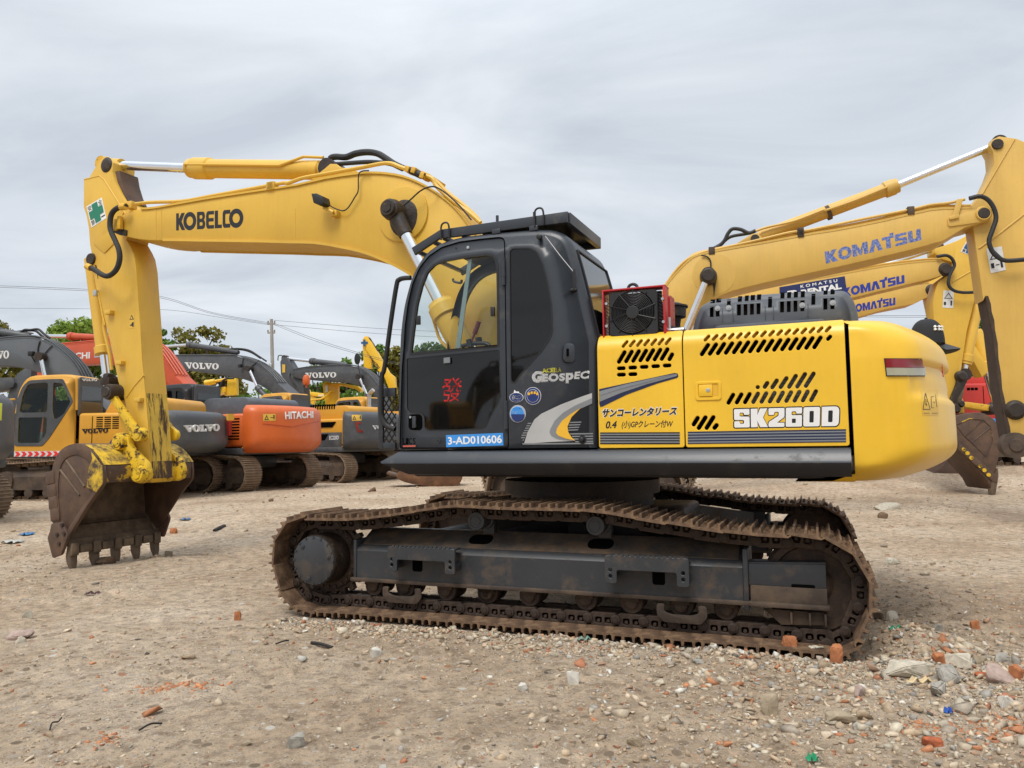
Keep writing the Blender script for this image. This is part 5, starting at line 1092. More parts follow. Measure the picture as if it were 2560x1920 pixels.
# hoist cylinders, one each side of the boom
for s_ in (-1, 1):
    yy = s_*0.46
    a0 = bz.copy(); a0.y = yy; a0 = Vector((U.L(px('B', 1190, 612), -0.46)[0], yy, U.L(px('B', 1190, 612), -0.46)[1]))
    a1 = U.L(px('C', 690, 1160), -0.46); a1 = Vector((a1[0], yy, a1[1])); jt = U.L(px('C', 560, 880), -0.46); jt = Vector((jt[0], yy, jt[1]))
    d = (a1-a0).normalized(); jl = (jt-a0).dot(d); Lt = (a1-a0).length+0.25
    b = MB(); b.cyl(a0, a0+d*(jl+0.05), 0.058, n=24); hr = b.out('hoist_cylinder_rod', CHROME, root)
    b = MB(); b.lathe(a0+d*jl, d, [(0, 0.06), (0, 0.12), (0.03, 0.125), (0.05, 0.14), (0.16, 0.145), (0.18, 0.125), (Lt-jl-0.1, 0.12), (Lt-jl, 0.08), (Lt-jl+0.02, 0.02)], 32); hc = b.out('hoist_cylinder', YELA, root)
    b = MB(); b.tube([a0+d*(jl+0.08)+Vector((-0.13, 0, -0.03)), a0+d*(jl+0.3)+Vector((-0.16, 0, -0.06)), a0+d*(Lt-0.25)+Vector((-0.16, 0, -0.06)), a0+d*(Lt-0.1)+Vector((-0.1, 0, -0.04))], 0.016, n=8); b.out('cylinder_pipe', YELA, hc)
    b = MB(); b.lathe(a0+Vector((0, s_*0.13, 0)), (0, -s_, 0), [(0, 0.02), (0.0, 0.075), (0.012, 0.082), (0.03, 0.082), (0.035, 0.098), (0.10, 0.11), (0.20, 0.105), (0.20, 0.02)], 28)
    b.cyl(a0, a0+d*0.30, 0.085, 0.07, n=20); b.out('rod_eye', GREASE, hr)
    b = MB(); b.cyl(a0+Vector((0, s_*0.14, 0)), a0+Vector((0, s_*0.115, 0)), 0.05, n=6); b.out('pin_bolt', GREASE, hr)
b = MB(); b.box((-0.1, 0, 1.55), (1.0, 0.9, 0.7), 0.05); b.out('boom_bracket', CHAR, root)
# ------------------------------------------------------------------ arm
YA = -0.165
armp = U.pts('A', YA, 377, 335, 425, 322, 470, 245, 515, 180, 545, 148, 575, 140, 610, 155, 632, 195, 625, 270, 645, 360, 690, 455, 740, 540, 800, 590, 815, 700, 760, 810, 745, 860, 780, 920, 810, 985, 830, 1100, 850, 1400, 868, 1659)
armb = U.pts('H', YA, 1225, 400, 1255, 700, 1280, 1000, 1300, 1290, 1310, 1440, 1200, 1430, 1160, 1200, 1130, 1000, 1075, 760, 1020, 600, 965, 330, 905, 100)
arml = U.pts('A', YA, 545, 1500, 490, 1240, 475, 1120, 460, 1060, 430, 900, 420, 760, 400, 650, 380, 590)
armb[-1] = U.L(px('A', 570, 1600), YA)
AP = armp+armb+arml
wA = -2*YA
b = MB(); b.prism(AP, YA, -YA, 0.008); arm = b.out('arm', YELA, root, 35)
# wider lower section: the rear plate of the arm carries scratched paint
b = MB(); re = armp[-4:]+armb[:4]
b.grid([[Vector((p[0]+0.004, YA+0.01, p[1])), Vector((p[0]+0.004, -YA-0.01, p[1]))] for p in sm2(armp[-1:]+armb[:4], 4)]); b.out('rear_plate', YELA, arm)
b = MB(); b.grid([[Vector((p[0]+0.0055, YA+0.011, p[1])), Vector((p[0]+0.0055, -YA-0.011, p[1]))] for p in sm2(armb[1:4], 4)]); b.out('scraped_plate', YELX, arm)
b = MB(); b.grid([[Vector((p[0]+0.007, YA+0.012, p[1])), Vector((p[0]+0.007, -YA-0.012, p[1]))] for p in sm2(armb[3:5], 4)]); b.out('worn_end', YELZ, arm)
# raised doubler on the upper side, top ears, dark recess between the plates
b = MB(); b.prism(roundpoly(U.pts('A', YA, 386, 345, 520, 312, 560, 350, 640, 480, 730, 620, 700, 690, 600, 780, 640, 900, 560, 980, 470, 900, 432, 740, 412, 640, 384, 580), 0.02, 3), YA-0.012, YA+0.002, 0.004); b.out('side_doubler', YELA, arm)
b = MB(); b.tube(U.p3('A', YA-0.006, 384, 342, 515, 310, 555, 345, 640, 480, 740, 640), 0.012, n=6); b.tube(U.p3('H', YA, 1090, 740, 1160, 640, 1245, 545), 0.010, n=6); b.tube(U.p3('A', YA, 560, 1600, 500, 1300), 0.010, n=6); b.out('weld_bead', YELA, arm)
b = MB(); b.prism(U.pts('A', 0, 640, 270, 700, 300, 755, 290, 770, 380, 800, 480, 835, 550, 780, 560, 700, 470, 650, 380), -0.12, 0.165, 0.004); b.out('arm_ear', BKT, arm)
b = MB(); e_ = U.p3('A', YA, 575, 215)[0]; b.lathe(e_+Vector((0, -0.02, 0)), (0, 1, 0), [(0, 0.02), (0, 0.055), (0.01, 0.09), (0.02, 0.10)], 20); b.out('top_pin', GREASE, arm)
b = MB(); e_ = U.p3('A', YA, 445, 1030)[0]; b.lathe(e_+Vector((0, -0.025, 0)), (0, 1, 0), [(0, 0.02), (0, 0.07), (0.03, 0.08)], 20); b.prism(U.pts('A', YA-0.004, 470, 1080, 485, 1080, 490, 1110, 500, 1200, 475, 1080), YA-0.006, YA); b.out('cylinder_pin', GREASE, arm)
# safety cross sign
sq = quad(U, 'A', YA-0.0125, 403, 575, 535, 497, 575, 675, 447, 757)
def inq(Q, u, v): return Q[0]*(1-u)*(1-v)+Q[1]*u*(1-v)+Q[2]*u*v+Q[3]*(1-u)*v
b = MB(); b.quadplate(sq, -0.003)
sg = b.out('safety_sign', WHITE, arm)
def onq(Q, mat, pts, th, parent, name='pictogram'):
    m = MB(); n = (Q[1]-Q[0]).cross(Q[3]-Q[0]).normalized(); A_ = [m.v(inq(Q, u, v)+n*(th-0.002)) for u, v in pts]; B_ = [m.v(inq(Q, u, v)+n*th) for u, v in pts]
    m.face(A_); m.face(list(reversed(B_)))
    for i in range(len(pts)): m.face([A_[i], A_[(i+1) % len(pts)], B_[(i+1) % len(pts)], B_[i]])
    bmesh.ops.recalc_face_normals(m.bm, faces=m.bm.faces[:]); return m.out(name, mat, parent)
def facing(Q):                                     # sign that makes the quad normal look at the camera
    n = (Q[1]-Q[0]).cross(Q[3]-Q[0]); return 1
def cross_sign(Q, parent, mat, th=0.006):
    n = (Q[1]-Q[0]).cross(Q[3]-Q[0]); s_ = -1 if n.y > 0 else 1
    a, c = 0.32, 0.68
    onq(Q, mat, [(a, 0.06), (c, 0.06), (c, a), (0.94, a), (0.94, c), (c, c), (c, 0.94), (a, 0.94), (a, c), (0.06, c), (0.06, a), (a, a)], s_*th, parent)
    for ch, (u, v) in (('安', (0.04, 0.04)), ('全', (0.72, 0.04)), ('第', (0.04, 0.72)), ('一', (0.72, 0.80))):
        w_, h_ = 0.24, (0.24 if ch != '一' else 0.06); off = Vector(n).normalized()*s_*(th-0.002)
        letters(ch, [inq(Q, u, v)+off, inq(Q, u+w_, v)+off, inq(Q, u+w_, v+h_)+off, inq(Q, u, v+h_)+off], BLACKV, parent, 0.002, bold=0.01)
cross_sign(sq, arm, GREENV)
wq = quad(U, 'A', YA-0.0005, 772, 1505, 815, 1503, 818, 1625, 774, 1630); b = MB(); b.quadplate(wq, -0.002 if (wq[1]-wq[0]).cross(wq[3]-wq[0]).y > 0 else 0.002); b.out('warning_sign', SIGNY, arm)
for pts in ([(0.1, 0.38), (0.5, 0.05), (0.9, 0.38)], [(0.2, 0.75), (0.5, 0.7), (0.5, 0.62), (0.85, 0.55), (0.85, 0.9), (0.6, 0.9), (0.6, 0.8), (0.2, 0.82)]): onq(wq, BLACKV, pts, (-1 if (wq[1]-wq[0]).cross(wq[3]-wq[0]).y > 0 else 1)*0.0035, arm)
onq(wq, SIGNY, [(0.26, 0.34), (0.5, 0.14), (0.74, 0.34)], (-1 if (wq[1]-wq[0]).cross(wq[3]-wq[0]).y > 0 else 1)*0.0045, arm)
# small brackets on the arm
b = MB()
for q in (('A', 600, 1490), ('H', 1040, 440), ('H', 1200, 760)): e_ = U.p3(q[0], YA-0.03, q[1], q[2])[0]; b.box(e_, (0.10, 0.07, 0.05), 0.005); 
b.out('arm_bracket', YELA, arm)
b = MB(); e_ = U.p3('A', YA, 492, 1325)[0]; b.box(e_, (0.06, 0.08, 0.08), 0.01); b.out('hose_clip', ZINC, arm)
# front pipe run and bucket cylinder on the front face of the arm (hidden side)
b = MB(); b.tube(smoothpath(U.p3('A', -0.10, 478, 1130, 500, 1260, 530, 1420, 555, 1560)+U.p3('H', -0.10, 900, 150, 945, 350, 965, 500), 4), 0.022, n=8); b.out('arm_pipe', YELA, arm)
bc0 = U.p3('A', 0, 440, 1030)[0]; bc1 = U.p3('H', 0, 935, 690)[0]
d = (bc1-bc0).normalized(); L_ = (bc1-bc0).length
b = MB(); b.lathe(bc0, d, [(0, 0.06), (0, 0.08), (L_*0.66, 0.08), (L_*0.67, 0.1), (L_*0.72, 0.1), (L_*0.73, 0.05)], 24); bcy = b.out('bucket_cylinder', YELA, root)
b = MB(); b.cyl(bc0+d*L_*0.72, bc1, 0.045, n=20); b.out('bucket_cylinder_rod', CHROME, bcy)
# bucket linkage
YK = -0.26
kp = [U.L(px('H', *p), YK) for p in ((940, 690), (1200, 1060), (1180, 1410))]
b = MB(); 
for y_ in (YK-0.03, -YK-0.03): 
    b.prism(roundpoly(U.pts('H', YK, 905, 690, 940, 645, 990, 660, 1010, 740, 1190, 990, 1245, 1030, 1245, 1090, 1200, 1120, 1150, 1090, 1130, 1040, 985, 780, 930, 750), 0.05, 3), y_, y_+0.06, 0.008)
lk = b.out('rocker_link', YELW, root, 40, 'scratched yellow rocker link')
for q in ((935, 690, 0.085), (1200, 1062, 0.075)):
    e_ = U.L(px('H', q[0], q[1]), YK-0.05); b = MB(); b.lathe((e_[0], YK-0.09, e_[1]), (0, 1, 0), [(0, 0.02), (0, q[2]*0.6), (0.012, q[2]*0.72), (0.012, q[2]), (0.05, q[2]*1.15), (0.10 if q[0] > 1000 else 0.5, q[2]*1.15), (0.11 if q[0] > 1000 else 0.52, q[2]*0.6)], 24); b.out('linkage_pin', GREASE if q[0] < 1000 else YELW, lk)
b = MB(); b.box(U.p3('H', -0.05, 960, 600)[0], (0.16, 0.2, 0.10), 0.02); b.box(U.p3('H', -0.1, 940, 570)[0], (0.10, 0.12, 0.12), 0.03); b.out('linkage_bracket', GREASE, arm)
# H link from the rocker to the bucket ear
e0 = U.L(px('N', 875, 330), YK); e1 = U.L(px('H', 935, 690), YK)
b = MB(); b.prism(roundpoly([(e1[0]-0.1, e1[1]), (e1[0]+0.10, e1[1]+0.02), (e0[0]+0.10, e0[1]), (e0[0]-0.08, e0[1])], 0.05, 3), -0.12, 0.12, 0.01); b.out('bucket_link', YELS, root)
# ------------------------------------------------------------------ bucket
YK0, YK1 = -0.66, 0.66
mouth = U.pts('N', YK0, 712, 572, 716, 742, 640, 850, 560, 965, 470, 1110, 385, 1250)
back = U.pts('N', YK0, 330, 1300, 250, 1190, 205, 1130, 197, 1000, 190, 860, 192, 720, 210, 580, 250, 470, 330, 385, 440, 350, 520, 370, 600, 420, 660, 490)
side = sm2(mouth, 2)+sm2(back, 3)
b = MB(); b.prism(side, YK0, YK0+0.03, 0.004); b.prism(side, YK1-0.03, YK1, 0.004)
bk = sm2(back[1:], 4)+[mouth[0]]
# shell between the side plates: outer and inner skin
def offs(P, d):
    out = []
    for i in range(len(P)):
        t = (Vector(P[min(i+1, len(P)-1)])-Vector(P[max(i-1, 0)])).normalized(); out.append((P[i][0]+t.y*d, P[i][1]-t.x*d))
    return out
fl = U.pts('N', YK0, 250, 1190, 330, 1330)
inn = offs(bk, 0.03)
b.grid([[Vector((p[0], YK0+0.028, p[1])), Vector((p[0], YK1-0.028, p[1]))] for p in bk])
bucket = b.out('bucket', BKT, root, 35)
b = MB(); b.grid([[Vector((p[0], YK0+0.031, p[1])), Vector((p[0], YK1-0.031, p[1]))] for p in inn]); b.out('bucket_inside', BKTIN, bucket)
# floor down to the lip
lipA = [back[1], U.L(px('N', 340, 1455), YK0+0.02)]
lip3 = U.L(px('N', 345, 1450), YK0)
b = MB(); q0, q1 = Vector(back[1]), Vector(lip3); t = (q1-q0).normalized(); n = Vector((-t.y, t.x))*0.03
b.prism([tuple(q0), tuple(q1), tuple(q1+n*0.7), tuple(q0+n)], YK0+0.032, YK1-0.032, 0.006)
b.prism([tuple(q1-t*0.16+n), tuple(q1+t*0.0+n*0.5), tuple(q1+n*1.0), tuple(q1-t*0.16+n*1.8)], YK0+0.034, YK1-0.034, 0.004); b.out('bucket_lip', BKTIN, bucket)
# side plate reinforcement: rim, spokes and corner patch
b = MB()
b.prism(sm2(mouth, 2)+[tuple(Vector(p)+Vector(o_)) for p, o_ in zip(reversed(sm2(mouth, 2)), [(-0.16, -0.10)]*40)], YK0-0.02, YK0+0.001, 0.004)
b.out('side_strake', BKT, bucket)
b = MB(); o1 = sm2(back[2:], 3); i1 = offs(o1, 0.13); b.prism(o1+list(reversed(i1)), YK0-0.010, YK0+0.001, 0.003); b.out('side_rim', BKT, bucket)
b = MB(); b.prism(U.pts('N', YK0, 600, 430, 712, 575, 716, 742, 655, 830, 560, 780, 575, 600, 615, 500), YK0-0.026, YK0-0.018, 0.003); b.out('corner_patch', BKTW, bucket)
b = MB()
for q in ((340, 515, 520, 775), (280, 610, 470, 860)): b.tube(U.p3('N', YK0-0.004, *q), 0.014, n=6)
b.out('side_rib', BKTIN, bucket)
for q in ((205, 690), (222, 815), (235, 935), (252, 1050)):
    e_ = U.L(px('N', *q), YK0); b = MB(); b.box((e_[0]-0.03, YK0+0.03, e_[1]), (0.15, 0.10, 0.15), 0.012, Matrix.Rotation(-0.15, 3, 'Y')); b.out('heel_shroud', BKT, bucket)
b = MB(); b.prism(roundpoly(U.pts('N', YK0-0.02, 205, 1140, 310, 1120, 370, 1260, 300, 1450, 215, 1480, 165, 1280, 190, 1215), 0.02, 3), YK0-0.04, YK0+0.0, 0.008); sc = b.out('side_cutter', BKT, bucket)
for q in ((300, 1155), (252, 1250), (320, 1240), (272, 1340)):
    e_ = U.L(px('N', *q), YK0-0.04); b = MB(); b.cyl((e_[0], YK0-0.055, e_[1]), (e_[0], YK0-0.03, e_[1]), 0.022, n=12); b.out('cutter_bolt', GREASE, sc)
b = MB(); b.prism(roundpoly([(lip3[0]-0.22, lip3[1]+0.62), (lip3[0]+0.02, lip3[1]+0.55), (lip3[0]+0.16, lip3[1]+0.30), (lip3[0]+0.06, lip3[1]+0.05), (lip3[0]-0.20, lip3[1]+0.1)], 0.03, 3), YK1-0.001, YK1+0.035, 0.008); b.out('side_cutter', BKT, bucket)
# teeth
tb0 = U.L(px('N', 262, 1590), YK0+0.06); td = (Vector(tb0)-Vector(lip3)); td = Vector((0.02, -1)).normalized()
for k in range(5):
    y_ = YK0+0.07+(YK1-YK0-0.14)*k/4
    r_ = [Vector((lip3[0]-0.02, y_, lip3[1]+0.10)), Vector((lip3[0]-0.015, y_, lip3[1]-0.02)), Vector((lip3[0]-0.005, y_, lip3[1]-0.10)), Vector((lip3[0]+0.01, y_, max(0.0, tb0[1]-0.02)))]
    b = MB(); rows_ = []
    for p, (w_, d_) in zip(r_, ((0.06, 0.05), (0.085, 0.07), (0.080, 0.062), (0.050, 0.034))):
        rows_.append([p+Vector((sx_*d_/1.0, sy_*w_/1.0, 0))*0.58 for sx_, sy_ in ((-1, -0.7), (-0.8, -1), (0.8, -1), (1, -0.7), (1, 0.7), (0.8, 1), (-0.8, 1), (-1, 0.7))])
    b.grid(rows_, True); V_ = b.last; b.face(V_[0]); b.face(list(reversed(V_[-1]))); bmesh.ops.recalc_face_normals(b.bm, faces=b.bm.faces[:]); b.out('bucket_tooth', BKTIN, bucket, 25)
    b = MB(); b.box(Vector((lip3[0]+0.035, y_, lip3[1]+0.055)), (0.035, 0.10, 0.15), 0.015); b.out('tooth_adapter', BKTIN, bucket)
    if k < 4: b = MB(); b.box(Vector((lip3[0]+0.03, y_+(YK1-YK0-0.14)/8, lip3[1]+0.055)), (0.03, 0.15, 0.09), 0.01); b.out('lip_shroud', BKTIN, bucket)
# top plate and ears
tp = [Vector(p) for p in (back[-3], back[-2], back[-1], mouth[0])]
b = MB(); b.grid([[Vector((p.x+0.0, YK0+0.0, p.y+0.012)), Vector((p.x, YK1, p.y+0.012))] for p in tp]); b.out('top_plate', BKTW, bucket)
b = MB(); b.box((mouth[0][0]-0.02, 0, (mouth[0][1]+mouth[1][1])/2-0.0), (0.05, YK1-YK0-0.07, mouth[0][1]-mouth[1][1]), 0.01); b.out('torque_beam', BKTY, bucket)
for y_ in (-0.30, 0.22):
    ear = roundpoly(U.pts('N', -0.26, 800, 400, 810, 320, 850, 250, 920, 240, 975, 270, 985, 370, 1060, 450, 1150, 540, 1175, 640, 1150, 720, 1080, 745, 1010, 720, 990, 640, 960, 530, 860, 440), 0.04, 3)
    b = MB(); b.prism(ear, y_, y_+0.08, 0.012); b.out('bucket_ear', YELW, bucket, 40)
for q in ((880, 338), (1075, 650)):
    e_ = U.L(px('N', *q), -0.30); b = MB(); b.lathe((e_[0], -0.37, e_[1]), (0, 1, 0), [(0, 0.02), (0, 0.055), (0.012, 0.06), (0.012, 0.085), (0.06, 0.10), (0.16, 0.10), (0.16, 0.02)], 24); b.out('bucket_pin', YELW, bucket)
b = MB(); b.lathe((U.L(px('N', 1075, 650), -0.2)[0], -0.21, U.L(px('N', 1290, 640), -0.165)[1]), (0, 1, 0), [(0, 0.05), (0, 0.125), (0.43, 0.125), (0.43, 0.05)], 28); b.out('arm_end_boss', YELW, arm)
# ------------------------------------------------------------------ parked machines behind
def frame_at(p, Y, xl, yl, th, zg):
    q = atY((p[0], p[1]), Y); r = -math.radians(th); c, s = math.cos(r), math.sin(r)
    return Frame(q.x-(xl*c-yl*s), q.y-(xl*s+yl*c), r, zg)
def V3(fr, *p): return Vector(p)
VOL = []
def vl(x, w, o_, *h): VOL.append(([(x+p[0]*w, p[1]) for p in o_], [[(x+p[0]*w, p[1]) for p in q] for q in h]))
VV = [(0.40, 0), (0.60, 0), (0.90, 0.84), (1, 0.84), (1, 1), (0.64, 1), (0.64, 0.84), (0.74, 0.84), (0.57, 0.36), (0.39, 0.84), (0.50, 0.84), (0.50, 1), (0, 1), (0, 0.84), (0.09, 0.84)]
def el2(n=24): return [(0.5+0.5*math.cos(2*math.pi*k/n), 0.5+0.53*math.sin(2*math.pi*k/n)) for k in range(n)]
def el3(n=24): return [(0.5+0.20*math.cos(2*math.pi*k/n), 0.5+0.40*math.sin(2*math.pi*k/n)) for k in range(n)]
vl(0, 1.15, VV); vl(1.12, 1.05, el2(), el3()); vl(2.25, 0.9, [(0, 0), (1, 0), (1, 0.40), (0.86, 0.40), (0.80, 0.17), (0.48, 0.17), (0.48, 0.84), (0.62, 0.84), (0.62, 1), (0, 1), (0, 0.84), (0.14, 0.84), (0.14, 0.17), (0, 0.17)]); vl(3.12, 1.15, VV); vl(4.24, 1.05, el2(), el3())
def volvo(Q, mat, parent, th=0.01): return letters('', Q, mat, parent, th, mesh=polyletters(VOL))
def crawler(root, x0, x1, yc, w, r, mat, fmat, rows=3, plain=False):
    """one crawler: the belt of shoes is one part, the frame with its wheels another"""
    L_ = x1-x0-2*r; per = 2*L_+2*math.pi*r; n = int(per/0.20); b = MB()
    for k in range(n):
        s_ = per*k/n
        if s_ < L_: c = Vector((x0+r+s_, yc, 0)); a = 0
        elif s_ < L_+math.pi*r: t = (s_-L_)/r; c = Vector((x1-r+r*math.sin(t), yc, r-r*math.cos(t))); a = -t
        elif s_ < 2*L_+math.pi*r: c = Vector((x1-r-(s_-L_-math.pi*r), yc, 2*r+0.05*math.sin(4.2*(s_-L_-math.pi*r)/L_))); a = math.pi
        else: t = (s_-2*L_-math.pi*r)/r; c = Vector((x0+r-r*math.sin(t), yc, r+r*math.cos(t))); a = math.pi-t
        R_ = Matrix.Rotation(a, 3, 'Y')
        b.box(c+R_ @ Vector((0, 0, 0.02)), (per/n*0.98, w, 0.03), 0, R_)
        for j in range(rows): b.box(c+R_ @ Vector(((j-(rows-1)/2)*0.066, 0, -0.010)), (0.018, w*0.99, 0.036), 0, R_)
        b.box(c+R_ @ Vector((0, 0, 0.075)), (per/n*0.8, w*0.35, 0.07), 0, R_)
    tr = b.out('crawler_track', mat, root, 25)
    if plain: return tr
    b = MB(); b.prism([(yc-w*0.42, r*0.55), (yc+w*0.42, r*0.55), (yc+w*0.42, r*1.2), (yc+w*0.2, r*1.55), (yc-w*0.2, r*1.55), (yc-w*0.42, r*1.2)], x0+r*1.1, x1-r*1.3, axis='x')
    b.prism(roundpoly([(x1-r*1.32, r*0.5), (x1-r*0.35, r*0.5), (x1-r*0.22, r*0.9), (x1-r*0.35, r*1.4), (x1-r*1.32, r*1.4)], 0.06, 3), yc-w*0.40, yc+w*0.40)
    tf = b.out('track_frame', fmat, root)
    for k in range(8):
        x_ = x0+r*1.3+(x1-x0-2.6*r)*k/7; m = MB(); m.cyl((x_, yc-w*0.44, r*0.40), (x_, yc+w*0.44, r*0.40), r*0.22, n=14); m.out('track_roller', fmat, tf)
    m = MB(); m.lathe((x0+r, yc-w*0.5, r), (0, 1, 0), [(0, r*0.3), (0, r*0.45), (w*0.3, r*0.5), (w*0.3, r*0.82), (w*0.7, r*0.82), (w*0.7, r*0.5), (w, r*0.45), (w, r*0.3)], 24); m.out('drive_wheel', fmat, tf)
    m = MB(); m.lathe((x1-r, yc-w*0.3, r), (0, 1, 0), [(0, r*0.2), (0, r*0.78), (w*0.6, r*0.78), (w*0.6, r*0.2)], 24); m.out('idler_wheel', fmat, tf)
    return tr
def house(root, mats, o):
    """upper structure in local metres: front at -x, left side at -y"""
    hw = o.get('hw', 1.36); xr = o.get('xr', 2.02); z0, z1 = 1.08, o.get('z1', 2.05)
    b = MB(); b.lathe((0, 0, 0.80), (0, 0, 1), [(0, 0.6), (0.26, 0.6), (0.26, 0.1)], 28); b.box((0.1, 0, 0.75), (2.0, 1.9, 0.35), 0.05); b.out('swing_base', mats['dark'], root)
    b = MB(); b.box(((xr-1.3)/2, 0, 1.06), (xr+1.3, hw*2+0.06, 0.17), 0.03); b.out('side_sill', mats['dark'], root)
    bx = o.get('bx0', 0.32); b = MB(); b.box(((xr+bx-0.02)/2, 0, (z0+z1)/2+0.05), (xr-bx, hw*2, z1-z0-0.10), 0.07, seg=3); bd = b.out('body_panels', mats['body'], root)
    b = MB(); b.box((-0.15, 0.72, (z0+z1)/2+0.02), (0.86, hw*2-1.5, z1-z0-0.16), 0.05); b.box((-0.9, 1.0, 1.45), (0.62, 0.7, 0.62), 0.05); b.out('tool_box', mats['body'], root)
    for x_ in o.get('seams', (1.05,)):
        m = MB(); m.box((x_, -hw-0.001, (z0+z1)/2+0.03), (0.014, 0.012, z1-z0-0.22)); m.out('panel_seam', VOID, bd)
    for (xa, xb, za, zb, n, cols) in o.get('vents', ()):
        m = MB()
        for i in range(cols):
            for k in range(n): m.box((xa+(xb-xa)*(i+0.5)/cols, -hw-0.001, za+(zb-za)*(k+0.5)/n), ((xb-xa)/cols*0.8, 0.010, (zb-za)/n*0.5))
        m.out('vent_slots', VOID, bd)
    hx0, hx1, hz = o.get('hood', (0.75, 1.95, 2.42))
    b = MB(); b.prism(roundpoly([(hx0-0.15, z1-0.06), (hx0+0.05, hz-0.06), (hx0+0.2, hz), (hx1-0.1, hz), (hx1+0.02, hz-0.10), (hx1+0.05, z1-0.06)], 0.08, 3), -hw+0.25, hw-0.5, 0.05); hd = b.out('engine_hood', mats['hood'], root)
    if o.get('hoodslots'):
        m = MB()
        for k in range(o['hoodslots']): m.box((hx0+0.15+k*0.10, -hw+0.262, hz-0.02), (0.05, 0.06, 0.16), 0.01)
        m.out('hood_slots', VOID, hd)
    if o.get('stack'):
        m = MB(); m.tube(smoothpath([(o['stack'], 0.3, hz-0.1), (o['stack'], 0.3, hz+0.35), (o['stack']+0.05, 0.3, hz+0.48), (o['stack']+0.18, 0.3, hz+0.58)], 4), 0.07, n=12); m.out('exhaust_stack', ZINC, root)
    # counterweight
    ch = o.get('cw', (1.05, 2.28)); cpf = []
    for k in range(13):
        u = k/12; cpf.append((ch[0]+(ch[1]-ch[0])*u, 0.10*(1-min(1, u/0.15))**2+0.10*max(0, (u-0.88)/0.12)**2, 0.30*(1-min(1, u/0.25))**2+0.05*u+0.14*max(0, (u-0.85)/0.15)**2))
    cpf = [(ch[0]-0.01, 0.4, 0.7)]+cpf+[(ch[1]+0.01, 0.4, 0.6)]
    cwt = counterweight('counterweight', mats['cw'], root, xr+0.015, o.get('R', 2.75), hw+0.02, 0.34, cpf)
    return bd, hd, cwt
def bgcab(root, mats, o):
    x0, x1, y0, y1, z0, z1 = o.get('cab', (-1.30, 0.42, -1.36, -0.42, 1.14, 2.98))
    P = sm2([(x0, z0+0.9), (x0+0.06, z0+1.3), (x0+0.16, z1-0.22), (x0+0.36, z1-0.03), (x0+0.8, z1), (x1-0.25, z1), (x1-0.06, z1-0.05), (x1+0.0, z1-0.2), (x1+0.02, z0+0.95)], 3)
    P = [(x0-0.01, z0)]+P+[(x1+0.03, z0)]
    rows, ins = shell(P, y0, y1, 0.06)
    xm = x0+(x1-x0)*0.58
    D1 = roundpoly([(x0+0.14, z0+0.90), (x0+0.22, z1-0.42), (x0+0.34, z1-0.20), (xm-0.06, z1-0.17), (xm-0.06, z0+0.90)], 0.08, 3)
    D2 = roundpoly([(x0+0.13, z0+0.20), (x0+0.13, z0+0.80), (xm-0.06, z0+0.80), (xm-0.06, z0+0.42), (xm-0.22, z0+0.20)], 0.05, 3)
    D3 = roundpoly([(xm+0.06, z0+0.95), (xm+0.06, z1-0.18), (xm+0.28, z1-0.2), (x1-0.14, z0+1.15), (x1-0.30, z0+0.85), (xm+0.12, z0+0.72)], 0.06, 3)
    b = MB(); b.grid(rows[1:-1]); b.holes(ins, [D1, D2, D3], y0, y0+0.05); b.holes(ins, [D1], y1-0.05, y1); bmesh.ops.remove_doubles(b.bm, verts=b.bm.verts[:], dist=0.001)
    cb2 = b.out('cab', mats['cab'], root, 35)
    b = MB(); F_ = roundpoly([(x0+0.05, z0+0.14), (x0+0.07, z0+1.2), (x0+0.20, z1-0.26), (x0+0.36, z1-0.12), (xm-0.0, z1-0.10), (xm+0.30, z1-0.10), (x1-0.08, z0+1.15), (xm+0.0, z0+0.30), (xm-0.16, z0+0.13)], 0.06, 3)
    b.holes(F_, [poffset(q if area2(q) > 0 else list(reversed(q)), 0.006) for q in (D1, D2, D3)], y0-0.012, y0+0.002, 0.003); b.out('door_frame', mats.get('door', mats['dark']), cb2)
    for nm, q in (('door_window', D1), ('lower_window', D2), ('quarter_window', D3)):
        m = MB(); m.prism(q, y0+0.012, y0+0.018); m.out(nm, o.get('glass', BGLASS), cb2)
    m = MB(); m.prism([(y0+0.10, z0+0.88), (y1-0.10, z0+0.88), (y1-0.12, z1-0.26), (y0+0.12, z1-0.26)], x1+0.028, x1+0.036, axis='x'); m.out('rear_window', RGLASS, cb2)
    m = MB(); m.holes(rrect(y0+0.03, z0+0.80, y1-0.03, z1-0.06, 0.06, 3), [rrect(y0+0.11, z0+0.89, y1-0.11, z1-0.27, 0.05, 3)], 0, 0.03)
    m.bm.transform(Matrix(((0, -1, 0, x1+0.034), (1, 0, 0, 0), (0, 0, 1, 0), (0, 0, 0, 1)))); m.out('rear_frame', mats['dark'], cb2)
    m = MB(); m.prism([(y0+0.07, z0+0.2), (y1-0.07, z0+0.2), (y1-0.07, z1-0.25), (y0+0.07, z1-0.25)], x0-0.02, x0-0.012, axis='x'); 
    for v in m.bm.verts: v.co.x += 0.16*max(0, (v.co.z-z0-0.9)/(z1-z0-1.1))
    m.out('windscreen', RGLASS, cb2)
    m = MB(); m.box(((x0+x1)/2+0.25, (y0+y1)/2, z0+0.75), (0.5, 0.5, 0.9), 0.08); m.out('operator_seat', VOID, cb2)
    m = MB(); m.tube(smoothpath([(x0-0.02, y0+0.05, z1-0.55), (x0-0.20, y0+0.05, z1-0.58), (x0-0.24, y0+0.05, z1-0.75), (x0-0.26, y0+0.05, z0+0.1)], 4), 0.022, n=8); m.out('hand_rail', mats.get('rail', mats['cab']), cb2)
    return cb2
GREENG = paint('greenish_cab_glass', (0.022, 0.032, 0.032), 0.06, var=0.3, vscale=2, spec=0.8)
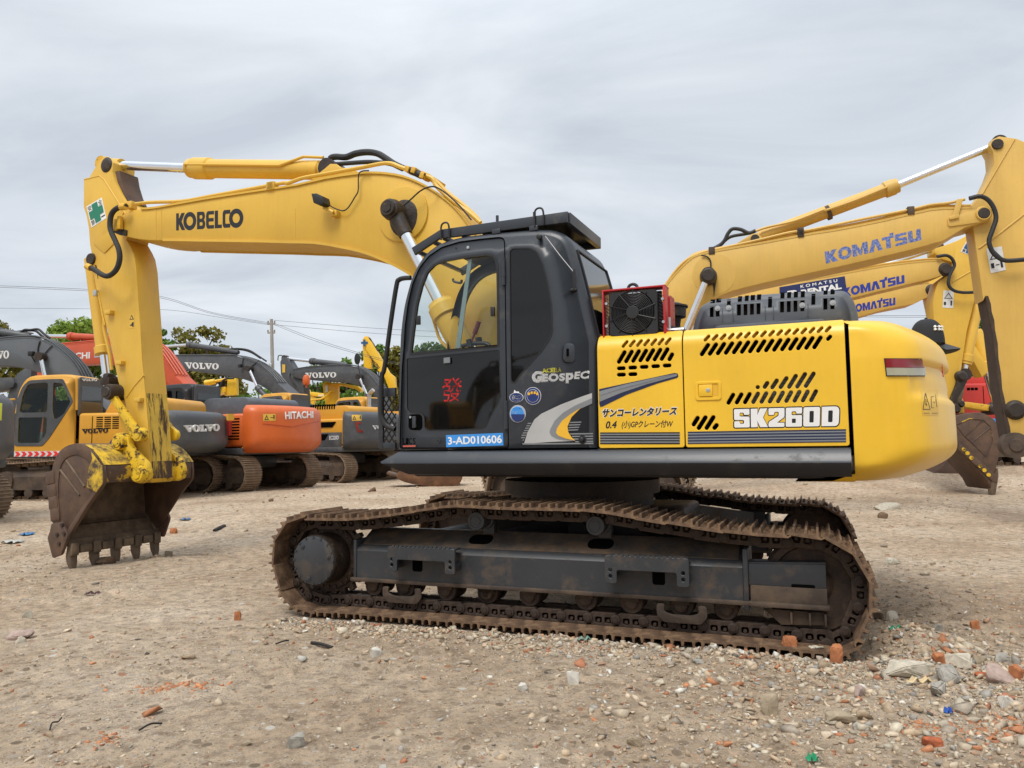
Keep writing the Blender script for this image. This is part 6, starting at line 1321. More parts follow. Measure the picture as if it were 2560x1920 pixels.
def armset(root, fr, o, mats):
    """boom, arm and cylinders from polygons in local x,z; y0..y1 the boom width"""
    y0, y1 = o.get('y', (-0.28, 0.28)); near = y0 if abs(o.get('near', -1)+1) < 1e-6 else y1; sg = -1 if near == y0 else 1
    b = MB(); b.prism(o['boom'], y0, y1, 0.012); bm_ = b.out('boom', mats['boom'], root, 35)
    top = o.get('top')
    if top:
        for k, dy in enumerate((0.06, 0.18, 0.30, 0.42)):
            m = MB(); m.tube([(p[0], y0+dy, p[1]+0.05) for p in top], 0.022, n=6); m.out('hydraulic_pipe', mats['pipe'], bm_)
        m = MB(); m.grid([[Vector((p[0], near+sg*0.006, p[1]+0.015)), Vector((p[0], near-sg*0.03, p[1]+0.015)), Vector((p[0], near-sg*0.03, p[1]-0.02)), Vector((p[0], near+sg*0.006, p[1]-0.02))] for p in top], True); m.out('boom_flange', mats['boom'], bm_)
    if 'arm' in o:
        yy = o.get('ya', (y0+0.10, y1-0.10)); b = MB(); b.prism(o['arm'], yy[0], yy[1], 0.012); am = b.out('arm', mats['arm'], root, 35)
    for nm, c in o.get('cyl', {}).items():
        A, J, B, r, ys = c
        for y_ in ys:
            a, j, q = Vector((A[0], y_, A[1])), Vector((J[0], y_, J[1])), Vector((B[0], y_, B[1])); d = (q-j).normalized(); L_ = (q-j).length
            m = MB(); m.lathe(j, d, [(0, r*0.5), (0, r*1.12), (0.05, r*1.12), (0.06, r*1.25), (0.2, r*1.25), (0.22, r), (L_-0.1, r), (L_, r*0.7), (L_+0.01, 0.01)], 20); cy_ = m.out(nm, mats['cyl'], root)
            m = MB(); m.cyl(a, j+d*0.05, r*0.55, n=16); m.out(nm+'_rod', CHROME, cy_)
            m = MB(); m.lathe(a+Vector((0, -0.10, 0)), (0, 1, 0), [(0, 0.02), (0, r*1.1), (0.20, r*1.1), (0.20, 0.02)], 18); m.out('rod_eye', GREASE, cy_)
    for c in o.get('hose', ()):
        m = MB(); m.tube(smoothpath([Vector(p) for p in c[0]], 5), c[1], n=8); m.out('boom_hose', c[2] if len(c) > 2 else RUB, bm_)
    return bm_
def bucket_simple(root, x, z, mat, flip=1, w=0.55, s=1.0):
    P = [(0.10, 0.75), (-0.35, 0.85), (-0.75, 0.70), (-0.92, 0.35), (-0.85, 0.0), (-0.70, -0.15), (-0.45, -0.02), (0.05, 0.45)]
    P = [(x+flip*p[0]*s, z+p[1]*s) for p in P]; b = MB(); b.prism(sm2(P, 2, True), -w, w, 0.02); bk_ = b.out('bucket', mat, root)
    for k in range(5):
        y_ = -w+0.08+(2*w-0.16)*k/4; m = MB(); m.prism([(x-flip*0.70*s, z-0.10*s), (x-flip*0.62*s, z-0.32*s), (x-flip*0.55*s, z-0.05*s)], y_-0.04, y_+0.04, 0.01); m.out('bucket_tooth', mat, bk_)
    return bk_
GZ = 0.22
# ---- grey boomed yellow machine at the left
f2 = frame_at((425, 1080), 17.5, 2.30, -1.38, 5, GZ)
MV = dict(body=YELV, dark=VGREY, hood=YELV, cw=VGREY, cab=YELV, door=VGREY, boom=VGREYL, arm=VGREYL, pipe=VGREY, cyl=VGREY, rail=YELV)
m2 = thing('tracked_excavator', 'amber yellow excavator with grey boom and a striped sill, half hidden by the foreground bucket', 'excavator', f2.o, f2.rot, 'excavators parked in the left row')
def at(fr, r, y, *c): return fr.pts(r, y, *c)
for s_ in (-1, 1): crawler(m2, -2.05, 2.25, s_*1.2, 0.6, 0.46, MUDTRK, MUDF)
bd, hd, cwt = house(m2, MV, dict(seams=(0.42, 1.25), vents=((0.50, 1.08, 1.62, 1.92, 6, 3),), hoodslots=4, hood=(0.66, 2.0, 2.36), cw=(1.05, 2.04), z1=2.0, bx0=0.08))
bgcab(m2, MV, dict(cab=(-1.50, 0.04, -1.38, -0.42, 1.12, 2.90)))
volvo([Vector((x, -1.374, z)) for x, z in at(f2, 'H', -1.37, 708, 1010, 934, 1000, 932, 1042, 712, 1050)], BLACKV, bd)
zq = 1.13
for k in range(11):
    xk = -1.42+k*0.155; m = MB(); m.prism([(xk, 1.02), (xk+0.08, 1.02), (xk+0.135, 1.075), (xk+0.08, 1.13), (xk, 1.13), (xk+0.055, 1.075)], -1.402, -1.394); m.out('chevron', REDV, m2)
m = MB(); m.box((-0.55, -1.392, 1.075), (1.78, 0.006, 0.125)); m.out('reflective_strip', WHITED, m2)
m = MB(); P = sm2([(0.80, 1.15), (0.87, 1.33), (1.0, 1.46), (1.23, 1.56)], 4); m.prism(P+[(1.23, 1.40), (1.10, 1.30), (1.03, 1.15)], -1.372, -1.364); m.out('arc_decal', DBLUEV, bd)
def rearq(fr, x, *c, r='H'):                       # quad on the plane local x = const
    out = []
    for i in range(0, len(c), 2): y, z = fr.LX(px(r, c[i], c[i+1]), x); out.append(Vector((x, y, z)))
    return out
volvo(rearq(f2, 2.775, 1596, 978, 1900, 966, 1900, 1028, 1610, 1040), WHITED, cwt, 0.03)
m = MB(); q = rearq(f2, 2.70, 1960, 945, 1990, 945, 1985, 1060, 1962, 1072); m.quadplate([p+Vector((0, 0, 0)) for p in q], 0.05 if (q[1]-q[0]).cross(q[3]-q[0]).x > 0 else -0.05); m.out('tail_lamp', REDL, cwt)
m = MB(); q = rearq(f2, 2.70, 1956, 880, 2010, 880, 2010, 935, 1958, 935); m.quadplate(q, 0.04 if (q[1]-q[0]).cross(q[3]-q[0]).x > 0 else -0.04); m.out('warning_sign', SIGNY, cwt)
tp2 = at(f2, 'H', 0.08, -160, 285, 0, 265, 150, 248, 280, 238, 380, 240, 480, 270, 580, 335, 680, 425, 745, 510, 790, 600)
bt2 = at(f2, 'H', -0.28, 640, 640, 560, 600, 470, 565, 380, 535, 250, 498, 120, 470, 0, 462, -160, 458)
T2 = sm2(tp2, 2)
armset(m2, f2, dict(boom=T2+[(0.15, 2.0), (-0.1, 1.85)]+sm2(bt2, 2)+[(bt2[-1][0]-1.6, bt2[-1][1]-0.10), (bt2[-1][0]-1.7, tp2[0][1]-0.30), (bt2[-1][0]-1.55, tp2[0][1]-0.16)], top=T2,
    arm=[(-6.2, 4.4), (-5.7, 3.9), (-5.5, 3.2), (-5.0, 1.3), (-5.3, 1.2), (-6.0, 2.9), (-6.5, 3.8)],
    cyl=dict(hoist_cylinder=((at(f2, 'H', -0.42, 352, 385)[0]), (-1.35, 2.5), (-0.9, 1.7), 0.095, (-0.42, 0.42)), arm_cylinder=((-5.9, 4.3), at(f2, 'H', 0, -60, 168)[0], at(f2, 'H', 0, 260, 215)[0], 0.105, (0,))),
    hose=((f2.p3('H', -0.05, 100, 215, 170, 185, 210, 155, 260, 155, 330, 150, 380, 190, 430, 225), 0.03), (f2.p3('H', 0.1, 150, 170, 250, 160, 310, 165, 360, 205, 400, 235), 0.03), (f2.p3('H', -0.30, 345, 250, 330, 300, 325, 360), 0.015), (f2.p3('H', -0.30, 385, 360, 420, 320, 450, 290), 0.012))), MV)
volvo([Vector((x, -0.283, z)) for x, z in at(f2, 'H', -0.28, -170, 340, 80, 332, 78, 402, -170, 412)], WHITED, m2, 0.012)
m = MB(); e_ = f2.p3('H', -0.40, 272, 360)[0]; m.box(e_, (0.13, 0.12, 0.12), 0.02); m.tube([e_+Vector((0, 0, -0.05)), e_+Vector((0.04, 0.08, -0.2))], 0.015, n=6); m.out('work_lamp', BLK, m2)
bucket_simple(m2, -5.1, 0.35, BKT)
volvo(rearq(f2, 0.112, 706, 575, 842, 575, 838, 598, 716, 598), WHITED, m2, 0.006)
# ---- orange machine in the middle of the row
f3 = frame_at((608, 1080), 20.0, 2.05, -1.38, 25, GZ)
MH = dict(body=ORANGE, dark=VGREY, hood=HOODG, cw=ORANGE, cab=BLK, door=BLK, boom=ORRED, arm=ORRED, pipe=ORRED, cyl=ORRED)
m3 = thing('tracked_excavator', 'orange excavator with black cab and white lettering on its rounded orange counterweight', 'excavator', f3.o, f3.rot, 'excavators parked in the left row')
for s_ in (-1, 1): crawler(m3, -2.05, 2.25, s_*1.2, 0.6, 0.46, MUDTRK, MUDF)
bd, hd, cwt = house(m3, MH, dict(seams=(1.35,), vents=((1.45, 1.95, 1.35, 1.95, 8, 1),), hood=(0.30, 1.95, 2.50), cw=(1.02, 2.27), R=2.78))
bgcab(m3, MH, dict(cab=(-1.45, 0.25, -1.38, -0.42, 1.12, 2.92)))
bv3 = bvh_of(cwt)
def on3(fr, bv, r):
    def fn(p, d=0.0):
        o_, d_ = fr.mi @ CP, (fr.mi.to_3x3() @ ray(p)).normalized(); h_, n_, _, _ = bv.ray_cast(o_, d_)
        if h_ is None: raise LookupError
        if n_.dot(d_) > 0: n_ = -n_
        return h_+n_*d
    return fn
def stick_on(fn, o_, off=0.004, th=0.006):          # wrap a flat lettering object made in image space onto a curved surface
    pass
def letters_on(fn, body, r, quadpx, mat, parent, bold=0.0, d=0.012, mesh=None, name='lettering'):
    me = mesh or textmesh(body, bold); n = len(me.vertices); co = np.empty(n*3); me.vertices.foreach_get('co', co); co = co.reshape(-1, 3); lo, hi = co.min(0), co.max(0)
    Q = [np.array(q) for q in quadpx]
    for i, v in enumerate(me.vertices):
        u = (co[i, 0]-lo[0])/(hi[0]-lo[0]); w = (co[i, 1]-lo[1])/(hi[1]-lo[1]); p = Q[3]*(1-u)*(1-w)+Q[2]*u*(1-w)+Q[1]*u*w+Q[0]*(1-u)*w
        v.co = fn(px(r, p[0], p[1]), d)
    me.materials.clear(); return obj(name, me, mat, parent)
fn3 = on3(f3, bv3, 'I')
try: letters_on(fn3, 'HITACHI', 'I', ((938, 862), (1184, 855), (1184, 914), (942, 928)), WHITE, cwt, 0.035)
except LookupError: print('MISS hitachi')
def plate_on(fn, r, q, mat, parent, name, d=0.004):
    try: return conform(fn, r, q, 6, 3, d, mat, parent, name)
    except LookupError: print('MISS', name); return None
plate_on(fn3, 'I', ((752, 882), (858, 880), (860, 938), (754, 942)), SIGNY, cwt, 'warning_sign')
for q in (((782, 892), (800, 930), (796, 932), (778, 894)), ((782, 892), (764, 930), (768, 932), (786, 894)), ((764, 928), (800, 926), (800, 932), (764, 934)), ((840, 890), (850, 890), (850, 925), (842, 925)), ((815, 910), (838, 909), (838, 913), (815, 914))): plate_on(fn3, 'I', q, BLACKV, cwt, 'pictogram', 0.010)
plate_on(fn3, 'I', ((748, 962), (1000, 988), (1000, 994), (748, 966)), ORRED, cwt, 'pressed_line', 0.012); plate_on(fn3, 'I', ((1000, 988), (1236, 940), (1236, 946), (1000, 994)), ORRED, cwt, 'pressed_line', 0.012)
tp3 = at(f3, 'H', 0.08, 300, 330, 620, 293, 905, 268, 1130, 240, 1300, 245, 1430, 320, 1520, 440, 1600, 560)
bt3 = at(f3, 'H', -0.28, 1380, 640, 1250, 560, 1130, 490, 940, 456, 760, 448, 300, 470)
T3 = sm2(tp3, 2)
armset(m3, f3, dict(boom=T3+[(0.15, 1.95), (-0.1, 1.8)]+sm2(bt3, 2)+[(bt3[-1][0]-0.5, bt3[-1][1]+0.1)], top=T3, arm=[(bt3[-1][0]-0.3, 4.3), (bt3[-1][0]+0.3, 3.9), (bt3[-1][0]+0.8, 1.2), (bt3[-1][0]+0.5, 1.1), (bt3[-1][0]-0.6, 3.6)],
    cyl=dict(arm_cylinder=((tp3[0][0]-0.2, tp3[0][1]+0.5), at(f3, 'H', 0, 600, 210)[0], at(f3, 'H', 0, 1130, 235)[0], 0.11, (0,)), hoist_cylinder=((tp3[4][0]-0.2, tp3[4][1]-0.45), (-1.3, 2.5), (-0.9, 1.7), 0.095, (-0.42, 0.42)))), MH)
letters('HITACHI', [Vector((x, -0.284, z)) for x, z in at(f3, 'H', -0.28, 480, 362, 778, 345, 776, 402, 480, 418)], WHITED, m3, 0.01, bold=0.03)
for k in range(3): 
    m = MB(); m.prism(at(f3, 'H', -0.28, 816, 350+k*17, 876, 346+k*17, 876, 356+k*17, 816, 360+k*17), -0.292, -0.284); m.out('stripe', SILV, m3)
bucket_simple(m3, bt3[-1][0]+0.7, 0.3, BKT)
# ---- black and yellow machine right of the orange one
f4 = frame_at((862, 1080), 24.5, 2.12, -1.38, 28, GZ)
m4 = thing('tracked_excavator', 'black and yellow excavator with charcoal counterweight and amber roof right of the orange one', 'excavator', f4.o, f4.rot, 'excavators parked in the left row')
for s_ in (-1, 1): crawler(m4, -2.05, 2.25, s_*1.2, 0.6, 0.46, MUDTRK, MUDF)
bd, hd, cwt = house(m4, dict(MV, hood=YELV), dict(seams=(), hood=(0.30, 2.05, 2.48), hoodslots=11, stack=1.75, bx0=-0.2, cw=(1.05, 2.27)))
m = MB(); m.box((1.1, -1.372, 1.36), (1.75, 0.02, 0.50), 0.004); m.out('dark_lower_panel', VGREY, bd)
for (xa, xb, za, zb) in ((0.9, 1.75, 1.78, 1.95), (0.9, 1.45, 1.36, 1.56)):
    m = MB(); m.prism([(xa, za), (xb-0.15, za), (xb, zb), (xa, zb)], -1.388, -1.372); m.out('grille_panel', VOID, bd)
bgcab(m4, MV, dict(cab=(-1.85, -0.22, -1.38, -0.42, 1.12, 2.98)))
letters('EC220D', [Vector((x, -1.384, z)) for x, z in at(f4, 'I', -1.38, 1324, 1070, 1408, 1068, 1406, 1102, 1324, 1104)], WHITED, bd, 0.006, bold=0.02)
fn4 = on3(f4, bvh_of(cwt), 'I')
try: letters_on(fn4, '', 'I', ((1694, 980), (1880, 972), (1880, 1010), (1700, 1016)), WHITED, cwt, mesh=polyletters(VOL))
except LookupError: print('MISS volvo4')
plate_on(fn4, 'I', ((1518, 888), (1600, 888), (1602, 938), (1520, 940)), SIGNY, cwt, 'warning_sign')
for q in (((1540, 898), (1556, 928), (1552, 930), (1537, 900)), ((1540, 898), (1526, 928), (1530, 930), (1543, 900)), ((1526, 927), (1556, 926), (1556, 930), (1526, 931)), ((1588, 894), (1596, 894), (1595, 925), (1588, 925))): plate_on(fn4, 'I', q, BLACKV, cwt, 'pictogram', 0.010)
plate_on(fn4, 'I', ((1546, 948), (1596, 950), (1598, 968), (1552, 966)), REDL, cwt, 'tail_lamp', 0.012); plate_on(fn4, 'I', ((1546, 960), (1568, 962), (1585, 1036), (1566, 1030)), REDL, cwt, 'tail_lamp', 0.014); plate_on(fn4, 'I', ((1566, 1020), (1612, 1022), (1616, 1042), (1568, 1036)), REDL, cwt, 'tail_lamp', 0.012)
tp4 = at(f4, 'I', 0.08, -300, 420, 0, 392, 200, 388, 400, 388, 540, 388, 650, 410, 760, 455, 860, 530, 940, 620)
bt4 = at(f4, 'I', -0.28, 830, 700, 740, 640, 640, 600, 540, 570, 400, 548, 200, 520, 0, 494, -300, 470)
T4 = sm2(tp4, 2)
MV4 = dict(MV, boom=VGREY, arm=VGREY)
armset(m4, f4, dict(boom=T4+[(0.2, 2.0), (-0.1, 1.85)]+sm2(bt4, 2), top=T4, arm=[(tp4[0][0]-0.4, tp4[0][1]+0.4), (tp4[0][0]+0.1, tp4[0][1]+0.2), (tp4[0][0]+1.0, 1.2), (tp4[0][0]+0.7, 1.1), (tp4[0][0]-0.6, tp4[0][1]-0.4)],
    cyl=dict(hoist_cylinder=(at(f4, 'I', -0.42, 632, 490)[0], at(f4, 'I', -0.42, 700, 650)[0], (-0.8, 1.8), 0.095, (-0.42, 0.42)), arm_cylinder=((tp4[0][0], tp4[0][1]+0.5), at(f4, 'I', 0, 105, 282)[0], at(f4, 'I', 0, 540, 350)[0], 0.105, (0,))),
    hose=((f4.p3('I', -0.05, 430, 340, 470, 320, 560, 318, 640, 335, 720, 385, 780, 425), 0.032), (f4.p3('I', 0.1, 450, 330, 560, 325, 650, 350, 730, 400), 0.03), (f4.p3('I', -0.30, 580, 400, 575, 450, 590, 500), 0.014), (f4.p3('I', -0.30, 650, 470, 690, 440, 720, 420), 0.012))), MV4)
volvo([Vector((x, -0.284, z)) for x, z in at(f4, 'I', -0.28, 75, 432, 372, 444, 368, 498, 88, 490)], WHITED, m4, 0.012)
m = MB(); e_ = f4.p3('I', -0.40, 555, 465)[0]; m.box(e_, (0.13, 0.12, 0.12), 0.02); m.out('work_lamp', BLK, m4)
bucket_simple(m4, tp4[0][0]+0.9, 0.3, BKT)
# ---- last machine of the row, mostly hidden
f5 = frame_at((935, 1080), 28.5, 0.30, -1.0, 28, GZ)
m5 = thing('tracked_excavator', 'farthest excavator of the left row with dark boom and amber roof seen over a counterweight', 'excavator', f5.o, f5.rot, 'excavators parked in the left row')
for s_ in (-1, 1): crawler(m5, -2.05, 2.25, s_*1.2, 0.6, 0.46, MUDTRK, MUDF)
house(m5, MV, dict(hood=(0.75, 1.95, 2.40)))
bgcab(m5, MV, dict(cab=(-1.42, 0.30, -1.38, -0.42, 1.12, 2.98)))
tp5 = at(f5, 'I', 0.08, 1060, 510, 1150, 494, 1300, 480, 1450, 470, 1560, 474, 1640, 500, 1720, 555, 1780, 630, 1820, 690)
bt5 = at(f5, 'I', -0.28, 1700, 700, 1620, 655, 1540, 625, 1440, 605, 1300, 600, 1180, 590, 1090, 580)
T5 = sm2(tp5, 2)
armset(m5, f5, dict(boom=T5+[(0.2, 2.0), (-0.1, 1.85)]+sm2(bt5, 2)+at(f5, 'I', -0.28, 1040, 570, 1000, 545, 1010, 515), top=T5, arm=at(f5, 'I', -0.18, 900, 430, 920, 388, 955, 392, 1000, 470, 1050, 520, 1090, 590, 1105, 680, 1105, 900, 1080, 900, 1010, 700, 905, 540),
    cyl=dict(hoist_cylinder=(at(f5, 'I', -0.42, 1582, 560)[0], at(f5, 'I', -0.42, 1655, 705)[0], (-0.8, 1.8), 0.095, (-0.42, 0.42)), arm_cylinder=(at(f5, 'I', 0, 945, 400)[0], at(f5, 'I', 0, 1165, 425)[0], at(f5, 'I', 0, 1480, 460)[0], 0.115, (0,))),
    hose=((f5.p3('I', -0.05, 880, 420, 885, 380, 910, 375, 940, 392), 0.02), (f5.p3('I', -0.30, 990, 530, 985, 560, 1010, 600, 1040, 640), 0.03))), MV4)
volvo([Vector((x, -0.284, z)) for x, z in at(f5, 'I', -0.28, 1116, 524, 1386, 518, 1384, 566, 1128, 572)], WHITED, m5, 0.012)
m = MB(); P = f5.p3('I', -0.19, 918, 452, 945, 455, 944, 522, 920, 524); m.quadplate(P, -0.01 if (P[1]-P[0]).cross(P[3]-P[0]).y > 0 else 0.01); m.out('warning_sign', SIGNY, m5)
m = MB(); e_ = f5.p3('I', -0.7, 1567, 405)[0]; m.prism([(e_.x+0.13*math.cos(a), e_.z+0.22*math.sin(a)) for a in [2*math.pi*k/20 for k in range(20)]], e_.y-0.03, e_.y+0.03, 0.01); m.tube([e_, e_+Vector((0.1, 0, -0.5)), e_+Vector((0.3, 0, -1.0))], 0.02, n=6); m.out('mirror', BLK, m5)
m = MB(); e_ = f4.p3('I', -0.9, 1126, 590)[0]; m.lathe((e_.x, e_.y, e_.z-0.25), (0, 0, 1), [(0, 0.03), (0.1, 0.03), (0.1, 0.10), (0.15, 0.12), (0.32, 0.12), (0.42, 0.08), (0.44, 0.01)], 16); m.out('beacon', ORANGE, m4)
# ---- machine cut by the left edge of the picture
f1 = frame_at((-66, 1100), 13.4, 2.05, 0.6, 8, 0.10)
m1 = thing('tracked_excavator', 'dark grey excavator cut off by the left edge with only its counterweight and track showing', 'excavator', f1.o, f1.rot, 'excavators parked in the left row')
for s_ in (-1, 1): crawler(m1, -2.05, 2.10, s_*1.15, 0.6, 0.43, MUDTRK, MUDF)
bd, hd, cwt = house(m1, MV, dict(R=2.62)); bgcab(m1, MV, dict())
m = MB(); m.box((2.60, 0.35, 1.95), (0.05, 0.4, 0.3), 0.005); m.out('warning_sign', paint('lime_sticker', (0.6, 0.65, 0.04), 0.5), cwt)
armset(m1, f1, dict(boom=[(0.1, 1.9), (-0.2, 2.6), (-1.2, 3.7), (-2.2, 4.2), (-5.2, 3.8), (-5.3, 3.5), (-2.4, 3.5), (-1.4, 3.0), (-0.2, 1.7)], top=[(-0.2, 2.6), (-1.2, 3.7), (-2.2, 4.2), (-5.2, 3.8)], arm=[(-5.6, 4.2), (-5.0, 3.8), (-4.5, 1.2), (-4.8, 1.1), (-5.8, 3.5)]), MV)
# ---- three yellow machines at the right, booms reaching to the right
def frameR(p, Y, xl, yl, th, zg): return frame_at(p, Y, xl, yl, th, zg)
def kmachine(fr, label, mats, P, group, xs, hl=2.2):
    name = 'tracked_excavator'
    m_ = thing(name, label, 'excavator', fr.o, fr.rot, group)
    body = bpy.data.objects.new('upper_body', None)
    for s_ in (-1, 1): crawler(m_, -hl+xs, hl+xs, s_*1.2, 0.6, 0.46, MUDTRK, MUDF)
    b = MB(); b.box((xs-0.7, 0, 1.62), (3.0, 2.7, 1.0), 0.12); b.box((xs-0.9, -0.2, 2.25), (1.3, 1.6, 0.3), 0.06); b.out('body_panels', mats['body'], m_)
    b = MB(); b.box((xs-0.4, 0, 1.02), (3.3, 2.7, 0.2), 0.03); b.box((xs, 0, 0.75), (1.8, 1.6, 0.4), 0.05); b.out('swing_base', VGREY, m_)
    b = MB(); b.box((xs+1.1, 0.9, 2.0), (1.5, 0.95, 1.75), 0.15, seg=3); cb_ = b.out('cab', mats['body'], m_)
    for y_ in (0.42, 1.38):
        b = MB(); b.prism(rrect(xs+0.5, 1.75, xs+1.7, 2.65, 0.1, 3), y_-0.006, y_+0.006); b.out('side_window', DGLASS, cb_)
    bo = armset(m_, fr, P, mats)
    return m_, bo
YELK2 = YELK
MK = dict(body=YELK, boom=YELK, arm=YELK, pipe=YELK, cyl=YELK)
MK2 = dict(body=YELA, boom=YELK, arm=YELA, pipe=YELK, cyl=YELA)
K1Y = -0.30
k1 = frame_at((1750, 900), 12.6, 0, K1Y, 15, GZ)
tpk = at(k1, 'Q', K1Y, 205, 770, 270, 680, 350, 590, 460, 490, 560, 460, 700, 430, 1100, 360, 1500, 285, 'F', 600, 945, 1000, 865, 1400, 772, 1600, 760, 1760, 756)
nsk = at(k1, 'F', K1Y, 1850, 752, 1900, 770, 1928, 820, 1900, 870, 1840, 890)
btk = at(k1, 'F', K1Y, 1700, 930, 1520, 1040, 1450, 1060, 1200, 1130, 600, 1270, 0, 1400, 'Q', 1000, 735, 800, 785, 650, 850, 560, 920, 480, 1020)
kl = tpk[0][0]
TK = sm2(tpk, 2)
Aj = at(k1, 'F', 0, 1120, 565)[0]; A0 = at(k1, 'F', 0, 1985, 210)[0]; A1 = at(k1, 'Q', 0, 1010, 330)[0]
H0 = at(k1, 'Q', -0.44, 590, 645)[0]; Hb = at(k1, 'Q', -0.44, 330, 1260)[0]
hd_ = (Vector(Hb)-Vector(H0)); Hj = Vector(H0)+hd_*0.9
armk = at(k1, 'F', -0.20, 1945, 275, 1915, 220, 1935, 170, 2000, 140, 2150, 160, 2330, 240, 2480, 420, 2500, 700, 2440, 1000, 'G', 2330, 500, 2290, 1000, 2260, 1300, 2180, 1360, 2110, 1340, 2080, 1240, 2000, 800, 1940, 300, 1880, 0, 'F', 1860, 1560, 1810, 1200, 1770, 900, 1760, 740, 1840, 640, 1920, 480, 1955, 380)
KA, KB = kmachine(k1, 'pale yellow excavator with long boom and huge arm at the right edge of the picture', MK, dict(y=(K1Y, 0.30), boom=TK+nsk+sm2(btk, 2)+[(kl-0.7, btk[-1][1]-0.9), (kl-1.0, btk[-1][1]-0.7), (kl-0.5, tpk[0][1]-0.3)], top=TK, arm=armk, ya=(-0.2, 0.2),
    cyl=dict(arm_cylinder=(A0, Aj, A1, 0.105, (0,)), hoist_cylinder=(H0, (Hj.x, Hj.y), (Hb[0]-0.05, Hb[1]-0.5), 0.10, (-0.44, 0.44))),
    hose=((k1.p3('Q', -0.05, 1000, 265, 940, 285, 870, 255, 800, 250, 760, 290, 730, 350, 680, 400, 620, 425), 0.032), (k1.p3('Q', 0.08, 980, 280, 900, 295, 810, 310, 760, 330, 700, 380, 640, 415), 0.028), (k1.p3('F', -0.36, 1740, 678, 1830, 660, 1900, 690, 1950, 760, 1970, 850, 1940, 950, 1910, 1040, 1930, 1120, 1980, 1180, 2060, 1215, 2230, 1205), 0.035), (k1.p3('Q', -0.33, 530, 478, 580, 490, 610, 530, 610, 600), 0.012))), 'yellow excavators parked at the right', kl-1.25, 1.55)
KL = []
def kl_(x, w, o_, *h): KL.append(([(x+p[0]*w, p[1]) for p in o_], [[(x+p[0]*w, p[1]) for p in q] for q in h]))
kl_(0, 1.0, [(0, 0), (0.36, 0), (0.36, 0.34), (0.56, 0), (1.0, 0), (0.64, 0.52), (0.98, 1), (0.56, 1), (0.36, 0.68), (0.36, 1), (0, 1)])
kl_(1.02, 1.12, el2(), [(0.5+0.22*math.cos(2*math.pi*k/20), 0.5+0.26*math.sin(2*math.pi*k/20)) for k in range(20)])
kl_(2.20, 1.25, [(0, 0), (0.28, 0), (0.28, 0.55), (0.43, 0), (0.57, 0), (0.72, 0.55), (0.72, 0), (1, 0), (1, 1), (0.70, 1), (0.5, 0.42), (0.30, 1), (0, 1)])
kl_(3.50, 1.10, [(0, 0), (0.34, 0), (0.48, 0.60), (0.52, 0.60), (0.60, 0.22), (0.66, 0), (1, 0), (0.70, 1), (0.30, 1)])
kl_(4.58, 0.95, [(0.32, 0), (0.70, 0), (0.70, 0.80), (0.98, 0.80), (0.98, 1.22), (0.66, 1.22), (0.66, 1), (0, 1), (0, 0.76), (0.32, 0.76)])
kl_(5.58, 0.95, roundpoly([(0, 0), (1, 0), (1, 0.60), (0.36, 0.62), (0.36, 0.78), (1, 0.78), (1, 1), (0, 1), (0, 0.42), (0.64, 0.40), (0.64, 0.22), (0, 0.22)], 0.09, 3))
kl_(6.62, 1.0, roundpoly([(0, 0), (1, 0), (1, 1), (0.64, 1), (0.64, 0.24), (0.36, 0.24), (0.36, 1), (0, 1)], 0.10, 3))
def kom(Q, mat, parent, bold=0): letters('', [Q[0]+(Q[0]-Q[3])*0.18, Q[1]+(Q[1]-Q[2])*0.18, Q[2], Q[3]], mat, parent, 0.008, mesh=polyletters(KL))
kom([Vector((x, K1Y-0.001, z)) for x, z in at(k1, 'F', K1Y, 488, 1135, 1318, 935, 1326, 1040, 502, 1245)], KBLUE, KB)
e_ = k1.p3('F', K1Y, 1858, 812)[0]
m = MB(); m.prism(roundpoly(at(k1, 'F', K1Y, 1545, 850, 1850, 765, 1900, 770, 1925, 820, 1900, 865, 1840, 885, 1556, 925), 0.03, 2), K1Y-0.02, K1Y+0.01, 0.004); m.lathe(e_+Vector((0, -0.05, 0)), (0, 1, 0), [(0, 0.02), (0, 0.10), (0.03, 0.12)], 20); m.out('nose_plate', YELK, KB)
m = MB(); m.lathe(e_+Vector((0, -0.06, 0)), (0, 1, 0), [(0, 0.01), (0, 0.075), (0.01, 0.085), (0.03, 0.085)], 18); m.out('nose_pin', GREASE, KB)
m = MB(); m.prism(roundpoly(at(k1, 'F', K1Y, 1625, 690, 1680, 690, 1640, 820, 1650, 850, 1560, 870, 1555, 845, 1590, 830), 0.02, 2), K1Y-0.05, K1Y-0.02, 0.004); m.out('pipe_bracket', YELK, KB)
e_ = k1.p3('Q', K1Y, 640, 640)[0]; m = MB(); m.lathe(e_+Vector((0, -0.008, 0)), (0, 1, 0), [(0, 0.33), (0.004, 0.35), (0.03, 0.36)], 40); m.out('pin_boss', YELK, KB)
m = MB(); m.prism(roundpoly(at(k1, 'Q', K1Y, 625, 690, 660, 690, 650, 760, 640, 840, 632, 760), 0.02, 2), K1Y-0.012, K1Y); m.out('grease_stain', GREASE, KB)
e_ = k1.p3('Q', -0.56, 590, 645)[0]; m = MB(); m.lathe(e_, (0, 1, 0), [(0, 0.02), (0, 0.09), (0.02, 0.12), (0.12, 0.14), (0.22, 0.14)], 24); m.out('cylinder_pin', GREASE, KB)
karm = [c for c in KA.children if c.name.startswith('arm') and 'cyl' not in c.name][0]
e_ = k1.p3('F', -0.2, 1983, 210)[0]; m = MB(); m.lathe(e_+Vector((0, -0.03, 0)), (0, 1, 0), [(0, 0.02), (0, 0.075), (0.03, 0.085)], 18); m.out('top_pin', GREASE, karm)
m = MB(); m.tube(k1.p3('F', -0.205, 2130, 165, 1990, 400, 1850, 640), 0.012, n=6); m.tube(k1.p3('F', -0.205, 1820, 1110, 2000, 980, 2230, 800), 0.012, n=6); m.out('weld_bead', YELK, karm)
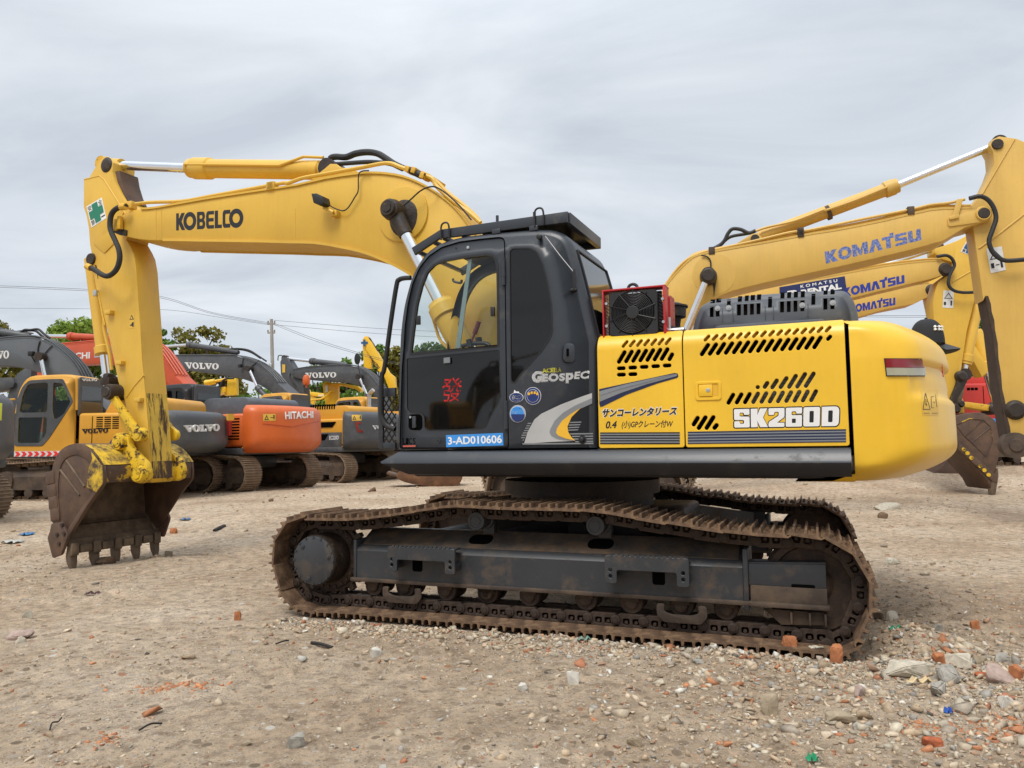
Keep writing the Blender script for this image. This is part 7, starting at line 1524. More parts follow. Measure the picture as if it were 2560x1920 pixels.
Q = [Vector((x, -0.203, z)) for x, z in at(k1, 'F', -0.203, 1886, 1112, 2020, 1092, 2055, 1296, 1925, 1325)]
m = MB(); m.quadplate(Q, 0.003 if (Q[1]-Q[0]).cross(Q[3]-Q[0]).y < 0 else -0.003); m.out('warning_sign', WHITED, karm)
s_ = 1 if (Q[1]-Q[0]).cross(Q[3]-Q[0]).y < 0 else -1
for pts in ([(0.1, 0.46), (0.5, 0.12), (0.52, 0.16), (0.16, 0.46)], [(0.5, 0.12), (0.9, 0.46), (0.84, 0.46), (0.49, 0.17)], [(0.1, 0.44), (0.9, 0.44), (0.9, 0.47), (0.1, 0.47)], [(0.1, 0.62), (0.3, 0.62), (0.3, 0.82), (0.1, 0.82)], [(0.72, 0.58), (0.86, 0.58), (0.86, 0.86), (0.72, 0.86)], [(0.4, 0.7), (0.65, 0.7), (0.65, 0.73), (0.4, 0.73)]): onq(Q, BLACKV, pts, s_*0.006, karm)
e_ = k1.p3('G', -0.2, 2135, 985)[0]; m = MB(); m.lathe(e_+Vector((0, -0.06, 0)), (0, 1, 0), [(0, 0.02), (0, 0.10), (0.02, 0.13), (0.06, 0.15), (0.08, 0.17)], 20); m.out('linkage_pin', GREASE, karm)
e_ = k1.p3('G', -0.3, 2150, 1290)[0]; m = MB(); m.lathe(e_, (0, 1, 0), [(0, 0.02), (0, 0.09), (0.02, 0.10), (0.03, 0.19), (0.22, 0.19), (0.22, 0.02)], 24); m.out('bucket_pin', MUDF, karm)
_e = at(k1, 'F', -0.2, 1770, 900, 1810, 1200, 1860, 1560)+at(k1, 'G', -0.2, 1880, 0, 1940, 300, 2000, 800, 2080, 1240)
m = MB(); m.grid([[Vector((p[0]-0.004, -0.199, p[1])), Vector((p[0]-0.004, 0.199, p[1]))] for p in _e[3:]]); m.grid([[Vector((p[0]-0.004, -0.203, p[1])), Vector((p[0]+0.035+0.012*(i % 2), -0.203, p[1]))] for i, p in enumerate(sm2(_e[3:], 4))]); m.out('rusty_edge', LINK, karm)
bucket_simple(KA, at(k1, 'G', 0, 2150, 1290)[0][0]+0.75, 0.35, BKT, -1)
m = MB(); m.prism(roundpoly(at(k1, 'Q', -0.1, 800, 400, 880, 350, 960, 300, 1000, 290, 1040, 310, 1075, 362), 0.03, 2), -0.14, 0.14, 0.01); m.out('cylinder_bracket', YELK, KB)
m = MB(); m.lathe(k1.p3('Q', -0.18, 994, 332)[0], (0, 1, 0), [(0, 0.02), (0, 0.07), (0.36, 0.07), (0.36, 0.02)], 16); m.out('bracket_pin', GREASE, KB)
m = MB(); m.tube(smoothpath(k1.p3('Q', -0.27, 215, 745, 300, 620, 400, 520, 520, 460, 640, 430, 850, 385, 1050, 340, 1300, 280)+k1.p3('F', -0.27, 340, 955, 800, 860, 1230, 775, 1400, 735, 1560, 718, 1700, 685), 4), 0.024, n=8); m.out('hydraulic_pipe', YELK, KB)
m = MB(); m.tube(smoothpath(k1.p3('Q', -0.14, 1000, 268, 1100, 235, 1300, 190, 1420, 150, 1600, 80)+k1.p3('F', -0.14, 500, 780, 760, 690, 1030, 580), 4), 0.020, n=8); m.out('cylinder_pipe', YELK, KB)
for q in (('Q', 1385, 280), ('F', 280, 985), ('F', 1228, 790), ('Q', 620, 445)):
    m = MB(); m.box(k1.p3(q[0], -0.25, q[1], q[2])[0], (0.10, 0.14, 0.13), 0.01); m.out('pipe_clamp', MUDF, KB)
m = MB(); e0_, e1_ = k1.p3('Q', 0, 1610, 80)[0], k1.p3('Q', 0, 1640, 140)[0]; d_ = (Vector(A0)-Vector(A1)).normalized(); c_ = k1.p3('Q', 0, 1625, 110)[0]; m.lathe(c_-Vector((d_.x, 0, d_.y))*0.03, Vector((d_.x, 0, d_.y)), [(0, 0.10), (0, 0.122), (0.06, 0.122), (0.06, 0.10)], 24); m.out('cylinder_band', MUDF, KB)
# second
k2 = frame_at((1950, 900), 16.8, 0, -0.3, 6, GZ)
tp6 = at(k2, 'F', -0.3, -300, 1480, 0, 1430, 500, 1350, 1000, 1260, 1280, 1225, 1400, 1215, 1500, 1215)
ns6 = at(k2, 'F', -0.3, 1560, 1235, 1598, 1280, 1580, 1310, 1500, 1345)
bt6 = at(k2, 'F', -0.3, 1400, 1375, 1000, 1470, 760, 1530, 400, 1600, 0, 1690, -300, 1790)
T6 = sm2(tp6, 2); kx = tp6[0][0]
arm6 = at(k2, 'F', -0.2, 1440, 1150, 1440, 1110, 1520, 1085, 1640, 1040, 1740, 985, 1800, 950, 1830, 1250, 1840, 1400, 'G', 1780, 60, 1720, 300, 1680, 560, 1640, 800, 1690, 900, 1700, 1010, 1560, 1020, 1500, 700, 1440, 300, 1425, 60, 'F', 1440, 1500, 1470, 1400, 1590, 1310, 1600, 1230, 1500, 1200)
KA2, KB2 = kmachine(k2, 'deep yellow excavator with a navy boom sign and brown bucket on the ground', MK2, dict(y=(-0.3, 0.3), boom=T6+ns6+sm2(bt6, 2)+[(kx-2.0, 3.6), (kx-3.2, 2.0), (kx-3.4, 2.2), (kx-2.2, 4.1)], top=T6, arm=arm6, ya=(-0.2, 0.2),
    cyl=dict(arm_cylinder=(at(k2, 'F', 0, 1460, 1105)[0], at(k2, 'F', 0, 1000, 1260)[0], at(k2, 'F', 0, 300, 1400)[0], 0.10, (0,)), bucket_cylinder=(at(k2, 'G', 0, 1690, 680)[0], at(k2, 'G', 0, 1700, 590)[0], at(k2, 'G', 0, 1815, 20)[0], 0.12, (0,))),
    hose=((k2.p3('F', -0.36, 1460, 1180, 1540, 1170, 1590, 1200, 1610, 1260, 1570, 1340, 1560, 1420, 1600, 1470, 1680, 1490, 1800, 1488), 0.035),)), 'yellow excavators parked at the right', kx-3.3)
kom([Vector((x, -0.302, z)) for x, z in at(k2, 'F', -0.3, 640, 1455, 1178, 1335, 1180, 1410, 650, 1535)], KBLUE2, KB2)
nv = [Vector((x, -0.302, z)) for x, z in at(k2, 'F', -0.3, 98, 1445, 662, 1350, 680, 1475, 105, 1575)]
m = MB(); m.quadplate(nv, 0.006 if (nv[1]-nv[0]).cross(nv[3]-nv[0]).y < 0 else -0.006); sgn = m.out('rental_sign', paint('navy_sign', (0.012, 0.022, 0.11), 0.45), KB2)
def subq(Q, u0, v0, u1, v1, d): o_ = Vector((0, -d, 0)); return [inq(Q, u0, v0)+o_, inq(Q, u1, v0)+o_, inq(Q, u1, v1)+o_, inq(Q, u0, v1)+o_]
letters('KOMATSU', subq(nv, 0.32, 0.10, 0.88, 0.30, 0.008), WHITE, sgn, 0.004, bold=0.02, space=1.6); letters('RENTAL', subq(nv, 0.32, 0.42, 0.93, 0.82, 0.008), WHITE, sgn, 0.004, bold=0.05); letters('R', subq(nv, 0.07, 0.35, 0.28, 0.82, 0.008), WHITE, sgn, 0.004, bold=0.07, shear=0.2)
k2arm = [c for c in KA2.children if c.name.startswith('arm') and 'cyl' not in c.name][0]
sq2 = [Vector((x, -0.203, z)) for x, z in at(k2, 'F', -0.203, 1722, 1034, 1820, 1085, 1778, 1182, 1664, 1138)]
m = MB(); m.quadplate(sq2, 0.003 if (sq2[1]-sq2[0]).cross(sq2[3]-sq2[0]).y < 0 else -0.003); m.out('safety_sign', WHITE, k2arm); cross_sign(sq2, k2arm, TEALV, 0.008)
Q = [Vector((x, -0.203, z)) for x, z in at(k2, 'F', -0.203, 1515, 1472, 1605, 1475, 1600, 1625, 1508, 1622)]
m = MB(); m.quadplate(Q, 0.003 if (Q[1]-Q[0]).cross(Q[3]-Q[0]).y < 0 else -0.003); m.out('warning_sign', WHITED, k2arm)
for pts in ([(0.1, 0.46), (0.5, 0.12), (0.52, 0.16), (0.16, 0.46)], [(0.5, 0.12), (0.9, 0.46), (0.84, 0.46), (0.49, 0.17)], [(0.1, 0.44), (0.9, 0.44), (0.9, 0.47), (0.1, 0.47)], [(0.1, 0.66), (0.3, 0.66), (0.3, 0.84), (0.1, 0.84)], [(0.72, 0.58), (0.86, 0.58), (0.86, 0.86), (0.72, 0.86)]): onq(Q, BLACKV, pts, s_*0.006, k2arm)
m = MB(); m.tube(k2.p3('F', -0.205, 1590, 1400, 1840, 1255), 0.012, n=6); m.out('weld_bead', YELA, k2arm)
e_ = k2.p3('F', -0.36, 1545, 1285)[0]; m = MB(); m.lathe(e_, (0, 1, 0), [(0, 0.02), (0, 0.10), (0.03, 0.12), (0.06, 0.15), (0.1, 0.15)], 20); m.out('nose_pin', GREASE, KB2)
# its bucket and linkage
yb = -0.55
m = MB(); BP = sm2(at(k2, 'G', yb, 1600, 1045, 1720, 1015, 1830, 1005, 1920, 1040, 1985, 1110, 2005, 1250, 1995, 1400, 1970, 1500, 1955, 1659, 1925, 1659, 1890, 1590, 1780, 1470, 1640, 1320, 1560, 1240, 1540, 1120), 2, True); m.prism(BP, yb, 0.55, 0.02); kb = m.out('bucket', BKT, KA2, label='brown worn bucket')
m = MB(); m.prism(at(k2, 'G', yb, 1640, 1265, 1690, 1300, 1950, 1535, 1975, 1500, 1975, 1620, 1935, 1600, 1640, 1325), yb-0.03, yb-0.002, 0.006); m.out('side_strake', BKT, kb)
for q in ((1690, 1325), (1722, 1358), (1756, 1398), (1832, 1468), (1868, 1505), (1905, 1545)):
    e_ = k2.p3('G', yb-0.03, *q)[0]; m = MB(); m.lathe(e_+Vector((0, -0.012, 0)), (0, 1, 0), [(0, 0.018), (0.0, 0.042), (0.012, 0.042)], 12); m.out('strake_hole', YELW, kb)
m = MB()
for q in ((1620, 1110, 1700, 1215, 1860, 1070), (1760, 1265, 1930, 1130), (1700, 1215, 1760, 1265, 1885, 1390), (1885, 1390, 1940, 1250, 1925, 1130, 1860, 1070, 1740, 1060, 1610, 1120)): m.tube(k2.p3('G', yb-0.004, *q), 0.009, n=6)
m.out('side_rib', BKTY, kb)
m = MB(); m.prism(at(k2, 'G', yb, 1925, 1610, 1985, 1490, 1990, 1560, 1955, 1760, 1930, 1750), yb-0.02, yb+0.14, 0.01); m.out('bucket_tooth', BKTIN, kb)
m = MB(); m.prism(roundpoly(at(k2, 'G', -0.2, 1640, 670, 1700, 655, 1725, 690, 1710, 740, 1640, 860, 1590, 950, 1560, 900, 1610, 780), 0.05, 2), -0.27, 0.2, 0.01); m.out('rocker_link', GREASE, KA2)
m = MB(); m.prism(roundpoly(at(k2, 'G', -0.2, 1660, 740, 1700, 760, 1660, 930, 1600, 930), 0.03, 2), -0.25, 0.2, 0.01); m.out('bucket_link', BKTIN, KA2)
for q, r_ in (((1685, 690), 0.12), ((1632, 970), 0.11), ((1680, 930), 0.08)):
    e_ = k2.p3('G', -0.34, *q)[0]; m = MB(); m.lathe(e_, (0, 1, 0), [(0, 0.02), (0, r_*0.6), (0.03, r_*0.75), (0.06, r_), (0.5, r_)], 18); m.out('linkage_pin', GREASE, KA2)
# third
k3 = frame_at((1950, 900), 19.5, 0, -0.3, 6, GZ)
tp7 = at(k3, 'F', -0.3, -300, 1660, 300, 1580, 800, 1505, 1200, 1430, 1330, 1410, 1390, 1405)
ns7 = at(k3, 'F', -0.3, 1440, 1425, 1452, 1465, 1430, 1500, 1380, 1530)
bt7 = at(k3, 'F', -0.3, 1260, 1590, 1000, 1640, 'G', 790, 180, 400, 260, 0, 340, -300, 400)
T7 = sm2(tp7, 2); kx3 = tp7[0][0]
arm7 = at(k3, 'F', -0.2, 1370, 1390, 1420, 1370, 1500, 1340, 1700, 1330, 1760, 1500, 'G', 1740, 200, 1760, 380, 1870, 560, 1920, 640, 1850, 700, 1700, 420, 1560, 300, 1440, 230, 1390, 0)
KA3, KB3 = kmachine(k3, 'farthest yellow excavator at right with the lowest of the three booms', dict(MK2, boom=YELK), dict(y=(-0.3, 0.3), boom=T7+ns7+sm2(bt7, 2)+[(kx3-2.0, 3.6), (kx3-3.4, 2.0), (kx3-3.6, 2.2), (kx3-2.2, 4.1)], top=T7, arm=arm7, ya=(-0.2, 0.2),
    cyl=dict(bucket_cylinder=(at(k3, 'G', 0, 1975, 960)[0], at(k3, 'G', 0, 1880, 640)[0], at(k3, 'G', 0, 1800, 290)[0], 0.15, (0,)))), 'yellow excavators parked at the right', kx3-3.6)
kom([Vector((x, -0.302, z)) for x, z in at(k3, 'F', -0.3, 700, 1600, 1100, 1530, 1100, 1600, 705, 1672)], KBLUE2, KB3)
e_ = k3.p3('F', -0.36, 1422, 1465)[0]; m = MB(); m.lathe(e_, (0, 1, 0), [(0, 0.02), (0, 0.10), (0.03, 0.12), (0.06, 0.15), (0.1, 0.15)], 20); m.out('nose_pin', GREASE, KB3)
m = MB(); m.prism(roundpoly(at(k3, 'G', -0.2, 1680, 915, 1720, 915, 1985, 950, 2000, 990, 1960, 1000, 1700, 960), 0.03, 2), -0.22, 0.2, 0.01); m.out('rocker_link', YELS, KA3)
m = MB(); e_ = k3.p3('G', -0.3, 1972, 975)[0]; m.lathe(e_, (0, 1, 0), [(0, 0.02), (0, 0.10), (0.03, 0.14), (0.5, 0.14)], 18); m.out('linkage_pin', GREASE, KA3)
m = MB(); BP = sm2(at(k3, 'G', -0.5, 1380, 1560, 1500, 1480, 1620, 1330, 1700, 1330, 1850, 1540, 1830, 1570, 1780, 1595, 1600, 1590, 1480, 1575), 2, True); m.prism(BP, -0.5, 0.5, 0.02); m.out('bucket', BKT, KA3, label='dark red brown bucket')
# ---- red machine beyond
f8 = frame_at((2500, 1000), 20.5, 1.9, -1.36, 3, 0.64)
MR = dict(body=REDM, dark=VGREY, hood=REDM, cw=REDM, cab=REDM, door=VGREY, boom=REDM, arm=REDM, pipe=VGREY, cyl=REDM)
m8 = thing('tracked_excavator', 'red excavator with blue side stripe standing behind the yellow arms at the right', 'excavator', f8.o, f8.rot)
for s_ in (-1, 1): crawler(m8, -2.05, 3.4, s_*1.2, 0.6, 0.46, MUDTRK, MUDF)
bd, hd, cwt = house(m8, MR, dict(seams=(1.48,), z1=2.22, vents=((1.05, 1.35, 2.0, 2.14, 1, 3),)))
m = MB(); m.box((1.1, -1.372, 1.22), (1.9, 0.02, 0.10), 0.003); m.out('blue_stripe', BLUEV, bd)
bgcab(m8, MR, {})
armset(m8, f8, dict(boom=[(0.1, 1.9), (-0.2, 2.4), (-1.2, 3.0), (-2.2, 3.2), (-4.6, 2.6), (-4.7, 2.3), (-2.4, 2.6), (-1.4, 2.3), (-0.2, 1.7)], arm=[(-4.9, 2.8), (-4.5, 2.4), (-4.2, 0.8), (-4.4, 0.7), (-5.0, 2.2)]), MR)
# ---- arms of machines farther back
def farmachine(label, p, Y, mats, boom, arm, th=0, group='machines in the far rows', extra=None, ya=(-0.15, 0.15)):
    fr = frame_at(p, Y, 0, -0.25, th, GZ); t = thing('tracked_excavator', label, 'excavator', fr.o, fr.rot, group)
    for s_ in (-1, 1): crawler(t, -2.0, 2.0, s_*1.2, 0.6, 0.45, MUDTRK, MUDF, rows=1)
    b = MB(); b.box((0.3, 0, 1.3), (3.4, 2.6, 0.75), 0.12); b.box((0, 0, 0.8), (1.8, 1.6, 0.4)); b.out('body_panels', mats['body'], t)
    o = dict(y=(-0.25, 0.25), ya=ya, boom=[q for q in boom(fr)])
    if arm: o['arm'] = arm(fr)
    bo = armset(t, fr, o, mats)
    if extra: extra(fr, t, bo)
    return t
MY = dict(body=YEL, boom=YEL, arm=YEL, pipe=YEL, cyl=YEL); MD = dict(body=VGREY, boom=VGREY, arm=VGREY, pipe=VGREY, cyl=VGREY)
def x_a(fr, t, bo):
    kom([Vector((x, -0.253, z)) for x, z in fr.pts('I', -0.25, 1682, 382, 1706, 362, 1770, 480, 1745, 505)][0:1]+[Vector((x, -0.253, z)) for x, z in fr.pts('I', -0.25, 1762, 478, 1740, 500, 1672, 388)], BLACKV, bo, 0.03)
    m = MB(); m.prism(fr.pts('I', -0.15, 1655, 215, 1672, 220, 1740, 330, 1722, 350), -0.12, 0.12); m.out('arm_cylinder', BLK, t)
    m = MB(); e_ = fr.p3('I', -0.26, 1628, 266)[0]; m.box(e_, (0.30, 0.01, 0.1)); m.box(e_+Vector((0, -0.003, 0)), (0.1, 0.01, 0.3)); m.out('safety_sign', TEALV, t)
farmachine('bright yellow excavator with steep boom behind the foreground cab', (985, 1050), 34, MY, lambda f: f.pts('I', -0.25, 1640, 320, 1660, 225, 1690, 260, 1840, 520, 1890, 560, 1900, 700, 1860, 720, 1800, 560, 1740, 500, 1670, 370), lambda f: f.pts('I', -0.15, 1612, 290, 1610, 240, 1630, 208, 1660, 210, 1672, 250, 1690, 370, 1690, 490, 1622, 480), extra=x_a)
def x_b(fr, t, bo):
    m = MB(); m.tube(smoothpath(fr.p3('I', -0.3, 1150, 780, 1180, 760, 1270, 745, 1345, 680, 1360, 690), 4), 0.04, n=8); m.out('guard_rail', YEL, t)
    m = MB(); P = fr.p3('I', -0.27, 1288, 635, 1310, 635, 1312, 690, 1292, 692); m.quadplate(P, -0.01 if (P[1]-P[0]).cross(P[3]-P[0]).y > 0 else 0.01); m.out('warning_sign', WHITED, t)
farmachine('yellow excavator whose upright arm stands below the right dark grey boom', (815, 1050), 31, MY, lambda f: f.pts('I', -0.25, 1330, 612, 1420, 612, 1570, 640, 1600, 670, 1590, 690, 1540, 662, 1420, 632, 1330, 628), lambda f: f.pts('I', -0.15, 1268, 650, 1270, 605, 1330, 605, 1400, 620, 1402, 800, 1290, 800), extra=x_b)
def x_c(fr, t, bo): letters('SANY', [Vector((x, -0.256, z)) for x, z in fr.pts('I', -0.25, 1232, 712, 1280, 714, 1278, 728, 1230, 727)], WHITE, bo, 0.01, bold=0.03)
farmachine('small yellow excavator with white lettering far behind the orange counterweight', (790, 1050), 42, MY, lambda f: f.pts('I', -0.25, 1140, 700, 1180, 690, 1290, 705, 1380, 740, 1380, 770, 1285, 735, 1180, 725), lambda f: f.pts('I', -0.15, 1130, 690, 1145, 665, 1165, 700, 1200, 740, 1190, 800, 1150, 790), extra=x_c)
def x_d(fr, t, bo):
    kom([Vector((x, -0.253, z)) for x, z in fr.pts('I', -0.25, 170, 700, 336, 686, 334, 714, 170, 730)], BLACKV, bo, 0.03)
    m = MB(); m.tube(smoothpath(fr.p3('I', -0.3, 358, 722, 375, 660, 400, 600, 440, 575, 500, 572), 4), 0.045, n=8); m.out('boom_hose', RUB, bo)
    m = MB(); m.cyl(fr.p3('I', 0, 250, 615)[0], fr.p3('I', 0, 335, 600)[0], 0.12, n=12); m.cyl(fr.p3('I', 0, 320, 602)[0], fr.p3('I', 0, 440, 578)[0], 0.06, n=12); m.out('arm_cylinder', YEL, t)
farmachine('bright yellow excavator with black lettering between the orange cab and grey boom', (500, 1050), 33, MY, lambda f: f.pts('I', -0.25, 100, 690, 300, 655, 425, 645, 430, 690, 340, 720, 250, 745, 100, 770), lambda f: f.pts('I', -0.15, 415, 720, 440, 640, 445, 580, 480, 570, 518, 572, 524, 715), extra=x_d)
farmachine('dark grey excavator arm rising behind the amber cab at far left', (60, 1050), 23, MD, lambda f: f.pts('H', -0.25, -200, 590, 0, 570, 100, 565, 125, 610, 110, 650, 0, 678, -200, 700), lambda f: f.pts('H', -0.15, 60, 740, 100, 620, 150, 530, 210, 490, 270, 500, 265, 700, 200, 860, 180, 1080, 120, 1080, 60, 900, 20, 860), extra=lambda fr, t, bo: None)
# ---- brown bucket lying on the ground beyond the crawler
e_ = Frame(*[c for c in (atY((1090, 1240), 22.5).x, 22.5)], 0.1, 0.24)
t = thing('loose_bucket', 'rusty brown bucket lying on the rubble beyond the far crawler track', 'bucket', e_.o, e_.rot)
b = MB(); Pk = sm2([(-1.1, 0.35), (-0.9, 0.12), (-0.2, -0.02), (0.5, -0.05), (0.75, 0.2), (0.7, 0.55), (0.2, 0.75), (-0.5, 0.7)], 3, True); b.prism(Pk, -0.55, 0.55, 0.02); bb_ = b.out('bucket_body', paint('orange_rust', (0.12, 0.055, 0.026), 0.75, var=0.4, vscale=4, dirt=(0.2, 0.10, 0.05), dthr=0.55, dscale=6, dsoft=0.1), t)
b = MB(); b.box((-1.15, 0, 0.30), (0.5, 0.9, 0.08), 0.02, Matrix.Rotation(0.3, 3, 'Y')); b.out('cutting_edge', BKT, t)
# ---- cap left on the counterweight
cp = cwside(px('G', 1400, 300)) if False else None
e0 = U.L(px('G', 1368, 250), 0.15)
t = thing('baseball_cap', 'black baseball cap with white marks resting on top of the yellow counterweight', 'cap', U.m @ Vector((e0[0], 0.15, e0[1]-0.10)), U.rot)
b = MB(); r_ = 0.125; prof_ = [(0, 0.01)]+[(0.0+0.19*math.sin(a), r_*math.cos(a)) for a in [math.pi/2*k/8 for k in range(8)]]+[(0.192, 0.004)]
b.lathe((0, 0, -0.06), (0, 0, 1), [(-0.0, 0.02)]+[(0.15*math.sin(a)**0.9+0.06*(a/(math.pi/2)), r_*(math.cos(a)**0.6 if a < math.pi/2 else 0)+0.004) for a in [math.pi/2*k/10 for k in range(11)]], 28)
cpo = b.out('cap_crown', paint('black_cloth', (0.016, 0.017, 0.02), 0.85, var=0.2, bump=0.2, bscale=300), t)
b = MB(); b.lathe((0, 0, 0.145), (0, 0, 1), [(0, 0.012), (0.012, 0.012), (0.014, 0.003)], 10); b.out('cap_button', BLK, t)
b = MB()
rows_ = []
for zoff in (0.0, -0.006):
    rows_.append([[Vector((r*math.cos(a)*1.0, r*math.sin(a)*0.92, -0.055-0.05*((r-0.115)/0.12)+zoff-0.03*abs(math.sin(a)))) for r in (0.112, 0.15, 0.19, 0.235)] for a in [math.radians(-62+124*k/12) for k in range(13)]])
for rw in rows_: b.grid(rw)
b.out('cap_brim', BLK, t)
for k in range(3):
    for dz in (0.0, 0.022):
        a = math.radians(-66+k*17); b = MB(); b.lathe((r_*0.93*math.cos(a), r_*0.93*math.sin(a), 0.045+dz), (math.cos(a), math.sin(a), 0.3), [(0, 0.003), (0.0, 0.010), (0.012, 0.010), (0.012, 0.003)], 10); b.out('cap_mark', WHITE, t)

# ---- machines standing across the yard behind the viewpoint: only their reflections in the dark glass are seen
for src, x_, y_, rz_, lab in ((m2, -9.5, -9.0, 185, 'amber yellow excavator reflected in the dark lower door glass'), (m3, -2.5, -10.5, 176, 'orange excavator reflected in the dark cab side window'), (m2, -17.0, -8.0, 190, 'amber excavator faintly reflected at the front of the cab glass'), (m3, 5.5, -9.5, 172, 'orange excavator across the yard facing the yellow counterweight')):
    c = copy_tree(src); c.location = (x_, y_, 0.0); c.rotation_euler = (0, 0, math.radians(rz_)); tag(c, lab, 'excavator', 'excavators across the yard')
# ------------------------------------------------------------------ ground
rng = np.random.default_rng(7)
def vnoise(x, y, seed=0):
    xi = np.floor(x).astype(np.int64); yi = np.floor(y).astype(np.int64); fx = x-xi; fy = y-yi
    def h(a, b):
        n = (a*374761393+b*668265263+seed*974711)&0x7fffffff; n = ((n^(n>>13))*1274126177)&0x7fffffff; return ((n^(n>>16))&0xffff)/65535.0
    u = fx*fx*(3-2*fx); v = fy*fy*(3-2*fy)
    return (h(xi, yi)*(1-u)+h(xi+1, yi)*u)*(1-v)+(h(xi, yi+1)*(1-u)+h(xi+1, yi+1)*u)*v
def fbm(x, y, o=4, seed=0):
    s_, a, f = 0, 0.5, 1.0
    for k in range(o): s_ = s_+a*vnoise(x*f, y*f, seed+k); a *= 0.5; f *= 2.03
    return s_
def ss(a, b, t): t = np.clip((t-a)/(b-a), 0, 1); return t*t*(3-2*t)
def gz(X, Y):
    X = np.asarray(X, float); Y = np.asarray(Y, float)
    z = 0.22*ss(9, 17, Y)+0.42*ss(16.5, 20, Y)*ss(4.5, 9, X)
    dx, dy = X-OX, Y-OY; c, s_ = math.cos(-T.rot), math.sin(-T.rot); xl = dx*c-dy*s_; yl = dx*s_+dy*c
    near = ss(45, 12, Y)
    z = z+near*(0.10*(fbm(X*0.35, Y*0.35, 3, 3)-0.45)+0.055*(fbm(X*1.6, Y*1.6, 4, 11)-0.47)+0.024*(fbm(X*7, Y*7, 3, 21)-0.44)+0.13*ss(0.53, 0.66, fbm(X*0.8+7, Y*0.8, 3, 71))*np.maximum(0, fbm(X*9, Y*9, 3, 81)-0.40))
    # keep it level under the tracks, pushed-up rubble along the near edge and behind the idler
    inn = ss(2.9, 2.2, np.abs(xl))*(1-ss(1.55, 1.85, np.abs(yl)))
    z = z*(1-inn)+inn*(-0.02)
    r_ = fbm(X*3.2, Y*3.2, 4, 31)
    z = z+np.exp(-((yl+1.80)/0.15)**2)*ss(-1.9, -1.0, xl)*ss(2.6, 2.0, xl)*(0.02+0.11*np.maximum(0, r_-0.38))
    z = z+np.exp(-((xl-2.62)/0.25)**2-((yl+1.2)/0.7)**2)*(0.10+0.16*(r_-0.4))
    z = z+np.exp(-((xl-3.3)/0.7)**2-((yl+2.2)/0.45)**2)*0.09*(0.4+r_)
    bx = U.m @ Vector((-5.8, 0, 0)); z = z+np.exp(-(((X-bx.x-0.55)/0.6)**2+((Y-bx.y+0.15)/0.5)**2))*0.10*r_
    return z
def axis_pts(lo, a, b, hi, d):
    m = np.arange(a, b, d); o1 = []; x = a; st = d
    while x > lo: st *= 1.18; x -= st; o1.append(x)
    o2 = []; x = b; st = d
    while x < hi: st *= 1.18; x += st; o2.append(x)
    return np.concatenate([np.array(o1[::-1]), m, np.array(o2)])
gx = axis_pts(-900, -7.5, 7.5, 900, 0.045); gy = axis_pts(-600, 2.2, 13.5, 1500, 0.045)
GX, GY = np.meshgrid(gx, gy); ZZ = gz(GX, GY); nx, ny = len(gx), len(gy)
me = bpy.data.meshes.new('ground'); co = np.stack([GX, GY, ZZ], -1).reshape(-1, 3)
me.vertices.add(nx*ny); me.vertices.foreach_set('co', co.ravel())
ii = (np.arange(ny-1)[:, None]*nx+np.arange(nx-1)[None, :]).ravel(); q = np.stack([ii, ii+1, ii+nx+1, ii+nx], -1)
def faces_to(me, q):
    n, k = q.shape; me.loops.add(n*k); me.loops.foreach_set('vertex_index', q.ravel().astype(np.int32)); me.polygons.add(n); me.polygons.foreach_set('loop_start', np.arange(0, n*k, k, dtype=np.int32)); me.polygons.foreach_set('loop_total', np.full(n, k, dtype=np.int32)); me.update(calc_edges=True)
faces_to(me, q); me.polygons.foreach_set('use_smooth', np.ones(len(q), bool))
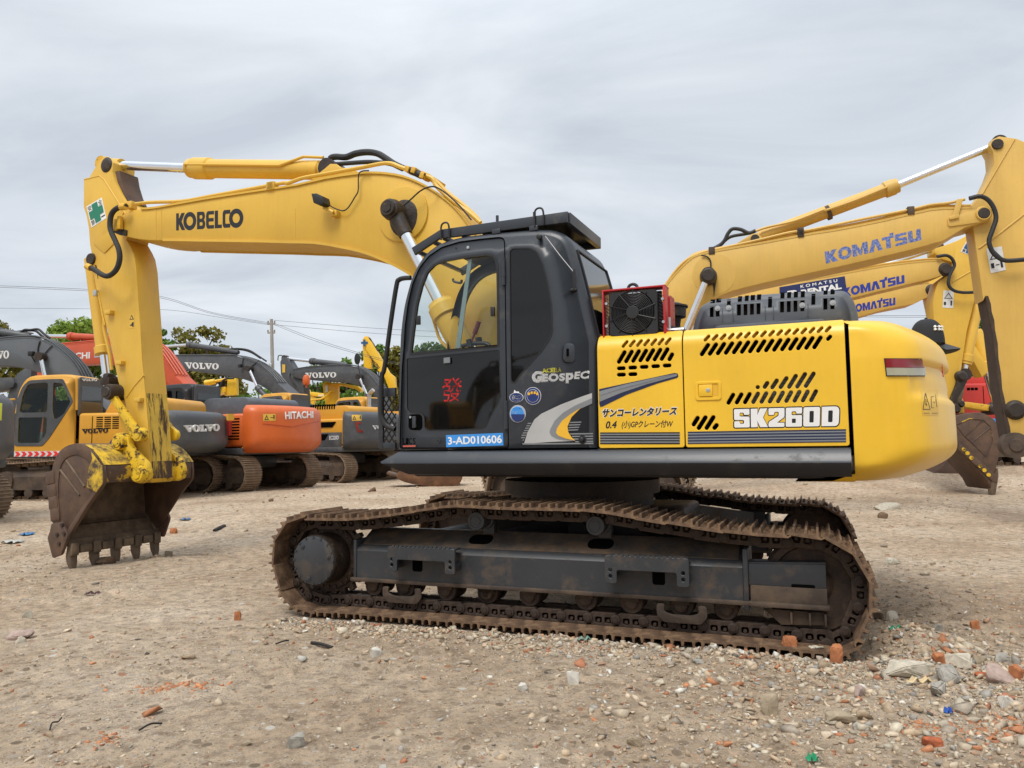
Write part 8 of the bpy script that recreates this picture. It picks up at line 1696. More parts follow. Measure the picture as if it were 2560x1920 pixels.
def soil():
    m, nt, N, L, P = nodes('compacted_rubble_soil'); t = N.new('ShaderNodeTexCoord')
    def noise(sc, det=6, ro=0.6): n = N.new('ShaderNodeTexNoise'); n.inputs['Scale'].default_value = sc; n.inputs['Detail'].default_value = det; n.inputs['Roughness'].default_value = ro; L.new(t.outputs['Object'], n.inputs[0]); return n.outputs[0]
    def ramp(i, *st):
        r = N.new('ShaderNodeValToRGB'); el = r.color_ramp.elements
        while len(el) < len(st): el.new(0.5)
        for e_, (p, c) in zip(el, st): e_.position = p; e_.color = C4(c) if len(c) == 3 else c
        L.new(i, r.inputs[0]); return r.outputs[0]
    def mixc(f, a, b, mode='MIX'):
        x = N.new('ShaderNodeMixRGB'); x.blend_type = mode
        for k, v in ((0, f), (1, a), (2, b)):
            if isinstance(v, (int, float)): x.inputs[k].default_value = v
            elif isinstance(v, tuple): x.inputs[k].default_value = C4(v)
            else: L.new(v, x.inputs[k])
        return x.outputs[0]
    base = ramp(noise(0.55, 8, 0.62), (0.32, (0.36, 0.258, 0.170)), (0.5, (0.50, 0.385, 0.270)), (0.68, (0.60, 0.495, 0.375)))
    fine = ramp(noise(9, 8, 0.75), (0.30, (0.40, 0.37, 0.33)), (0.5, (1, 1, 1)), (0.70, (1.5, 1.46, 1.40)))
    c = mixc(1.0, base, fine, 'MULTIPLY')
    # crumbs: two sizes of flat pebbles, coloured stone by stone
    for sc, thr, seed in ((34, 0.52, 0), (75, 0.50, 1), (14, 0.72, 2)):
        v = N.new('ShaderNodeTexVoronoi'); v.inputs['Scale'].default_value = sc; v.inputs['Randomness'].default_value = 1.0; L.new(t.outputs['Object'], v.inputs[0])
        sh = N.new('ShaderNodeSeparateColor'); L.new(v.outputs['Color'], sh.inputs[0])
        pc = ramp(sh.outputs[seed], (0.0, (0.22, 0.165, 0.11)), (0.35, (0.40, 0.31, 0.22)), (0.62, (0.55, 0.47, 0.37)), (0.82, (0.44, 0.37, 0.30)), (0.92, (0.42, 0.19, 0.09)), (0.97, (0.64, 0.60, 0.52)))
        pres = N.new('ShaderNodeMath'); pres.operation = 'GREATER_THAN'; pres.inputs[1].default_value = thr; L.new(sh.outputs[(seed+1) % 3], pres.inputs[0])
        rad = N.new('ShaderNodeMapRange'); rad.inputs[1].default_value = 0.40; rad.inputs[2].default_value = 0.30; rad.inputs[3].default_value = 0; rad.inputs[4].default_value = 1; L.new(v.outputs['Distance'], rad.inputs[0])
        mk = N.new('ShaderNodeMath'); mk.operation = 'MULTIPLY'; L.new(pres.outputs[0], mk.inputs[0]); L.new(rad.outputs[0], mk.inputs[1])
        c = mixc(mk.outputs[0], c, pc)
    # crushed brick stains
    br = N.new('ShaderNodeMapRange'); br.inputs[1].default_value = 0.69; br.inputs[2].default_value = 0.75; L.new(noise(1.9, 9, 0.72), br.inputs[0])
    c = mixc(br.outputs[0], c, (0.42, 0.20, 0.105)); L.new(c, P.inputs['Base Color']); P.inputs['Roughness'].default_value = 0.95; P.inputs['Specular IOR Level'].default_value = 0.25
    hh = N.new('ShaderNodeMath'); hh.operation = 'ADD'; L.new(noise(22, 9, 0.75), hh.inputs[0]); L.new(noise(75, 6, 0.7), hh.inputs[1])
    bb = N.new('ShaderNodeBump'); bb.inputs['Strength'].default_value = 0.9; bb.inputs['Distance'].default_value = 0.030; L.new(hh.outputs[0], bb.inputs['Height']); L.new(bb.outputs[0], P.inputs['Normal'])
    return m
SOIL = soil(); g = obj('ground', me, SOIL); tag(g, kind='structure')
# ------------------------------------------------------------------ loose gravel
def stonemat(name, attr=True, col=(0.3, 0.27, 0.23), rough=0.9, var=0.3):
    m, nt, N, L, P = nodes(name); t = N.new('ShaderNodeTexCoord'); n = N.new('ShaderNodeTexNoise'); n.inputs['Scale'].default_value = 28; n.inputs['Detail'].default_value = 8; n.inputs['Roughness'].default_value = 0.7; L.new(t.outputs['Object'], n.inputs[0])
    mr = N.new('ShaderNodeMapRange'); mr.inputs[1].default_value = 0.3; mr.inputs[2].default_value = 0.7; mr.inputs[3].default_value = 1-var; mr.inputs[4].default_value = 1+var*0.6; L.new(n.outputs[0], mr.inputs[0])
    x = N.new('ShaderNodeMixRGB'); x.blend_type = 'MULTIPLY'; x.inputs[0].default_value = 1.0; L.new(mr.outputs[0], x.inputs[2])
    if attr: a = N.new('ShaderNodeAttribute'); a.attribute_name = 'stone'; L.new(a.outputs['Color'], x.inputs[1])
    else: x.inputs[1].default_value = C4(col)
    L.new(x.outputs[0], P.inputs['Base Color']); P.inputs['Roughness'].default_value = rough; P.inputs['Specular IOR Level'].default_value = 0.25
    b_ = N.new('ShaderNodeBump'); b_.inputs['Strength'].default_value = 0.5; b_.inputs['Distance'].default_value = 0.006; L.new(n.outputs[0], b_.inputs['Height']); L.new(b_.outputs[0], P.inputs['Normal'])
    return m
def ico(sub):
    bm = bmesh.new(); bmesh.ops.create_icosphere(bm, subdivisions=sub, radius=1); V = np.array([v.co[:] for v in bm.verts]); F = np.array([[v.index for v in f.verts] for f in bm.faces]); bm.free(); return V, F
def shard(r):
    bm = bmesh.new(); k = r.choice((8, 9, 10, 11))
    for _ in range(k):
        a = [r.uniform(-1, 1) for _ in range(3)]; m_ = max(abs(t) for t in a); bm.verts.new([t/m_*r.uniform(0.7, 1.0) for t in a])
    bmesh.ops.convex_hull(bm, input=bm.verts[:]); bmesh.ops.delete(bm, geom=[v for v in bm.verts if not v.link_faces], context='VERTS'); bm.verts.index_update(); bm.faces.ensure_lookup_table(); bm.verts.ensure_lookup_table()
    V = np.array([v.co[:] for v in bm.verts]); F = np.array([[v.index for v in f.verts] for f in bm.faces]); bm.free(); return V, F
TEMPL = [shard(random.Random(k)) for k in range(14)]
PAL = np.array([(0.44, 0.335, 0.225), (0.49, 0.40, 0.29), (0.35, 0.265, 0.18), (0.47, 0.41, 0.31), (0.38, 0.32, 0.25), (0.31, 0.285, 0.245), (0.56, 0.53, 0.46), (0.42, 0.19, 0.095), (0.36, 0.155, 0.085), (0.38, 0.24, 0.16), (0.12, 0.105, 0.09)])
PW = np.array([0.28, 0.19, 0.17, 0.10, 0.10, 0.05, 0.03, 0.03, 0.02, 0.02, 0.01]); PW = PW/PW.sum()
def scatter(name, X, Y, R, pal=None, pw=None, sink=0.35, group=None):
    n = len(X); Z = gz(X, Y); pal = PAL if pal is None else pal; pw = PW if pw is None else pw
    ci = rng.choice(len(pal), n, p=pw); C = pal[ci]*(0.8+0.45*rng.random((n, 1)))
    ang = rng.random(n)*6.283; sx = 0.75+0.6*rng.random(n); sy = 0.6+0.5*rng.random(n); sz = 0.40+0.35*rng.random(n)
    tp = rng.integers(0, len(TEMPL), n); tl = (rng.random(n)-0.5)*1.0; VV_, FF_, CC_ = [], [], []; off = 0
    for k, (V0, F0) in enumerate(TEMPL):
        i = np.where(tp == k)[0]; m_ = len(i)
        if m_ == 0: continue
        T_ = V0[None]*np.stack([sx[i], sy[i], sz[i]], -1)[:, None, :]*R[i][:, None, None]; ct, st = np.cos(tl[i])[:, None], np.sin(tl[i])[:, None]
        x1 = T_[:, :, 0]*ct-T_[:, :, 2]*st; z1 = T_[:, :, 0]*st+T_[:, :, 2]*ct; c, s_ = np.cos(ang[i])[:, None], np.sin(ang[i])[:, None]
        V = np.stack([x1*c-T_[:, :, 1]*s_+X[i][:, None], x1*s_+T_[:, :, 1]*c+Y[i][:, None], z1+(Z[i]+R[i]*sz[i]*(1-2*sink)*0.9)[:, None]], -1)
        VV_.append(V.reshape(-1, 3)); FF_.append((F0[None]+(np.arange(m_)*len(V0))[:, None, None]).reshape(-1, 3)+off); CC_.append(np.repeat(C[i], len(V0), 0)); off += m_*len(V0)
    V, F, Cc = np.concatenate(VV_), np.concatenate(FF_), np.concatenate(CC_)
    me = bpy.data.meshes.new(name); me.vertices.add(len(V)); me.vertices.foreach_set('co', V.ravel()); faces_to(me, F)
    at_ = me.attributes.new('stone', 'FLOAT_COLOR', 'POINT'); cc = np.ones((len(V), 4)); cc[:, :3] = Cc; at_.data.foreach_set('color', cc.ravel())
    return obj(name, me, STONE)
STONE = stonemat('loose_stone')
n = 52000
u = rng.random(n); Ya = 2.5*(30/2.5)**u; Xa = (rng.random(n)*2-1)*(0.72*Ya+1.0)
clump = fbm(Xa*0.9, Ya*0.9, 3, 51)+0.10*ss(-1, 3.0, Xa)*ss(9, 4, Ya)
keep = rng.random(n) < np.clip((clump-0.30)*2.6, 0.10, 1); Xa, Ya, clump = Xa[keep], Ya[keep], clump[keep]
dx, dy = Xa-OX, Ya-OY; c_, s__ = math.cos(-T.rot), math.sin(-T.rot); xl = dx*c_-dy*s__; yl = dx*s__+dy*c_
keep = ~((np.abs(xl) < 2.35) & (np.abs(np.abs(yl)-1.3) < 0.34)); Xa, Ya = Xa[keep], Ya[keep]
Ra = np.exp(rng.normal(math.log(0.0066), 0.60, len(Xa)))*(1+0.05*np.maximum(0, Ya-4)); Ra = np.clip(Ra, 0.003, 0.05)
gr = scatter('gravel', Xa, Ya, Ra); tag(gr, 'small mixed gravel and rubble crumbs strewn over the brown soil', 'gravel', kind='stuff')
# rubble belts: lower right corner and along the near track
n2 = 5200; Xb = 2.3+rng.normal(0, 1.1, n2); Yb = 4.2+rng.normal(0, 0.75, n2)-0.12*(Xb-2); kb_ = (Yb > 2.6) & (Yb < 7.5) & (Xb > -0.9); 
xa_ = rng.random(2600)*4.4-2.0; ya_ = -1.84+rng.normal(0, 0.13, 2600); tt = T.rot; Xc = OX+xa_*math.cos(tt)-ya_*math.sin(tt); Yc = OY+xa_*math.sin(tt)+ya_*math.cos(tt); kc = ya_ < -1.66
xd_ = 2.75+rng.normal(0, 0.45, 1500); yd_ = -1.6+rng.normal(0, 0.8, 1500); Xd = OX+xd_*math.cos(tt)-yd_*math.sin(tt); Yd = OY+xd_*math.sin(tt)+yd_*math.cos(tt); kd = xd_ > 2.42
X2 = np.concatenate([Xb[kb_], Xc[kc], Xd[kd]]); Y2 = np.concatenate([Yb[kb_], Yc[kc], Yd[kd]]); R2 = np.clip(np.exp(rng.normal(math.log(0.0115), 0.55, len(X2))), 0.004, 0.05)
pw2 = np.array([0.20, 0.19, 0.11, 0.15, 0.13, 0.07, 0.045, 0.045, 0.03, 0.03, 0.01]); pw2 /= pw2.sum()
gr = scatter('rubble', X2, Y2, R2, pw=pw2); tag(gr, 'loose broken stone and brick crumbs heaped along the near track and lower right corner', 'rubble', kind='stuff')
# ------------------------------------------------------------------ single rocks and brick pieces
from mathutils import noise as mnoise
def rock_mesh(dx, dy, dz, seed, rough=0.10, pts=16, bevel=0.10):
    r = random.Random(seed); bm = bmesh.new()
    for k in range(pts):
        a = [r.uniform(-1, 1) for _ in range(3)]; m_ = max(abs(t) for t in a); a = [t/m_ for t in a]
        a = [t*(0.82+0.18*r.random()) for t in a]; bm.verts.new((a[0]*dx/2, a[1]*dy/2, a[2]*dz/2))
    res = bmesh.ops.convex_hull(bm, input=bm.verts[:]); bmesh.ops.delete(bm, geom=[v for v in bm.verts if not v.link_faces], context='VERTS')
    bmesh.ops.dissolve_limit(bm, angle_limit=0.25, verts=bm.verts[:], edges=bm.edges[:])
    bmesh.ops.bevel(bm, geom=bm.edges[:], offset=min(dx, dy, dz)*bevel, segments=2, affect='EDGES', clamp_overlap=True)
    bmesh.ops.triangulate(bm, faces=bm.faces[:]); bmesh.ops.subdivide_edges(bm, edges=bm.edges[:], cuts=2, use_grid_fill=True)
    s_ = max(dx, dy)
    for v in bm.verts: 
        n = mnoise.fractal(v.co*(5/s_)+Vector((seed, 0, 0)), 0.8, 2.0, 4); v.co += v.co.normalized()*n*s_*rough*0.4
    zc = min(v.co.z for v in bm.verts)
    for v in bm.verts: v.co.z -= zc
    me = bpy.data.meshes.new('rock'); bm.to_mesh(me); bm.free(); me.polygons.foreach_set('use_smooth', [True]*len(me.polygons)); me.set_sharp_from_angle(angle=math.radians(38)); return me
RM = dict(pale=stonemat('pale_concrete', False, (0.52, 0.47, 0.375)), grey=stonemat('grey_concrete', False, (0.34, 0.315, 0.27), var=0.5), brick=stonemat('orange_brick', False, (0.42, 0.165, 0.072), var=0.4), red=stonemat('red_brick', False, (0.40, 0.115, 0.05), var=0.4), pink=stonemat('pinkish_brick', False, (0.40, 0.30, 0.255), var=0.3), white=stonemat('white_stone', False, (0.60, 0.57, 0.50), var=0.2), tan=stonemat('tan_stone', False, (0.34, 0.275, 0.19), var=0.35), brown=stonemat('brown_stone', False, (0.19, 0.13, 0.085), var=0.4))
def ground_at(p):
    d = ray(p); Z = 0.0
    for _ in range(12):
        t = (CP.z-Z)/-d.z; q = CP+d*t; Z = float(gz(q.x, q.y))
    return Vector((q.x, q.y, Z))
ROCKS = [  # region, bottom centre, width, height in zoom pixels, depth ratio, yaw, material, kind, label
 ('M', 1265, 885, 440, 150, 0.55, 0.1, 'pale', 'concrete_slab', 'long flat pale concrete slab, largest of the rubble at the lower right'),
 ('M', 1660, 780, 260, 150, 0.6, -0.4, 'pale', 'concrete_block', 'pale square-edged concrete block behind the long flat slab'),
 ('M', 1640, 925, 300, 140, 0.6, 0.3, 'grey', 'concrete_block', 'rough grey concrete lump just right of the long flat slab'),
 ('M', 1500, 1055, 180, 160, 0.7, 0.9, 'grey', 'concrete_block', 'upright grey wedge of concrete in front of the long flat slab'),
 ('M', 795, 1045, 130, 100, 0.7, 0.5, 'pink', 'stone', 'pinkish white stone standing alone left of the concrete slab'),
 ('M', 660, 1290, 245, 130, 0.6, -0.1, 'tan', 'concrete_block', 'flat-topped beige block lying alone in the lower right foreground'),
 ('M', 768, 1325, 92, 60, 0.8, 0.3, 'grey', 'stone', 'small grey stone touching the right side of the beige block'),
 ('M', 10, 1205, 170, 210, 0.8, 0.2, 'tan', 'boulder', 'rounded tan boulder in front of the rear half of the crawler'),
 ('M', 1450, 1480, 170, 80, 0.6, -0.2, 'red', 'brick_piece', 'flat red orange brick piece at the bottom right'),
 ('M', 2060, 930, 240, 150, 0.6, -0.3, 'pink', 'brick_block', 'large pinkish brick block near the right edge'),
 ('M', 2190, 900, 130, 130, 0.8, 0.6, 'brick', 'brick_block', 'orange brick block cut by the right edge'),
 ('M', 2085, 1140, 180, 120, 0.6, 0.5, 'white', 'stone', 'angular white stone near the right edge in front of the pinkish block'),
 ('M', 2030, 760, 150, 100, 0.7, 0.1, 'grey', 'concrete_block', 'light grey lump behind the pinkish brick block at right'),
 ('M', 1840, 770, 90, 80, 0.9, 0.1, 'tan', 'stone', 'small beige stone between the two pale concrete blocks at right'),
 ('M', 1880, 890, 130, 50, 0.6, -0.3, 'red', 'brick_piece', 'curved red brick sliver beside the rough grey concrete lump'),
 ('M', 1500, 760, 110, 95, 0.8, 0.1, 'brick', 'brick_piece', 'brown orange brick lump behind the right end of the slab'),
 ('M', 1090, 385, 150, 100, 0.7, 0.4, 'pale', 'stone', 'pale stone pair lying just behind the rear end of the crawler'),
 ('M', 965, 375, 100, 60, 0.7, -0.5, 'brown', 'stone', 'dark brown flat stone touching the rear end of the crawler'),
 ('M', 1800, 450, 100, 80, 0.4, 0.2, 'brick', 'brick_piece', 'upright orange tile piece on the slope behind the concrete blocks'),
 ('M', 1480, 480, 100, 70, 0.7, 0.2, 'grey', 'stone', 'grey stone half way up the slope at the right'),
 ('L', 1645, 1660, 110, 190, 0.8, -0.6, 'brick', 'brick_piece', 'long orange brick fragment leaning by the rear corner of the track'),
 ('L', 1352, 1590, 85, 50, 0.8, 0.2, 'brick', 'brick_piece', 'small orange brick bit under the rear track shoes'),
 ('L', 440, 1640, 100, 50, 0.7, 0.1, 'grey', 'stone', 'flat grey stone in front of the rear track guide'),
 ('L', 2090, 330, 230, 70, 0.6, 0.1, 'pale', 'stone', 'long pale stone on the rise behind the crawler at right'),
 ('L', 2045, 400, 85, 70, 0.8, 0.1, 'brown', 'stone', 'brown cubic stone below the long pale stone at right'),
 ('L', 2140, 800, 180, 70, 0.5, 0.4, 'pale', 'stone', 'flat pale stone beside the rear end of the crawler'),
 ('O', 150, 555, 215, 85, 0.45, 0.15, 'pink', 'brick', 'pinkish brown brick lying at the left edge of the foreground'),
 ('O', 165, 585, 90, 60, 0.7, 0.1, 'pale', 'stone', 'pale stone in front of the pinkish brown brick'),
 ('O', 222, 362, 80, 60, 0.7, 0.5, 'pale', 'stone', 'pale stone behind the pinkish brown brick at left'),
 ('O', 2050, 385, 60, 90, 0.5, 0.1, 'brick', 'brick_piece', 'upright orange brick chip on the low mound left of the crawler'),
 ('O', 2130, 1470, 90, 40, 0.7, 0.1, 'tan', 'stone', 'flat tan stone low in the centre left foreground'),
 ('S', 1432, 1712, 38, 34, 0.8, 0.2, 'white', 'stone', 'white pointed stone in front of the middle of the crawler'),
 ('S', 1306, 1728, 30, 16, 0.8, 0.6, 'white', 'stone', 'small white chip in the middle of the foreground'),
 ('S', 940, 1642, 34, 24, 0.5, 0.6, 'white', 'stone', 'thin white stone flake in the foreground left of centre'),
 ('S', 1585, 1868, 44, 26, 0.8, 0.1, 'tan', 'stone', 'flat tan stone at the bottom edge right of centre'),
 ('S', 728, 1872, 60, 34, 0.7, 0.3, 'grey', 'stone', 'grey stone heap piece at the bottom edge left of centre'),
 ('N', 705, 1545, 200, 75, 0.7, 0.1, 'brown', 'stone', 'rounded brown stone lying in front of the bucket teeth'),
 ('N', 1340, 1470, 80, 60, 0.8, 0.2, 'tan', 'stone', 'small tan block right of the bucket teeth'),
 ('N', 1390, 1240, 80, 60, 0.7, 0.2, 'brick', 'brick_piece', 'orange brick lump on the ground right of the bucket'),
 ('I', 815, 1640, 45, 38, 0.8, 0.2, 'brown', 'stone', 'small dark brown stone between the bucket and the crawler'),
 ('I', 1680, 1560, 90, 50, 0.8, 0.2, 'brown', 'stone', 'flat brown stone on the rubble in front of the parked row'),
]
for k, (r, x, y, w, h, dr, yaw, m_, nm, lab) in enumerate(ROCKS):
    sc_ = 1.0 if r == 'S' else (1/3.95 if r == 'N' else 1/3.456); q = ground_at(px(r, x, y)); Yd_ = q.y; mw = w*sc_*Yd_/FOC; mh = 1.25*h*sc_*Yd_/FOC
    me = rock_mesh(mw, mw*dr, max(mh*0.92, mw*0.22), k+3, 0.09, 15 if 'bri' not in nm else 22); o = obj(nm, me, RM[m_]); o.location = q+Vector((0, mw*dr*0.4, -0.16*mh)); o.rotation_euler = (0, 0, yaw); tag(o, lab, 'rock' if 'bri' not in nm else 'brick', 'rocks and brick pieces on the ground')
q = T.m @ Vector((T.L(px('L', 1230, 1500), -1.52)[0], -1.52, 0.02)); o = obj('brick_piece', rock_mesh(0.11, 0.09, 0.095, 91, 0.16), RM['brick']); o.location = q; tag(o, 'knobbly orange brick lump lying on top of a bottom track shoe', 'brick', 'rocks and brick pieces on the ground')
q = T.m @ Vector((T.L(px('L', 1460, 1480), -1.52)[0], -1.52, 0.02)); o = obj('stone', rock_mesh(0.10, 0.07, 0.045, 92, 0.16), RM['pale']); o.location = q; tag(o, 'pale crumbly stone lying on the last bottom track shoe', 'rock', 'rocks and brick pieces on the ground')
# crushed brick patches
for k, (r, x, y, n_, sx_, sy_, lab) in enumerate((('O', 930, 1420, 60, 0.09, 0.07, 'small patch of crushed orange brick in the lower left foreground'), ('O', 1480, 960, 150, 0.24, 0.09, 'long smear of crushed orange brick left of centre in the foreground'), ('M', 1480, 1320, 140, 0.25, 0.09, 'patch of crushed orange brick at the bottom right'), ('M', 2080, 1320, 160, 0.22, 0.12, 'patch of crushed orange brick in the lower right corner'))):
    q = ground_at(px(r, x, y)); X_ = q.x+rng.normal(0, sx_*0.5, n_); Y_ = q.y+rng.normal(0, sy_*0.6, n_); o = scatter('crushed_brick', X_, Y_, np.clip(np.exp(rng.normal(math.log(0.0095), 0.55, n_)), 0.003, 0.028), np.array([(0.46, 0.20, 0.095), (0.40, 0.16, 0.08), (0.40, 0.27, 0.17)]), np.array([0.5, 0.25, 0.25]), 0.6); tag(o, lab, 'brick rubble', 'patches of crushed brick', 'stuff')
# litter
def scrap(r, x, y, w, d_, mat, nm, lab, seed):
    q = ground_at(px(r, x, y)); b = MB(); R_ = random.Random(seed); n_ = 7
    w *= 0.7; d_ *= 0.7; rows_ = [[Vector((w*(i/n_-0.5)+R_.uniform(-1, 1)*w*0.05, d_*(j/n_-0.5)+R_.uniform(-1, 1)*d_*0.06, 0.012+w*0.10*R_.random()+(0.02 if i in (2, 5) else 0))) for i in range(n_+1)] for j in range(n_+1)]
    rows_ = [row[(1 if j in (0, n_) else 0):(n_ if j in (0, n_) else n_+1)] for j, row in enumerate(rows_)]
    rows_[0] = [rows_[0][0]]+rows_[0]+[rows_[0][-1]]; rows_[-1] = [rows_[-1][0]]+rows_[-1]+[rows_[-1][-1]]
    b.grid(rows_); me = b.mesh(nm, 60); o = obj(nm, me, mat); o.location = q; tag(o, lab, 'litter', 'litter on the ground'); sm_ = o.modifiers.new('thickness', 'SOLIDIFY'); sm_.thickness = 0.002
scrap('S', 66, 1338, 0.24, 0.3, paint('blue_film', (0.03, 0.16, 0.36), 0.4), 'plastic_scrap', 'crumpled blue plastic scrap left of the bucket', 1)
scrap('S', 30, 1352, 0.36, 0.3, paint('grey_film', (0.42, 0.42, 0.38), 0.5), 'plastic_sheet', 'pale grey plastic sheet at the left edge below the tracks', 2)
scrap('N', 1515, 1100, 0.22, 0.25, paint('blue_bag', (0.05, 0.13, 0.25), 0.4), 'plastic_bag', 'small blue bag on the ground between bucket and crawler', 3)
scrap('M', 1560, 1195, 0.055, 0.05, paint('blue_chip', (0.04, 0.12, 0.45), 0.4), 'plastic_scrap', 'tiny blue plastic chip among the rubble at right', 4)
scrap('M', 385, 1610, 0.07, 0.06, paint('green_film', (0.03, 0.30, 0.14), 0.4), 'plastic_scrap', 'small green plastic scrap at the bottom edge right of centre', 5)
scrap('K', 1320, 1470, 0.14, 0.05, paint('mint_film', (0.16, 0.30, 0.24), 0.5), 'plastic_scrap', 'mint green plastic shred below the middle of the near track', 6)
scrap('M', 1110, 475, 0.14, 0.05, paint('green_shred', (0.04, 0.28, 0.15), 0.5), 'plastic_scrap', 'green plastic shred on the mound behind the crawler', 7)
scrap('M', 1320, 940, 0.22, 0.05, paint('cream_card', (0.60, 0.46, 0.26), 0.7), 'card_strip', 'cream coloured card strip in front of the long flat slab', 8)
scrap('O', 810, 145, 0.22, 0.08, paint('dark_film', (0.07, 0.025, 0.03), 0.5), 'plastic_scrap', 'dark red plastic strip in front of the bucket', 9)
def twig(r, pts, w, mat, lab, nm='twig'):
    P = []
    for i, p in enumerate(pts):
        q = ground_at(px(r, *p)); P.append(q+Vector((0, 0, 0.012+0.012*(i % 2))))
    b = MB(); b.tube(smoothpath(P, 4), w, n=6); o = b.out(nm, mat); tag(o, lab, 'twig' if nm == 'twig' else 'wire', 'sticks and wires on the ground')
DARKT = paint('dark_twig', (0.02, 0.018, 0.016), 0.8)
twig('J', ((480, 1490), (560, 1515), (660, 1532)), 0.012, DARKT, 'short black rod on the ground left of the crawler')
twig('J', ((170, 1500), (240, 1490), (280, 1470)), 0.006, DARKT, 'thin dark twig beside the black rod')
twig('K', ((1180, 1330), (1172, 1370), (1200, 1410), (1240, 1430), (1300, 1440)), 0.004, paint('copper_wire', (0.30, 0.16, 0.06), 0.5), 'thin copper coloured wire hanging over the near track', 'wire')
twig('O', ((430, 1350), (450, 1310), (500, 1280), (530, 1265)), 0.004, DARKT, 'thin bent dry stem low in the left foreground')
twig('O', ((1200, 1355), (1300, 1320), (1400, 1295)), 0.005, DARKT, 'straight brown twig low in the left foreground')
twig('N', ((1800, 1220), (1850, 1195), (1900, 1165)), 0.03, DARKT, 'black hose end lying in front of the parked row')
# ------------------------------------------------------------------ trees
def leafmat(name, c1, c2):
    m, nt, N, L, P = nodes(name); a = N.new('ShaderNodeAttribute'); a.attribute_name = 'leaf'; L.new(a.outputs['Color'], P.inputs['Base Color']); P.inputs['Roughness'].default_value = 0.7; P.inputs['Specular IOR Level'].default_value = 0.2
    o = N['Material Output']; tl = N.new('ShaderNodeBsdfTranslucent'); L.new(a.outputs['Color'], tl.inputs[0]); mx_ = N.new('ShaderNodeMixShader'); mx_.inputs[0].default_value = 0.3; L.new(P.outputs[0], mx_.inputs[1]); L.new(tl.outputs[0], mx_.inputs[2]); L.new(mx_.outputs[0], o.inputs[0]); return m
LEAF = leafmat('foliage', 0, 0)
BARK = paint('bark', (0.075, 0.055, 0.04), 0.9, var=0.4, vscale=6, bump=0.4, bscale=20)
COLS = dict(green=[(0.045, 0.085, 0.018), (0.085, 0.15, 0.03), (0.13, 0.20, 0.045)], olive=[(0.075, 0.075, 0.016), (0.125, 0.115, 0.028), (0.18, 0.155, 0.045)], lime=[(0.07, 0.12, 0.02), (0.13, 0.19, 0.035), (0.19, 0.25, 0.06)], dark=[(0.025, 0.05, 0.014), (0.045, 0.085, 0.022), (0.07, 0.12, 0.032)])
def tree(pxc, ptop, pw, Y, tone, label, nl=4200, seed=0, base=0.25, open_=0.5):
    rg = np.random.default_rng(seed+100); q = atY((pxc, ptop), Y); top = q.z; w = pw*Y/FOC; X = q.x
    t = thing('tree', label, 'tree', (X, Y, base), 0, 'trees behind the yard'); H = top-base
    R_ = random.Random(seed); b = MB(); tips = []
    b.tube(smoothpath([(0, 0, -0.2), (R_.uniform(-.1, .1), 0, H*0.25), (R_.uniform(-.25, .25), R_.uniform(-.2, .2), H*0.5), (R_.uniform(-.3, .3), 0, H*0.8)], 4), [0.16+0.0*k for k in range(4)]+[0.14]*4+[0.10]*4+[0.05], n=8)
    nb = 9
    for k in range(nb):
        a = 2*math.pi*k/nb+R_.uniform(-.4, .4); f = R_.uniform(0.3, 0.7); e_ = Vector((math.cos(a)*w*R_.uniform(.25, .48), math.sin(a)*w*R_.uniform(.25, .48), H*R_.uniform(0.55, 0.92)))
        s_ = Vector((0, 0, H*f)); b.tube(smoothpath([s_, s_.lerp(e_, 0.5)+Vector((0, 0, H*0.03)), e_], 4), [0.07, 0.065, 0.06, 0.055, 0.05, 0.04, 0.035, 0.03, 0.02], n=6); tips.append(e_)
    b.out('trunk', BARK, t)
    # clumps
    nc = 26; C = []; 
    for k in range(nc):
        if k < nb: c = np.array(tips[k])
        else:
            a = rg.random()*6.283; r = math.sqrt(rg.random())*0.46*w; zf = 0.42+0.50*rg.random(); prof = math.sin(min(1, max(0.05, (zf-0.30)/0.72))*math.pi)**0.6; c = np.array([math.cos(a)*r*prof, math.sin(a)*r*prof, H*zf])
        C.append(c)
    C.append(np.array([0, 0, H*0.93])); C = np.array(C); nc = len(C); cr_ = (0.10+0.10*rg.random(nc))*w+0.12
    ci = rg.integers(0, nc, nl); d = rg.normal(size=(nl, 3)); d /= np.linalg.norm(d, axis=1)[:, None]; rr = cr_[ci]*(0.35+0.75*rg.random(nl)**0.6); P = C[ci]+d*rr[:, None]*np.array([1.15, 1.15, 0.75])
    P[:, 2] = np.minimum(P[:, 2], H+0.15*rg.random(nl))
    nrm = d*0.6+rg.normal(size=(nl, 3))*0.7+np.array([0, 0, 0.35]); nrm /= np.linalg.norm(nrm, axis=1)[:, None]; a_ = np.cross(nrm, rg.normal(size=(nl, 3))); a_ /= np.linalg.norm(a_, axis=1)[:, None]; b_ = np.cross(nrm, a_)
    s_ = (0.075+0.09*rg.random(nl))*(0.7+Y/110); V = np.stack([P-a_*s_[:, None], P-b_*s_[:, None]*0.6, P+a_*s_[:, None], P+b_*s_[:, None]*0.6], 1)
    me = bpy.data.meshes.new('crown'); me.vertices.add(nl*4); me.vertices.foreach_set('co', V.ravel()); faces_to(me, np.arange(nl*4).reshape(-1, 4))
    pal = np.array(COLS[tone])*np.array([1.5, 1.5, 1.2]); k_ = rg.random(nc)[ci]*0.9+rg.random(nl)*0.9; k_ = np.clip(k_/1.8*2, 0, 1.999); i0_ = k_.astype(int); fr_ = (k_-i0_)[:, None]; cc = pal[i0_]*(1-fr_)+pal[np.minimum(i0_+1, 2)]*fr_
    at_ = me.attributes.new('leaf', 'FLOAT_COLOR', 'POINT'); q4 = np.ones((nl, 4, 4)); q4[:, :, :3] = cc[:, None, :]; at_.data.foreach_set('color', q4.ravel()); obj('crown', me, LEAF, t)
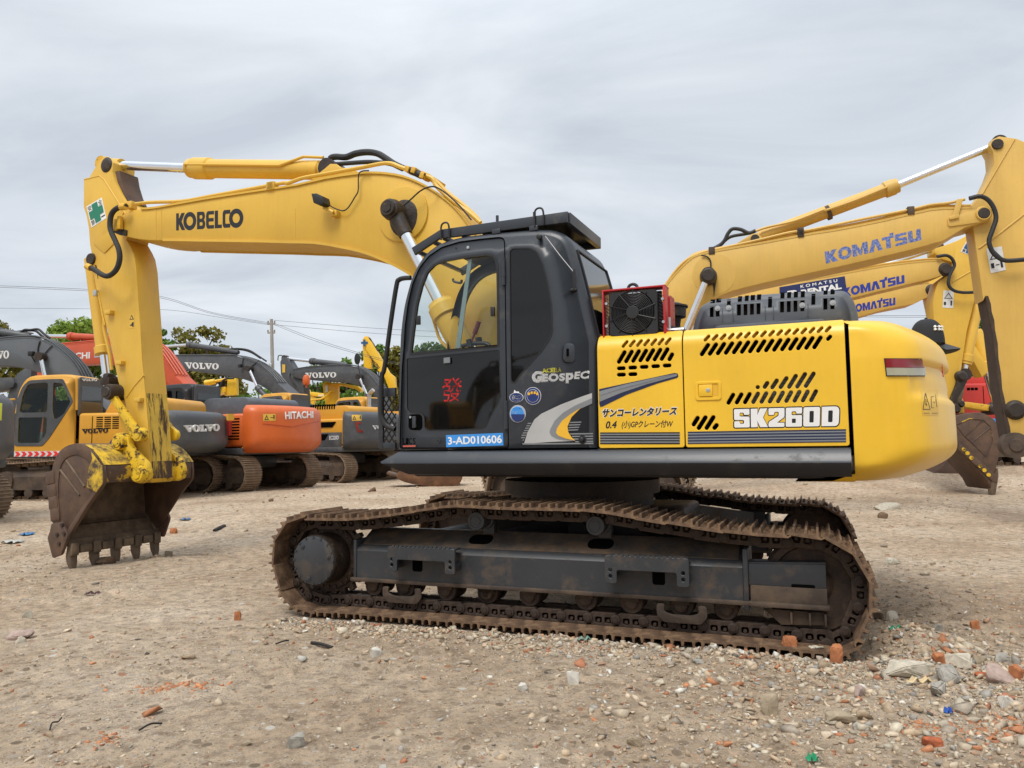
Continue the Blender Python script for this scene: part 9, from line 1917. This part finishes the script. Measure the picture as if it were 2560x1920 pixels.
TREES = [
 (-10, 792, 150, 44, 'olive', 'olive green tree at the left edge above the grey boom', 5200),
 (95, 850, 110, 50, 'green', 'green tree low behind the grey boom at the far left', 3600),
 (208, 792, 150, 46, 'lime', 'bright green spreading tree left of the yellow arm', 6000),
 (300, 850, 120, 50, 'green', 'green tree hidden behind the foreground arm', 3200),
 (400, 806, 70, 48, 'green', 'green tree just right of the foreground arm', 3000),
 (508, 802, 105, 48, 'olive', 'tall olive tree with open crown left of the utility pole', 3600),
 (560, 852, 90, 50, 'olive', 'low olive tree below the tall open-crowned tree', 2600),
 (604, 960, 50, 60, 'green', 'small green tree seen under the middle grey boom', 1400),
 (790, 905, 70, 52, 'lime', 'light green tree behind the right grey boom', 2600),
 (865, 886, 60, 54, 'green', 'small round-topped tree beside the dark mirror', 2200),
 (945, 850, 75, 47, 'green', 'green tree behind the steep yellow boom', 3200),
 (992, 858, 80, 45, 'olive', 'olive green tree left of the foreground cab', 3800),
 (1075, 852, 100, 46, 'dark', 'dark green tree seen through the cab door window', 4200),
 (1180, 880, 110, 50, 'dark', 'dark green tree hidden behind the foreground cab', 2400),
 (700, 960, 110, 62, 'green', 'low green tree at the foot of the utility pole', 2400),
 (820, 955, 90, 60, 'green', 'thin green tree with bare stems under the right grey boom', 1500),
 (2455, 792, 90, 50, 'dark', 'dark green tree between the two yellow arms at right', 4200),
 (2560, 900, 140, 56, 'green', 'green tree behind the pale arm at the right edge', 2600),
 (2290, 930, 120, 60, 'green', 'green tree behind the yellow counterweight', 2200),
]
for k, (a, b_, c, Y, tn, lab, nl) in enumerate(TREES): tree(a, b_, c, Y, tn, lab, nl, k, base=0.25)
# ------------------------------------------------------------------ utility pole and wires
p0 = atY((684, 1000), 42); p1 = atY((678.5, 798), 42)
t = thing('utility_pole', 'grey concrete utility pole standing behind the parked grey boomed machines', 'utility pole', (p0.x, p0.y, 0.25))
CONC = paint('weathered_concrete', (0.30, 0.29, 0.27), 0.85, var=0.2, bump=0.1)
B_ = Vector((p0.x+0.1, p0.y, 0.25)); o_ = Vector((p0.x, p0.y, 0.25)); b = MB(); b.cyl(Vector((0.1, 0, 0)), p1-o_, 0.13, 0.085, n=14); b.out('pole', CONC, t)
b = MB()
for dz in (0.25, 0.75): b.box(p1-o_-Vector((0, 0, dz)), (0.42, 0.09, 0.09), 0.01)
b.out('cross_arm', CONC, t)
for dx in (-0.18, 0.18):
    for dz in (0.25, 0.75): b = MB(); b.lathe(p1-o_+Vector((dx, 0, -dz+0.04)), (0, 0, 1), [(0, 0.03), (0.03, 0.05), (0.06, 0.03), (0.09, 0.05), (0.13, 0.02)], 10); b.out('insulator', paint('porcelain', (0.25, 0.22, 0.2), 0.3), t)
b = MB(); b.box(p1-o_-Vector((-0.02, 0.12, 2.6)), (0.16, 0.14, 0.3), 0.02); b.out('meter_box', ZINC, t)
WIRE = paint('wire', (0.05, 0.05, 0.055), 0.6)
def wire(pts, lab, r=0.009):
    P = [atY((x, y), Y) for x, y, Y in pts]; b = MB(); b.tube(smoothpath(P, 8), r, n=5); o = b.out('power_line', WIRE); tag(o, lab, 'power line', 'power lines')
wire([(672, 807, 42), (530, 781, 40), (402, 741, 38), (230, 724, 37), (-60, 712, 36)], 'upper power line running left from the pole head')
wire([(672, 810, 42), (530, 784, 40), (402, 745, 38), (230, 728, 37), (-60, 716, 36)], 'lower of the two close power lines running left from the pole head')
wire([(672, 812, 42), (560, 795, 44), (420, 775, 46), (230, 772, 48), (-60, 770, 50)], 'thin distant power line low over the trees at left')
wire([(686, 801, 42), (960, 822, 40), (1250, 835, 40)], 'power line running right from the pole head behind the cab')
wire([(686, 812, 42), (960, 835, 42), (1250, 850, 42)], 'second power line below it running right behind the cab')
wire([(686, 808, 42), (790, 848, 36), (905, 884, 32), (1060, 925, 30)], 'power line sloping down to the right from the pole')
wire([(686, 812, 42), (790, 853, 36), (905, 888, 32), (1060, 930, 30)], 'close twin of the power line sloping down to the right')
wire([(2040, 786, 50), (2300, 789, 50), (2560, 782, 50)], 'upper power line crossing the sky above the counterweight', 0.013)
wire([(2040, 790, 50), (2300, 793, 50), (2560, 786, 50)], 'lower power line crossing the sky above the counterweight', 0.013)
